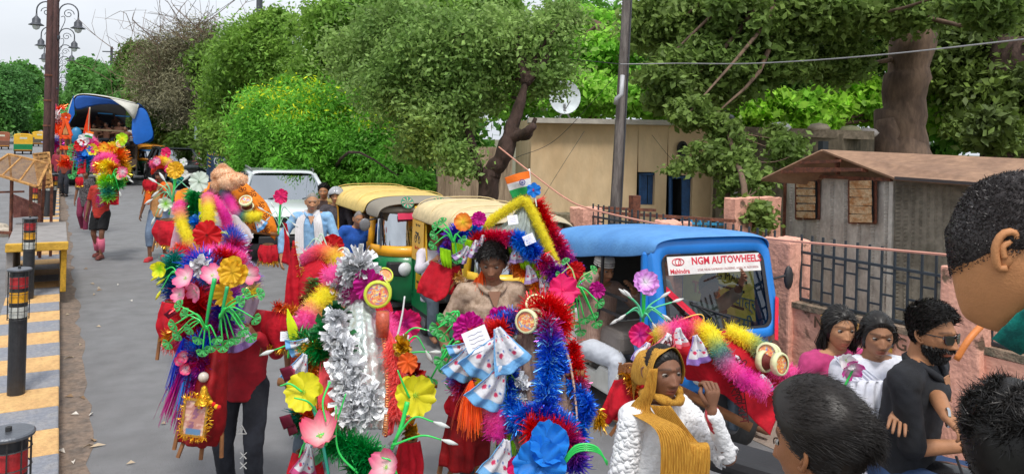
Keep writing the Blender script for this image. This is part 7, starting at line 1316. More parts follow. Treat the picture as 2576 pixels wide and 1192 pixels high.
tin(t, [(750, 850, 3.7), (790, 870, 3.6), (810, 900, 3.6)], .07, 900, GRN*.6, GRN); tin(t, [(815, 1110, 3.35), (880, 1120, 3.3), (935, 1150, 3.28), (880, 1180, 3.26)], .075, 2200, GRN*.7, GRN, GRN*.5); tin(t, [(785, 860, 3.62), (775, 920, 3.6), (765, 990, 3.55), (770, 1040, 3.5)], .06, 1900, GLD*1.1, ORG*.8, GLD); tin(t, [(745, 1040, 3.5), (770, 1070, 3.45)], .06, 700, TEAL*.5, GRN*.5)
tin(t, [(1010, 880, 3.7), (1000, 960, 3.62), (1010, 1060, 3.55)], .05, 900, GLD, SLV*.6, GLD)
for (u, v, c_l) in ((1015, 870, GLD), (1030, 1080, GLD*.9), (1010, 1000, SLV), (1045, 940, RED*.5), (1000, 1140, SLV)): rosette(t, u, v, 3.6, .06, 40, c_l, w_=.03)
YF = np.array((.90, .82, .02)); fl(t, 768, 985, 3.3, .088, 7, YF, YF*.95, (.5, .7, .05), cup=.30, tilt=(-.2, .3), ruf=.12, width=1.25, notch=.1); fl(t, 1043, 992, 3.35, .094, 7, YF, YF*.95, (.5, .7, .05), cup=.25, tilt=(.5, .2), ruf=.12, width=1.25, notch=.1)
fl(t, 808, 1100, 3.2, .085, 5, np.array((.95, .10, .22)), np.array((.95, .8, .75)), (.5, .8, .2), cup=.9, tilt=(0, 1.8), ruf=.1, point=1); fl(t, 975, 1175, 3.15, .07, 5, np.array((.95, .12, .3)), np.array((.95, .9, .85)), (.5, .8, .2), cup=.7, tilt=(-.5, .6), point=1)
fl(t, 1027, 910, 3.5, .05, 7, np.array((.95, .15, .02)), ORG, ORG, ruf=.15); fl(t, 838, 618, 5.6, .088, 9, RED, RED*.8, RED*.4, ruf=.14, width=1.2)
for (tp) in ([(780, 1000, 3.28), (800, 1060, 3.26), (815, 1130, 3.22), (828, 1200, 3.2)], ): stem(t, tp, r=.010, col=(.02, .42, .28), tip=None)
stem(t, [(1025, 1010, 3.3), (1010, 1070, 3.28), (985, 1130, 3.25)], r=.012, col=G1, tip=None)
for tp, k in (([(760, 985, 3.28), (730, 965, 3.28), (705, 970, 3.3)], None), ([(800, 1040, 3.26), (775, 1010, 3.2), (740, 1000, 3.2)], None), ([(815, 1090, 3.2), (770, 1110, 3.2), (752, 1150, 3.2)], None), ([(820, 1120, 3.2), (850, 1050, 3.2), (870, 990, 3.2)], None), ([(990, 1110, 3.22), (1040, 1050, 3.2), (1090, 1060, 3.2)], 'bud'), ([(985, 1120, 3.22), (1060, 1095, 3.2), (1110, 1105, 3.2)], 'bud'), ([(1010, 850, 3.7), (1040, 825, 3.7), (1075, 830, 3.7)], 'bud'), ([(1010, 880, 3.7), (1045, 845, 3.7), (1070, 880, 3.7)], 'bud'), ([(1015, 890, 3.7), (1050, 885, 3.7), (1080, 885, 3.7)], 'bud'), ([(770, 880, 3.6), (730, 868, 3.6), (690, 880, 3.6)], 'bud'), ([(830, 960, 3.3), (812, 1010, 3.25), (820, 1060, 3.22)], None), ([(1030, 1000, 3.32), (1012, 960, 3.3), (1000, 930, 3.3)], None), ([(900, 1190, 3.2), (850, 1130, 3.2), (845, 1020, 3.2)], None), ([(1000, 1200, 3.15), (985, 1160, 3.15), (960, 1150, 3.15)], None)): stem(t, tp, r=.0055, col=G1, tip=k, tc=WHI, ts=.055)
hk(t, 752, 930, 3.5, 42, 20); hk(t, 790, 1120, 3.35, 48, -25, border=(.2, .6, .3)); hk(t, 770, 1165, 3.3, 40, 10, border=(.7, .1, .3)); hk(t, 1000, 920, 3.65, 28, -10, border=(.1, .3, .7)); hk(t, 750, 870, 3.6, 30, 60)
mrn = fab('maroon_foil', '#6a1430', rough=.3, metal=.5) ; 
for (u, v, s) in ((725, 940, 22), (722, 1060, 20), (1045, 1010, 24), (1048, 960, 18), (735, 1080, 16)): patch(t, 'maroon_leaf', [[(u-s, v-s*.6, 3.4), (u+s*.4, v-s, 3.4)], [(u-s*.4, v+s, 3.4), (u+s, v+s*.4, 3.38)]], mrn, 6, 6, .002, 1, solid=.001)
# small flag
stem(t, [(985, 905, 3.7), (1010, 800, 3.7), (1018, 745, 3.7)], r=.006, col=(.8, .8, .8), tip=None)
patch(t, 'folded_flag', [[(1010, 850, 3.68), (1016, 850, 3.68), (1022, 850, 3.68)], [(997, 905, 3.68), (1008, 908, 3.68), (1020, 905, 3.68)]], printm, 14, 10, .004, 1, colf=lambda U, V: np.where((U < .33)[:, None], (.9, .25, .03), np.where((U < .66)[:, None], (.8, .8, .8), (.03, .4, .1))))
card(t, 1020, 850, 3.66, .035, 80); card(t, 718, 845, 3.7, .05, 5)
stem(t, [(725, 900, 3.7), (728, 860, 3.7), (722, 800, 3.7)], r=.006, col=G1, tip=None); patch(t, 'lime_leaf', [[(722, 775, 3.68), (724, 778, 3.68)], [(722, 820, 3.66), (750, 830, 3.66)], [(735, 880, 3.66), (742, 870, 3.66)]], fab('lime_leaf', '#d8e81c', trl=.3), 10, 12, .004, 1)
pole(t, (700, 960, 3.7), (1100, 965, 3.7)); tin(t, [(760, 1040, 3.42), (830, 1050, 3.42), (900, 1070, 3.4)], .05, 900, RED, GLD, SLV)
basket(t, 770, 1150, 3.5, 80, 120, 1); basket(t, 1030, 1120, 3.55, 60, 120, 2)
# ---------- red kanwar behind the silver one
t = kan('red cloth kanwar half hidden behind the silver one, with tall red pennant', 800, 740, 5.1)
patch(t, 'red_canopy', [[(740, 690, 5.2), (780, 650, 5.1), (820, 640, 5.1), (860, 650, 5.2)], [(728, 730, 5.1), (775, 690, 4.95), (830, 680, 4.95), (900, 700, 5.0)], [(735, 790, 5.0), (770, 745, 4.9), (850, 740, 4.9), (940, 770, 4.9)]], redcl, 50, 30, .01, 3); patch(t, 'red_cloth', [[(900, 690, 4.6), (945, 700, 4.6)], [(930, 760, 4.5), (985, 770, 4.5)], [(945, 830, 4.4), (1000, 880, 4.4)]], redcl, 24, 24, .012, 2)
patch(t, 'pennant', [[(737, 605, 5.0), (741, 605, 5.0)], [(722, 690, 4.98), (758, 700, 4.98)], [(715, 775, 4.95), (765, 790, 4.95)]], redcl, 18, 26, .012, 1.5); blades_on(t, [(741, 610, 5), (760, 700, 5), (766, 785, 5)], .03, 160, cl(GLD), .005, 'gold_fringe', tinm)
fur(t, [(765, 655, 5.1), (800, 632, 5.05), (835, 640, 5.0), (848, 665, 5.0), (850, 690, 4.98)], .055, 2600, PNK*.95, CORAL, YEL, YEL); damru(t, 862, 640, 5.1, .05, (-.3, 0, .7)); damru(t, 888, 655, 5.1, .04, (.3, 0, .9))
for tp in ([(800, 640, 5.2), (775, 628, 5.2), (760, 645, 5.2)], [(790, 650, 5.2), (760, 636, 5.2), (745, 665, 5.2)], [(820, 630, 5.4), (795, 600, 5.4), (770, 625, 5.4)], [(830, 640, 5.4), (810, 590, 5.4), (800, 600, 5.4)]): stem(t, tp, r=.006, col=(.5, .7, .5), tip='bud', tc=WHI, ts=.05)
basket(t, 715, 790, 4.9, 100, 95, 5); basket(t, 760, 800, 4.8, 80, 80, 6, fringe=GLD); tin(t, [(690, 770, 4.8), (760, 790, 4.75), (790, 850, 4.7)], .05, 700, RED, GLD, RED*.5); pole(t, (690, 800, 4.9), (1000, 820, 4.6)); fl(t, 1022, 812, 4.4, .10, 7, HOT*1.0, MAG, MAG, ruf=.2, cup=.4); tin(t, [(790, 700, 4.9), (740, 840, 4.8)], .05, 500, GRN*.6, RED); card(t, 752, 800, 4.7, .045)
# ---------- left front multicolour kanwar
t = kan('tall multicolour kanwar with yellow flowers and green sprays at the left front', 520, 850, 4.5)
fur(t, [(485, 665, 4.9), (530, 640, 4.8), (575, 640, 4.8), (610, 660, 4.8)], .06, 3000, PNK, PNK, MAG*1.6, PNK); tin(t, [(470, 720, 4.7), (500, 660, 4.7), (530, 690, 4.6)], .10, 1400, BLU, RBL, BLU); rosette(t, 508, 668, 4.55, .08, 60, SLV, w_=.03); tin(t, [(545, 650, 4.7), (575, 655, 4.7), (590, 690, 4.7)], .08, 1300, RED, RED*.7); tin(t, [(440, 640, 4.9), (430, 690, 4.8), (440, 740, 4.7)], .08, 1300, TEAL, GRN*.6, RBL*.6)
tin(t, [(470, 740, 4.6), (500, 770, 4.5), (480, 830, 4.5), (515, 860, 4.5)], .11, 3000, RED, RED*.8, RED*.6, RBL); tin(t, [(560, 700, 4.65), (570, 780, 4.55), (545, 850, 4.5)], .10, 2000, RED, RBL, RED*.7); tin(t, [(520, 850, 4.45), (500, 890, 4.42), (520, 930, 4.4)], .085, 2200, RBL, BLU, RED, PUR); tin(t, [(480, 880, 4.4), (470, 930, 4.4), (500, 980, 4.4)], .055, 1200, RBL, PUR, RED*.6); tin(t, [(470, 810, 4.5), (420, 850, 4.6)], .05, 500, RED, GLD)
YO = np.array((.98, .58, .02)); fl(t, 588, 682, 4.3, .088, 8, YO, YO*.95, YO*.7, layers=2, ruf=.10, cup=.2); fl(t, 570, 740, 4.36, .085, 8, YO, YO*.9, YO*.7, ruf=.10, cup=.3, tilt=(-.3, -.3)); 
for (u, v, r_, tl) in ((470, 700, .07, (-.4, .4)), (495, 730, .06, (-.5, -.3)), (535, 695, .07, (.2, .9)), (625, 690, .06, (.6, .2)), (455, 740, .05, (-.3, .3))): fl(t, u, v, 4.4, r_, 6, np.array((.95, .12, .35)), np.array((.95, .85, .85)), (.5, .8, .2), cup=.55, tilt=tl, point=1, ruf=.05)
stem(t, [(540, 700, 4.25), (528, 760, 4.25), (518, 820, 4.28)], r=.013, col=(.02, .5, .12), tip=None); stem(t, [(572, 720, 4.25), (560, 780, 4.25), (552, 830, 4.28)], r=.011, col=(.02, .38, .12), tip=None)
spray(t, (520, 830, 4.25), [(425, 862), (450, 840), (470, 790), (455, 770), (500, 850), (530, 870), (545, 850), (480, 825), (510, 880), (440, 815)], r=.006, col=G1, tip='clover', tc=G2, ts=.038); spray(t, (552, 800, 4.25), [(600, 760), (610, 830), (640, 800), (630, 845), (590, 850), (575, 855), (615, 740), (600, 800), (650, 740), (560, 870), (590, 790)], r=.006, col=G1, tip='clover', tc=G2, ts=.038)
spray(t, (450, 700, 4.6), [(402, 690), (415, 700), (405, 730)], r=.005, col=G1, tip='bud', tc=(.85, .85, .05), ts=.05); fl(t, 404, 675, 4.6, .05, 5, YEL, LIM, LIM, cup=.7, point=1)
tin(t, [(600, 640, 4.9), (640, 700, 4.8), (630, 740, 4.7)], .05, 700, WHT, PUR, YEL); patch(t, 'net_cloth', [[(560, 650, 5.0), (640, 670, 5.0)], [(590, 730, 4.9), (650, 760, 4.9)], [(570, 830, 4.8), (600, 860, 4.8)]], fab('white_net', '#d8c8d8', trl=.5), 20, 20, .01, 3); hk(t, 600, 840, 4.6, 45, -20, border=(.5, .3, .7))
basket(t, 440, 770, 4.7, 75, 120, 8, fringe=CORAL); 
for (u, v) in ((430, 790), (470, 800)): patch(t, 'maroon_leaf', [[(u-18, v, 4.55), (u, v-14, 4.55)], [(u-6, v+12, 4.55), (u+16, v-2, 4.55)]], mrn, 6, 6, .002, 1, solid=.001)
for (u, v, L, ln, c_l) in ((470, 900, .34, -.32, MAG), (485, 920, .36, -.22, MAG*.8), (462, 850, .30, -.2, RBL), (490, 860, .42, -.14, BLU), (500, 930, .22, -.05, MAG)): tassel(t, u, v, 4.4, L, c_l*1.2, .018, 90, ln)
for (u, v, r_) in ((465, 895, .035), (470, 925, .035), (455, 905, .03)): fl(t, u, v, 4.36, r_, 5, HOT, WHT, WHT, cup=.7)
# red net parcel with picture
patch(t, 'red_net_wrap', [[(505, 890, 4.45), (540, 870, 4.4), (575, 890, 4.45)], [(478, 980, 4.42), (525, 975, 4.3), (572, 970, 4.42)], [(455, 1060, 4.4), (510, 1070, 4.28), (568, 1060, 4.4)], [(447, 1110, 4.4), (495, 1125, 4.3), (545, 1120, 4.4)]], netr, 44, 40, .008, 3)
pm_ = frame(P(490, 1050, 4.18), rt*1.0+up*-.10, up*1.0+rt*.18); b = MB(); fcol = mat('gilt_frame', '#c8a050', .35, metal=.6, bump=.3)
for (a, c) in (((-.062, -.10), (.062, -.10)), ((.062, -.10), (.062, .10)), ((.062, .10), (-.062, .10)), ((-.062, .10), (-.062, -.10))): b.bar(pm_ @ Vector((*a, 0)), pm_ @ Vector((*c, 0)), .014, .012)
fo = b.obj('picture_frame', fcol, t); n_ = 26; U, V_ = np.meshgrid(np.linspace(-1, 1, n_), np.linspace(-1, 1, n_)); U = U.ravel(); V_ = V_.ravel(); cc = np.tile((.55, .25, .2), (n_*n_, 1)); q = vnoise(np.stack([U*2.2, V_*2.2, U*0], 1), 1.6, 9)
cc[q > .15] = (.72, .42, .36); cc[q > .45] = (.8, .62, .4); cc[q < -.35] = (.3, .12, .2); cc[(V_ < -.6) & (abs(U) < .7)] = (.12, .25, .45); i = np.arange(n_-1)[:, None]*n_; j = np.arange(n_-1)[None]; F = np.stack([i+j, i+j+1, i+n_+j+1, i+n_+j], -1).reshape(-1, 4)
link('picture', npmesh(np.array([list(pm_ @ Vector((a*.058, c*.095, .001))) for a, c in zip(U, V_)]), F, True, cc), mat('drum_print', attr=True), fo); tin(fo, [pm_ @ Vector((a, c, .004)) for a, c in ((-.065, -.1), (.065, -.1), (.065, .1), (-.065, .1), (-.065, -.1))] if True else [], .025, 420, GLD*1.3, w_=.004)
for (a, b_) in (((465, 1000), (438, 1130)), ((520, 1020), (505, 1155)), ((560, 1000), (557, 1150)), ((470, 1090), (447, 1150))): MB().tube([P(*a, 4.42), P(*b_, 4.38)], .012, 6).obj('stick', stick, t)
MB().lathe([(.001, .07), (.015, .06), (.022, .03), (.042, -.01), (.05, -.03)], 12, Matrix.Translation(P(513, 1000, 4.2)), cap=False).obj('gold_bell', mat('gold_paint', '#c9972a', .3, metal=.8, bump=.5), t, smooth=True)
for k in range(9): MB().ball(P(495+k*7, 1018+6*math.sin(k), 4.19), .014, 8).obj('pompom', [furR, furY][k % 2] if 'furR' in globals() else [globals().setdefault('furR', fab('pompom_red', '#d01c20')), globals().setdefault('furY', fab('pompom_yellow', '#e8b820'))][k % 2], t, smooth=True)
MB().ball(P(512, 948, 4.3), .03, 12).obj('bauble', mat('bauble_pearl', '#c9bdb0', .25, coat=.5), t, smooth=True)
# ---------- upper left kanwar with white and red flowers
t = kan('kanwar with big white and red flowers and yellow pink fur above the left front one', 520, 580, 6.6)
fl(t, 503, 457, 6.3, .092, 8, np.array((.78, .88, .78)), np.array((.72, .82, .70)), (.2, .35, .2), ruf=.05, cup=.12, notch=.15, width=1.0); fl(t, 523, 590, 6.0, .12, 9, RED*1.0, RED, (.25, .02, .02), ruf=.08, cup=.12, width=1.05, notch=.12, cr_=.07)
fur(t, [(450, 520, 6.3), (457, 560, 6.25), (475, 600, 6.2), (487, 640, 6.2)], .055, 3000, PNK, YEL, YEL, PNK); fur(t, [(447, 535, 6.35), (452, 515, 6.35), (466, 520, 6.35)], .045, 1200, PNK, PNK); fur(t, [(522, 490, 6.3), (525, 540, 6.2), (522, 580, 6.2)], .055, 2400, PNK, YEL, YEL, PNK*.8); fur(t, [(535, 498, 6.35), (560, 530, 6.3), (572, 560, 6.3), (575, 600, 6.3)], .05, 2600, PNK, MAG*1.6, PNK)
tin(t, [(490, 480, 6.4), (487, 530, 6.4), (495, 580, 6.4)], .09, 1800, GRN*1.2, GRN, BLU); rosette(t, 500, 560, 6.3, .09, 60, BLU, .03); rosette(t, 498, 585, 6.3, .07, 50, SLV, .03); patch(t, 'lime_strip', [[(500, 500, 6.3), (512, 500, 6.3)], [(500, 550, 6.28), (514, 550, 6.28)], [(505, 600, 6.25), (516, 600, 6.25)]], fab('lime_leaf', '#d8e81c'), 8, 16, .006, 1)
damru(t, 555, 605, 6.1, .075, (.2, 0, .1), rimy, pic=6); tin(t, [(575, 590, 6.2), (590, 610, 6.1), (590, 650, 6.0)], .10, 1800, PUR*1.2, BLU, RED, PUR); tin(t, [(450, 620, 6.2), (470, 650, 6.1), (520, 640, 6.1)], .08, 1500, ORG, HOT, RED, LIM); patch(t, 'net_cloth', [[(440, 560, 6.5), (470, 540, 6.4)], [(428, 620, 6.4), (470, 620, 6.4)], [(428, 690, 6.3), (460, 690, 6.3)]], fab('pink_net', '#e0b8c8', trl=.5), 20, 20, .01, 3); patch(t, 'orange_cloth', [[(470, 600, 6.5), (560, 590, 6.5)], [(470, 650, 6.4), (590, 650, 6.4)]], fab('amber_cloth', '#d8801c'), 20, 12, .01, 3)
patch(t, 'white_cloth', [[(560, 560, 6.5), (590, 540, 6.5), (630, 580, 6.5)], [(580, 620, 6.4), (610, 620, 6.4), (640, 600, 6.4)]], fab('grey_drape', '#b8aeb0'), 20, 14, .012, 3); pole(t, (440, 620, 6.4), (620, 640, 6.4))
# ---------- potted lily at its left
t = kan('hanging red basket with orange flower and white lilies left of the orange cloth kanwar', 430, 520, 7.5)
fl(t, 443, 428, 7.4, .088, 8, YO, YO*.95, YO*.6, layers=2, ruf=.12); stem(t, [(441, 445, 7.4), (436, 490, 7.4), (425, 540, 7.4)], r=.014, col=G1, tip=None); spray(t, (432, 500, 7.4), [(395, 460), (385, 500), (400, 480), (415, 455), (470, 470), (460, 455), (390, 545), (410, 520)], r=.006, col=(.2, .65, .35), tip='bud', tc=WHI, ts=.075); fl(t, 418, 512, 7.35, .07, 6, WHT, LIM*.9, LIM, cup=.5, point=1)
basket(t, 425, 560, 7.4, 70, 65, 9); fl(t, 466, 437, 7.5, .04, 6, WHT, WHT, LIM)
# ---------- orange kanwar with teddy
t = kan('orange cloth kanwar with om prints and a peach fluffy teddy on top', 620, 520, 8.6)
patch(t, 'orange_canopy', [[(530, 470, 9.0), (560, 458, 8.9), (620, 460, 8.9)], [(560, 490, 8.9), (620, 480, 8.6), (670, 510, 8.7)], [(600, 540, 8.7), (650, 540, 8.4), (695, 570, 8.5)], [(640, 585, 8.6), (672, 585, 8.4), (690, 605, 8.5)]], orgcl, 60, 50, .012, 3); patch(t, 'orange_canopy', [[(530, 458, 9.0), (480, 470, 9.0), (445, 480, 9.0)], [(520, 490, 8.9), (480, 500, 8.8), (440, 500, 8.9)], [(480, 510, 8.8), (455, 515, 8.8), (440, 530, 8.8)]], orgcl, 40, 30, .012, 3)
omm = mat('om_print', '#5a1c10', .8, bump=0)
for (u, v) in ((610, 478), (635, 492), (600, 515), (655, 520), (630, 535), (672, 545), (668, 580), (645, 572), (625, 560), (470, 505), (500, 478)):
    text('\u0950', .11, omm, frame(P(u, v, 8.36), rt+up*random.uniform(-.3, .3), up), t)
for (u, v, a, b_, c) in ((562, 437, .095, .085, .075), (577, 455, .13, .1, .10), (598, 452, .10, .08, .06), (551, 462, .07, .07, .06), (545, 442, .045, .04, .045), (560, 425, .04, .03, .04)):
    C_ = P(u, v, 8.4); tmp = RNG.normal(size=(1100, 3)); tmp /= np.linalg.norm(tmp, axis=1)[:, None]; p0 = np.array(C_)+tmp*np.array([a, b_, c])*.95; V, F, cc = ribbons(p0, p0+tmp*.012, p0+tmp*.024+RNG.normal(size=(1100, 3))*.006, np.full(1100, .005), np.tile((.90, .62, .40), (1100, 1))); o = MB().ball(C_, (a*.98, b_*.98, c*.98), 18).obj('teddy', mat('teddy_peach', '#f0c8a4', .9, sheen=.4), t, smooth=True); link('teddy_fur', npmesh(V, F, False, cc), furm, o)
fur(t, [(562, 478, 8.4), (580, 510, 8.35), (600, 540, 8.3), (625, 545, 8.3), (655, 545, 8.3)], .065, 3600, TEAL*.6, MAG*1.6, PNK, TEAL*.6, YEL, YEL); damru(t, 618, 505, 8.3, .07, (.1, 0, .9), pic=7); hk(t, 620, 540, 8.35, 16, 10, border=(.2, .3, .7)); hk(t, 652, 560, 8.3, 20, -40, border=(.15, .4, .75))
fur(t, [(490, 470, 8.6), (500, 480, 8.6), (470, 500, 8.6)], .05, 900, TEAL, PNK); basket(t, 675, 620, 8.3, 46, 46, 12); fl(t, 708, 494, 8.2, .085, 8, HOT, HOT*.8, MAG, ruf=.15); stem(t, [(706, 510, 8.2), (702, 560, 8.2), (700, 590, 8.2)], r=.012, col=G1, tip=None); spray(t, (703, 570, 8.2), [(665, 530), (680, 545), (730, 535), (735, 560), (720, 580), (690, 525)], r=.005, col=(.4, .7, .5), tip='bud', tc=WHI, ts=.06)
patch(t, 'red_ribbon', [[(712, 560, 8.3), (722, 562, 8.3)], [(715, 610, 8.3), (728, 610, 8.3)], [(708, 660, 8.3), (735, 670, 8.3)]], redcl, 10, 18, .01, 1); pole(t, (440, 560, 8.8), (700, 590, 8.4)); MB().ball(P(540, 488, 8.8), (.1, .1, .08), 12).obj('round_lid', drumb, t, smooth=True)
# ---------- tent shaped kanwar with flag
t = kan('tent shaped kanwar with yellow fur edges and the Indian flag on its tip', 1310, 600, 5.0)
fa, fb_, fc, fd = P(1270, 447, 4.95), P(1331, 430, 4.95), P(1338, 480, 4.95), P(1290, 498, 4.95)
def flagc(U, V):
    c = np.zeros((len(U), 3)); c[V < .34] = (.95, .22, .02); c[(V >= .34) & (V < .67)] = (.85, .85, .85); c[V >= .67] = (.02, .38, .10); return c
patch(t, 'indian_flag', [[(1270, 447, 4.95), (1300, 437, 4.93), (1331, 430, 4.95)], [(1275, 463, 4.95), (1304, 455, 4.92), (1333, 447, 4.95)], [(1281, 480, 4.95), (1308, 472, 4.93), (1335, 466, 4.95)], [(1290, 499, 4.95), (1314, 491, 4.94), (1338, 483, 4.95)]], printm, 30, 60, .004, 1, colf=flagc, wrink=.001)
q = frame(P(1314, 459, 4.905), rt+up*.3, up); b = MB(); b.tube([q @ Vector((math.cos(a)*.018, math.sin(a)*.018, 0)) for a in np.linspace(0, 2*pi, 25)], .0022, 4)
for k in range(12): a = k*pi/12; b.bar(q @ Vector((-math.cos(a)*.017, -math.sin(a)*.017, 0)), q @ Vector((math.cos(a)*.017, math.sin(a)*.017, 0)), .0008)
b.obj('flag_wheel', mat('chakra_blue', '#1c2f8a', .7), t); stem(t, [(1331, 425, 4.96), (1336, 480, 4.96), (1342, 560, 4.96)], r=.007, col=(.8, .75, .7), tip=None)
fl(t, 1343, 478, 4.9, .048, 6, BLU, BLU*.8, HOT*.7, ruf=.1, cr_=.2, point=1); stem(t, [(1345, 490, 4.9), (1350, 520, 4.9)], r=.006, col=WHI, tip=None)
gau = fab('white_gauze', '#d3dcd6', '#c2ccc6', trl=.5, bump=.4, stretch=(9, 9, .6)); patch(t, 'gauze_tent', [[(1318, 506, 5.0), (1322, 504, 4.98), (1328, 506, 5.0)], [(1270, 560, 5.0), (1320, 560, 4.88), (1360, 580, 5.0)], [(1205, 600, 5.0), (1300, 620, 4.84), (1400, 650, 5.0)], [(1195, 625, 5.0), (1320, 660, 4.84), (1420, 700, 5.0)]], gau, 70, 40, .012, 9)
fur(t, [(1218, 568, 4.95), (1265, 535, 4.95), (1320, 500, 4.93)], .036, 2800, YEL, YEL*.9); fur(t, [(1322, 500, 4.92), (1345, 545, 4.9), (1375, 610, 4.88), (1410, 690, 4.85)], .036, 3400, YEL, YEL*.9)
tin(t, [(1345, 510, 5.0), (1370, 560, 4.98), (1405, 620, 4.95), (1445, 690, 4.9)], .07, 3400, RED, RED, HOT*.7, PUR, w_=.005); tin(t, [(1330, 520, 5.02), (1360, 590, 5), (1390, 650, 4.98)], .06, 1300, GRN*.6, GRN, SLV); tin(t, [(1195, 603, 4.85), (1240, 598, 4.82), (1290, 600, 4.8)], .055, 2800, RED*1.1, HOT*.8, w_=.005); tin(t, [(1292, 596, 4.8), (1320, 615, 4.78), (1350, 640, 4.78)], .06, 2800, BLU, BLU, RBL); tin(t, [(1130, 600, 4.9), (1160, 580, 4.9), (1210, 575, 4.9)], .065, 1600, PUR, RBL, BLU); tin(t, [(1115, 640, 4.9), (1140, 610, 4.9)], .05, 800, PUR, RBL, RED)
tin(t, [(1360, 650, 4.8), (1400, 690, 4.78), (1440, 720, 4.76)], .07, 2000, RED, PUR, RED); tin(t, [(1180, 620, 4.9), (1240, 640, 4.88), (1330, 690, 4.85), (1380, 760, 4.8)], .06, 1800, GLD, GLD, ORG, GLD)
limc = fab('lime_bunting', '#b8f01c', trl=.4)
for i, (u, v) in enumerate(((1120, 640), (1150, 625), (1182, 618), (1290, 620), (1318, 650), (1350, 680), (1385, 700))): patch(t, 'lime_bunting', [[(u-14, v-18, 4.84), (u+14, v-10, 4.84)], [(u-12, v+10, 4.82), (u+16, v+18, 4.82)], [(u-6, v+26, 4.84), (u+16, v+34, 4.84)]], limc, 20, 14, .008, 3)
for (u, v, ro) in ((1165, 640, 30), (1195, 628, 10), (1215, 615, 0), (1335, 690, -20), (1300, 640, 0), (1370, 720, -25), (1385, 660, -20)): hk(t, u, v, 4.8, 24, ro, border=(.5, .35, .65))
fl(t, 1165, 558, 4.75, .060, 6, np.array((1, .18, .02)), np.array((1, .75, .05)), YEL, ruf=.06, width=1.1, notch=.1, cup=.15); fl(t, 1205, 550, 4.8, .05, 8, MAG*1.5, MAG, MAG, layers=2, ruf=.15, point=1)
spray(t, (1140, 610, 4.75), [(1095, 590), (1100, 570), (1115, 560), (1092, 615), (1160, 600), (1175, 570), (1150, 650)], r=.006, col=G1, tip='clover', tc=G2, ts=.035)
fl(t, 1448, 680, 4.7, .062, 10, RED, RED, RED*.5, layers=3, ruf=.14, point=1); fl(t, 1415, 730, 4.45, .095, 7, HOT, HOT*.9, HOT, ruf=.12, tilt=(.2, .4), cup=.35, width=1.1, point=1); fl(t, 1502, 728, 4.6, .052, 9, MAG*1.3, MAG, MAG, layers=2, ruf=.14, point=1)
spray(t, (1440, 745, 4.5), [(1475, 700), (1490, 790), (1505, 760), (1470, 800), (1445, 810), (1420, 800), (1500, 810), (1460, 830), (1430, 770)], r=.007, col=G1, tip='clover', tc=G2, ts=.038); spray(t, (1450, 720, 4.55), [(1410, 690), (1425, 660), (1490, 680)], r=.005, col=(.4, .6, .2), tip='clover', tc=G2, ts=.03)
basket(t, 1130, 675, 4.95, 60, 70, 14, sticks=False, fringe=None); patch(t, 'red_cloth', [[(1085, 655, 4.9), (1140, 680, 4.85)], [(1055, 705, 4.85), (1125, 740, 4.8)], [(1050, 735, 4.85), (1100, 760, 4.8)]], redcl, 24, 24, .012, 2); MB().tube([P(1115, 750, 4.85), P(1150, 700, 4.85)], .01, 6).obj('stick', stick, t)
for (u, v) in ((1200, 700), (1215, 680), (1345, 740), (1330, 760), (1360, 755)): tassel(t, u, v, 4.8, .15, ORG, .022, 160)
tin(t, [(1150, 690, 4.85), (1180, 740, 4.8)], .04, 500, GLD, SLV); pole(t, (1080, 700, 5.0), (1480, 740, 4.8)); card(t, 1290, 553, 4.82, .065, 10); card(t, 1331, 602, 4.74, .07, 25); patch(t, 'amber_kerchief', [[(1295, 640, 4.9), (1330, 650, 4.9)], [(1290, 700, 4.86), (1340, 690, 4.86)]], fab('amber_cloth', '#d8801c'), 16, 12, .01, 2)
# ---------- blue tinsel kanwar
t = kan('nearest right kanwar wrapped in blue and red tinsel with kerchiefs on its left', 1340, 950, 3.5)
bg_ = fab('beige_gauze', '#b49a8e', '#a58c80', trl=.45, stretch=(9, 9, .6), bump=.4); patch(t, 'gauze_panel', [[(1290, 825, 3.7), (1340, 800, 3.64), (1390, 820, 3.7)], [(1265, 910, 3.6), (1350, 890, 3.5), (1435, 910, 3.6)], [(1275, 1010, 3.45), (1360, 1010, 3.36), (1450, 1030, 3.45)], [(1300, 1130, 3.3), (1370, 1140, 3.24), (1455, 1150, 3.3)]], bg_, 70, 50, .012, 8); patch(t, 'gauze_top', [[(1320, 790, 3.7), (1350, 780, 3.68)], [(1260, 815, 3.72), (1300, 850, 3.62)], [(1200, 850, 3.7), (1270, 880, 3.6)]], gau, 24, 24, .01, 5)
stem(t, [(1385, 810, 3.62), (1430, 900, 3.52), (1450, 1030, 3.4), (1452, 1160, 3.26)], r=.008, col=(.55, .35, .25), tip=None)
tin(t, [(1375, 800, 3.5), (1385, 870, 3.4), (1378, 950, 3.34), (1372, 1030, 3.28), (1365, 1080, 3.24)], .062, 3600, RED, RBL, BLU, RBL, BLU, w_=.005, mixc=(np.array((.25, .7, 1)), .15)); tin(t, [(1402, 880, 3.42), (1410, 940, 3.36)], .045, 700, RBL, BLU*.8, RBL, w_=.005)
tin(t, [(1285, 900, 3.5), (1275, 960, 3.44), (1290, 1030, 3.38), (1310, 1080, 3.34)], .055, 2200, BLU, RBL, BLU, RBL, w_=.005, mixc=(np.array((.25, .7, 1)), .15)); tin(t, [(1300, 1060, 3.3), (1340, 1040, 3.26), (1400, 1060, 3.24), (1440, 1080, 3.22)], .055, 2400, BLU, RBL, BLU, w_=.005, mixc=(HOT, .12)); tin(t, [(1440, 860, 3.6), (1455, 950, 3.5), (1465, 1030, 3.42), (1450, 1150, 3.3)], .045, 2400, RED, RED, BLU, RBL, w_=.005); tin(t, [(1420, 960, 3.5), (1480, 1010, 3.4), (1466, 1060, 3.4)], .04, 800, BLU, RBL, w_=.005)
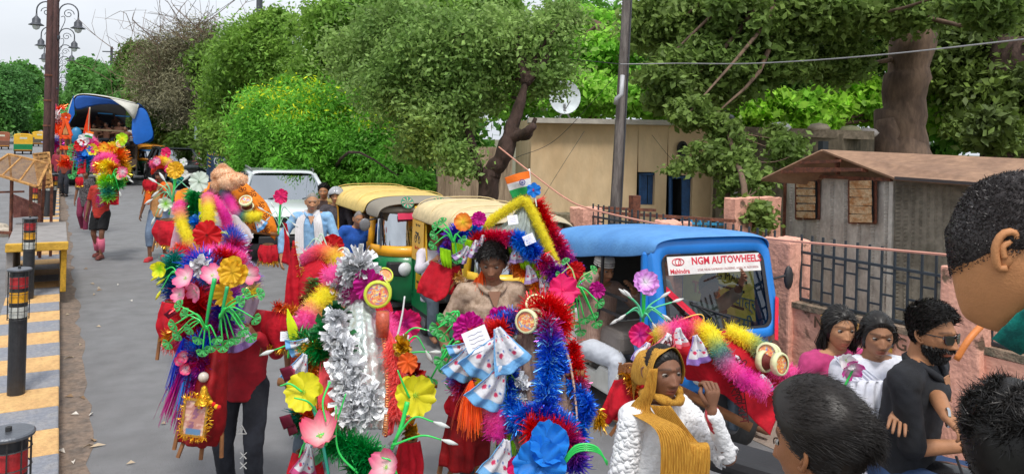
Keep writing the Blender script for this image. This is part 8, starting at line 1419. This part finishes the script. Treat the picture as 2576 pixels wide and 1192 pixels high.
tin(t, [(1335, 790, 3.66), (1370, 775, 3.62), (1400, 800, 3.6), (1390, 830, 3.56)], .085, 3400, RED, RED*1.1, RED, w_=.005); tin(t, [(1180, 870, 3.6), (1220, 845, 3.58), (1270, 830, 3.56)], .07, 2600, RED, CORAL, RED, w_=.005); tin(t, [(1240, 825, 3.66), (1280, 808, 3.66), (1320, 805, 3.66)], .06, 1800, RBL, BLU, RED, w_=.005); tin(t, [(1330, 1080, 3.2), (1380, 1090, 3.18), (1430, 1110, 3.16), (1450, 1180, 3.14)], .07, 2600, RED, RED, RBL, w_=.005); tin(t, [(1150, 930, 3.6), (1165, 980, 3.56), (1175, 900, 3.6)], .06, 1500, BLU, RED, RBL, w_=.005)
damru(t, 1325, 808, 3.5, .055, (-.5, 0, .15), pic=11); damru(t, 1348, 765, 3.62, .05, (-.2, 0, .9), pic=12)
fl(t, 1182, 825, 3.6, .085, 9, MAG*1.5, MAG, MAG, layers=3, ruf=.16, point=1); fl(t, 1262, 808, 3.7, .08, 9, MAG*1.5, MAG, MAG, layers=3, ruf=.16, point=1); card(t, 1200, 855, 3.42, .115, 25)
hk(t, 1165, 915, 3.5, 48, 25); hk(t, 1225, 900, 3.42, 62, 32); hk(t, 1275, 880, 3.36, 60, -25); hk(t, 1240, 975, 3.36, 62, 25); hk(t, 1165, 880, 3.55, 36, 50); hk(t, 1260, 1160, 3.2, 56, 15); hk(t, 1450, 1090, 3.4, 34, 0)
fur(t, [(1222, 940, 3.5), (1230, 990, 3.46), (1240, 1040, 3.42), (1255, 1090, 3.4)], .055, 2400, YEL, YEL, PNK, MAG*1.6); fur(t, [(1250, 1000, 3.44), (1262, 1050, 3.4), (1250, 1100, 3.38)], .05, 1500, PNK, MAG*1.5); tassel(t, 1186, 960, 3.4, .20, ORG*1.1, .022, 300); tassel(t, 1265, 910, 3.44, .2, LIM, .025, 240); tassel(t, 1280, 1080, 3.4, .1, LIM, .02, 150)
for (u, v) in ((1310, 960), (1320, 1000), (1300, 1100)): rosette(t, u, v, 3.4, .045, 30, SLV, .02)
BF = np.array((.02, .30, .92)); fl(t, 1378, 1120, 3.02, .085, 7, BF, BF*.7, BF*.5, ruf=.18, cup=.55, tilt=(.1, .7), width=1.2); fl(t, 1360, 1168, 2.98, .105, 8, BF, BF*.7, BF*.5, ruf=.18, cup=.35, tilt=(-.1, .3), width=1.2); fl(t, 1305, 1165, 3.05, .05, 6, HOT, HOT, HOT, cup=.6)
for k in range(4): stem(t, [(1415, 1170-3*k, 3.0), (1450, 1135-5*k, 3.0), (1500, 1135-4*k, 3.0), (1528, 1160+3*k, 3.0)], r=.006, col=G1, tip=None)
spray(t, (1160, 830, 3.65), [(1120, 800), (1118, 840), (1100, 825), (1140, 795)], r=.007, col=G1, tip='clover', tc=G2, ts=.04); spray(t, (1170, 880, 3.6), [(1085, 950), (1120, 920), (1130, 880), (1140, 960), (1112, 905)], r=.008, col=G1, tip='clover', tc=G2, ts=.04); patch(t, 'lime_strip', [[(1255, 920, 3.46), (1275, 920, 3.46)], [(1262, 980, 3.44), (1285, 980, 3.44)]], limc, 10, 14, .008, 2)
basket(t, 1165, 1000, 3.7, 80, 60, 21, sticks=False, fringe=None); patch(t, 'red_net_wrap', [[(1140, 1000, 3.7), (1175, 1010, 3.65), (1230, 1000, 3.7)], [(1115, 1090, 3.68), (1175, 1100, 3.6), (1235, 1080, 3.68)], [(1105, 1170, 3.66), (1165, 1190, 3.6), (1225, 1160, 3.66)]], netr, 30, 26, .014, 3)
for (a, b_) in (((1140, 1010), (1105, 1190)), ((1210, 1020), (1130, 1195)), ((1205, 1090), (1200, 1195))): MB().tube([P(*a, 3.74), P(*b_, 3.7)], .013, 6).obj('stick', stick, t)
tin(t, [(1190, 950, 3.62), (1200, 1020, 3.6), (1225, 1080, 3.6)], .05, 1300, RED*.6, RED*.5, GLD*.6); pole(t, (1130, 960, 3.7), (1300, 930, 3.6), (1470, 940, 3.5)); patch(t, 'yellow_cloth', [[(1195, 960, 3.54), (1225, 955, 3.54)], [(1205, 1020, 3.52), (1235, 1020, 3.52)]], fab('yellow_cloth', '#e0a81c'), 10, 12, .008, 1)
# ---------- red kanwar above the girl
t = kan('red cloth kanwar with pink yellow fur arcs above the girl in mustard scarf', 1780, 950, 3.6)
patch(t, 'red_canopy', [[(1640, 845, 3.5), (1700, 822, 3.5), (1770, 828, 3.5), (1840, 835, 3.6)], [(1660, 870, 3.42), (1745, 865, 3.36), (1830, 880, 3.4), (1930, 890, 3.5)], [(1690, 900, 3.4), (1780, 920, 3.3), (1870, 960, 3.34), (1980, 960, 3.45)], [(1730, 950, 3.4), (1810, 985, 3.3), (1880, 1040, 3.32), (1935, 1095, 3.3)]], redcl, 70, 50, .008, 3); patch(t, 'red_edge', [[(1620, 860, 3.5), (1650, 830, 3.5), (1700, 822, 3.5)], [(1600, 930, 3.5), (1620, 900, 3.45), (1660, 890, 3.45)], [(1585, 990, 3.5), (1605, 990, 3.45), (1640, 970, 3.45)]], redcl, 30, 30, .012, 3)
for (u, v, ro) in ((1690, 905, -70), (1845, 965, -75), (1865, 1010, -80), (1875, 945, -60)): text('\u0938\u0940\u0924\u093e\u0930\u093e\u092e', .06, mat('dark_print', '#5a0c18', .8), frame(P(u, v, 3.24), rt*math.cos(R(ro))+up*math.sin(R(ro)), rt*-math.sin(R(ro))+up*math.cos(R(ro))), t)
fur(t, [(1650, 848, 3.42), (1700, 828, 3.4), (1750, 828, 3.38), (1785, 840, 3.34), (1805, 875, 3.28), (1830, 915, 3.24), (1870, 950, 3.22), (1930, 985, 3.2)], .046, 5200, YEL*.9, PNK, HOT*.9, YEL, YEL, TEAL*.7, PNK, MAG*1.6, PNK); fur(t, [(1830, 832, 3.5), (1880, 855, 3.46), (1920, 885, 3.42), (1950, 920, 3.38), (2000, 945, 3.36)], .045, 3000, YEL, YEL, TEAL*.7, PNK, PNK)
damru(t, 1962, 915, 3.25, .048, (.7, 0, .1), pic=15); damru(t, 1930, 888, 3.3, .045, (-.6, 0, .3), pic=16)
for (u, v, s, ro, bd_) in ((1668, 872, 36, 25, (.85, .15, .2)), (1710, 850, 26, -10, (.85, .15, .2)), (1757, 880, 38, -15, (.35, .2, .6)), (1848, 920, 26, 20, (.35, .2, .6)), (1925, 965, 24, -20, (.35, .2, .6)), (1620, 890, 30, 20, (.4, .3, .7))): hk(t, u, v, 3.26, s, ro, border=bd_)
fl(t, 1622, 712, 3.7, .064, 7, np.array((.80, .30, .85)), WHT, WHT, layers=2, ruf=.16, cup=.4, tilt=(.1, .4)); fl(t, 1612, 842, 3.6, .058, 8, HOT*.9, MAG, MAG, ruf=.18, cup=.4, tilt=(-.2, .3), width=1.2); stem(t, [(1620, 730, 3.7), (1618, 800, 3.7), (1612, 850, 3.7)], r=.011, col=G1, tip=None); spray(t, (1617, 800, 3.68), [(1575, 790), (1560, 800), (1580, 745), (1590, 750), (1660, 750), (1690, 760), (1665, 790), (1680, 810), (1640, 810)], r=.006, col=(.1, .62, .3), tip='bud', tc=WHI, ts=.045)
patch(t, 'red_cloth', [[(1545, 955, 3.55), (1590, 950, 3.5), (1625, 960, 3.5)], [(1520, 1010, 3.5), (1560, 1020, 3.45), (1610, 1010, 3.45)], [(1505, 1050, 3.5), (1530, 1065, 3.46), (1560, 1050, 3.46)]], redcl, 36, 26, .014, 2); blades_on(t, [(1505, 1030, 3.48), (1507, 1055, 3.46), (1512, 1070, 3.46)], .035, 260, cl(GLD), .005, 'gold_fringe', tinm, droop=1); tin(t, [(1570, 930, 3.5), (1590, 960, 3.46), (1600, 1000, 3.44)], .035, 600, GLD, RED*.6)
pole(t, (1560, 950, 3.56), (1700, 975, 3.42), (1890, 1075, 3.3), r=.022); 
for (a, b_) in (((1600, 1000), (1535, 1095)), ((1640, 1000), (1560, 1060))): MB().tube([P(*a, 3.5), P(*b_, 3.46)], .009, 6).obj('stick', stick, t)
b = MB(); 
for k in range(14): b.tube(cr_interp([P(1575+random.uniform(-20, 20), 930+random.uniform(-20, 20), 3.48) for _ in range(4)], 10), .004, 4)
b.obj('knotted_cord', stick, t); stem(t, [(1650, 830, 3.5), (1760, 790, 3.5), (1770, 835, 3.5)], r=.004, col=(.8, .5, .1), tip=None)
# ---------- flower held by the pink girl
t = thing('artificial_lily', 'pink and white artificial lily held in front of the girl in pink', 'flower', P(2130, 960, 3.6)); fl(t, 2140, 925, 3.5, .055, 6, MAG*1.5, WHT, WHT, cup=.4, tilt=(.3, -.5), point=1); fl(t, 2128, 905, 3.5, .04, 5, WHT, WHT, LIM, cup=.6, point=1); stem(t, [(2150, 918, 3.5), (2130, 960, 3.5), (2112, 1000, 3.5)], r=.007, col=G1, tip='bud', tc=WHI)
# ---------- far kanwars
t = kan('bright kanwar with magenta and yellow tinsel held by the boy in red stripes', 280, 430, 13.8)
fur(t, [(238, 425, 13.7), (250, 400, 13.6), (275, 395, 13.6), (290, 420, 13.6)], .09, 1500, PNK, PNK, HOT, w_=.012); tin(t, [(245, 420, 13.5), (270, 415, 13.4), (290, 430, 13.4)], .12, 900, ORG, YEL, RED, w_=.014); tin(t, [(262, 440, 13.4), (270, 470, 13.3), (275, 500, 13.3)], .14, 1300, YEL, LIM, TEAL, LIM, w_=.012); tin(t, [(290, 440, 13.4), (300, 470, 13.3)], .12, 700, LIM, GRN, w_=.012); tin(t, [(290, 370, 14.2), (300, 400, 14.0), (305, 440, 14)], .17, 1800, YEL, ORG, GLD, YEL, w_=.014)
fl(t, 309, 432, 13.2, .10, 7, HOT, WHT, WHT, ruf=.1); fl(t, 308, 350, 14, .12, 6, LIM, YEL, YEL); fl(t, 262, 372, 13.8, .11, 8, ORG, YEL, RED); fl(t, 283, 372, 14, .12, 8, YEL, ORG, RED); damru(t, 300, 445, 13.2, .05); damru(t, 302, 362, 14, .07); tassel(t, 262, 478, 13.4, .25, MAG*1.2, .04, 120, -.3); patch(t, 'red_cloth', [[(265, 470, 13.4), (298, 472, 13.4)], [(262, 515, 13.3), (300, 516, 13.3)]], redcl, 16, 12, .02, 2); spray(t, (280, 450, 13.3), [(262, 460), (316, 440), (322, 450), (300, 480)], r=.012, col=G1, tip='bud', tc=WHI, ts=.09)
t = kan('small kanwar with red and blue flowers at the back of the truck, under the flags', 210, 400, 17)
for (u, v, c_l) in ((203, 366, RED), (218, 378, BLU), (225, 362, PNK), (235, 376, YEL), (212, 352, WHT), (240, 370, HOT)): fl(t, u, v, 16.6, .14, 7, c_l, c_l, c_l)
tin(t, [(200, 380, 16.8), (215, 400, 16.7), (222, 420, 16.7)], .2, 1400, RED, BLU, GRN, w_=.016); fur(t, [(210, 350, 17), (225, 352, 17), (240, 365, 17), (247, 380, 17)], .12, 900, WHT, PNK, YEL, w_=.014); spray(t, (195, 385, 16.7), [(183, 370), (180, 385), (186, 395), (190, 365), (192, 430), (182, 440)], r=.014, col=G1, tip='clover', tc=G2, ts=.10); patch(t, 'red_cloth', [[(198, 400, 16.6), (216, 402, 16.6)], [(194, 440, 16.5), (216, 436, 16.5)]], redcl, 12, 10, .02, 2); basket(t, 200, 448, 16.4, 18, 22, 3)
patch(t, 'indian_flag', [[(216, 330, 16.5), (226, 331, 16.5), (236, 333, 16.5)], [(213, 344, 16.5), (223, 346, 16.5), (232, 350, 16.5)]], printm, 20, 30, .01, 1, colf=flagc)
patch(t, 'orange_flag', [[(224, 272, 17), (226, 272, 17)], [(214, 310, 17), (227, 312, 17)], [(210, 340, 17), (226, 336, 17)]], fab('flag_orange', '#f04a14', trl=.3), 14, 24, .03, 1.5); stem(t, [(226, 270, 17), (222, 330, 17), (216, 400, 17)], r=.016, col=(.4, .3, .2), tip=None)
t = kan('kanwar with pink and red flowers above the man with the orange scarf', 405, 410, 14.2)
patch(t, 'red_canopy', [[(385, 408, 14.4), (405, 400, 14.3), (425, 408, 14.3)], [(380, 425, 14.2), (405, 418, 14), (432, 428, 14.1)], [(382, 440, 14.2), (400, 432, 14.1), (430, 440, 14.1)]], fab('scarlet_cloth', '#e0341c'), 24, 20, .02, 2); fl(t, 419, 384, 14, .10, 7, HOT, HOT*.8, RED); stem(t, [(419, 388, 14), (415, 405, 14)], r=.014, col=G1, tip=None)
fur(t, [(385, 415, 14.1), (400, 403, 14), (418, 405, 14), (432, 420, 14)], .09, 900, PNK, ORG, YEL, PNK, w_=.012); fl(t, 395, 406, 13.9, .08, 6, PNK, WHT, HOT); fl(t, 425, 425, 13.8, .08, 6, HOT, PNK, WHT); basket(t, 378, 455, 14, 34, 30, 4); fl(t, 462, 408, 13.8, .08, 6, WHT, WHT, LIM, point=1); tin(t, [(440, 430, 13.6), (450, 450, 13.5)], .12, 700, GRN, TEAL, w_=.012)
t = kan('orange tiered kanwar with pointed top left of the truck', 165, 350, 25)
oc = fab('tier_orange', '#e8541c', trl=.2)
for k, (v, w_) in enumerate(((345, 15), (372, 15), (395, 14))):
    patch(t, 'orange_tier', [[(165-w_, v-5, 24.8), (165+w_, v-4, 24.8)], [(165-w_, v+5, 24.8), (165+w_, v+6, 24.8)]], oc, 12, 6, .04, 2)
for x in (-13, 13, 0): MB().tube([P(165+x, 345, 24.9), P(165+x*.9, 415, 24.8)], .03, 5).obj('post', stick, t)
for x in (-14, 14): MB().tube([P(165, 300, 25), P(165+x, 342, 24.9)], .06, 5).obj('edge_strip', oc, t)
patch(t, 'straw_roof', [[(163, 310, 25), (167, 310, 25)], [(153, 340, 24.9), (177, 340, 24.9)]], fab('straw_cloth', '#b07c4a'), 10, 10, .03, 3); fl(t, 167, 296, 25, .18, 7, ORG, RED, WHT); tin(t, [(152, 410, 24.8), (178, 412, 24.8)], .15, 500, ORG, RED, w_=.02)
t = kan('line of far red and orange decorations beside the poles', 145, 350, 34)
tin(t, [(143, 290, 34), (145, 320, 34), (141, 345, 33), (148, 372, 33)], .42, 2200, WHT, RED, ORG, HOT, w_=.03); tin(t, [(150, 270, 38), (152, 300, 38), (135, 320, 38)], .35, 1100, ORG, HOT, RED, w_=.03); tin(t, [(133, 350, 30), (140, 362, 30), (150, 366, 30)], .3, 900, WHT, RBL, HOT, w_=.024); spray(t, (172, 290, 33), [(163, 280), (178, 272), (182, 285)], r=.03, col=G1, tip='clover', tc=G2, ts=.2)
patch(t, 'pink_banner', [[(133, 262, 36), (141, 262, 36)], [(133, 286, 36), (141, 288, 36)]], fab('pink_banner', '#d8367a'), 8, 8, .02, 1)
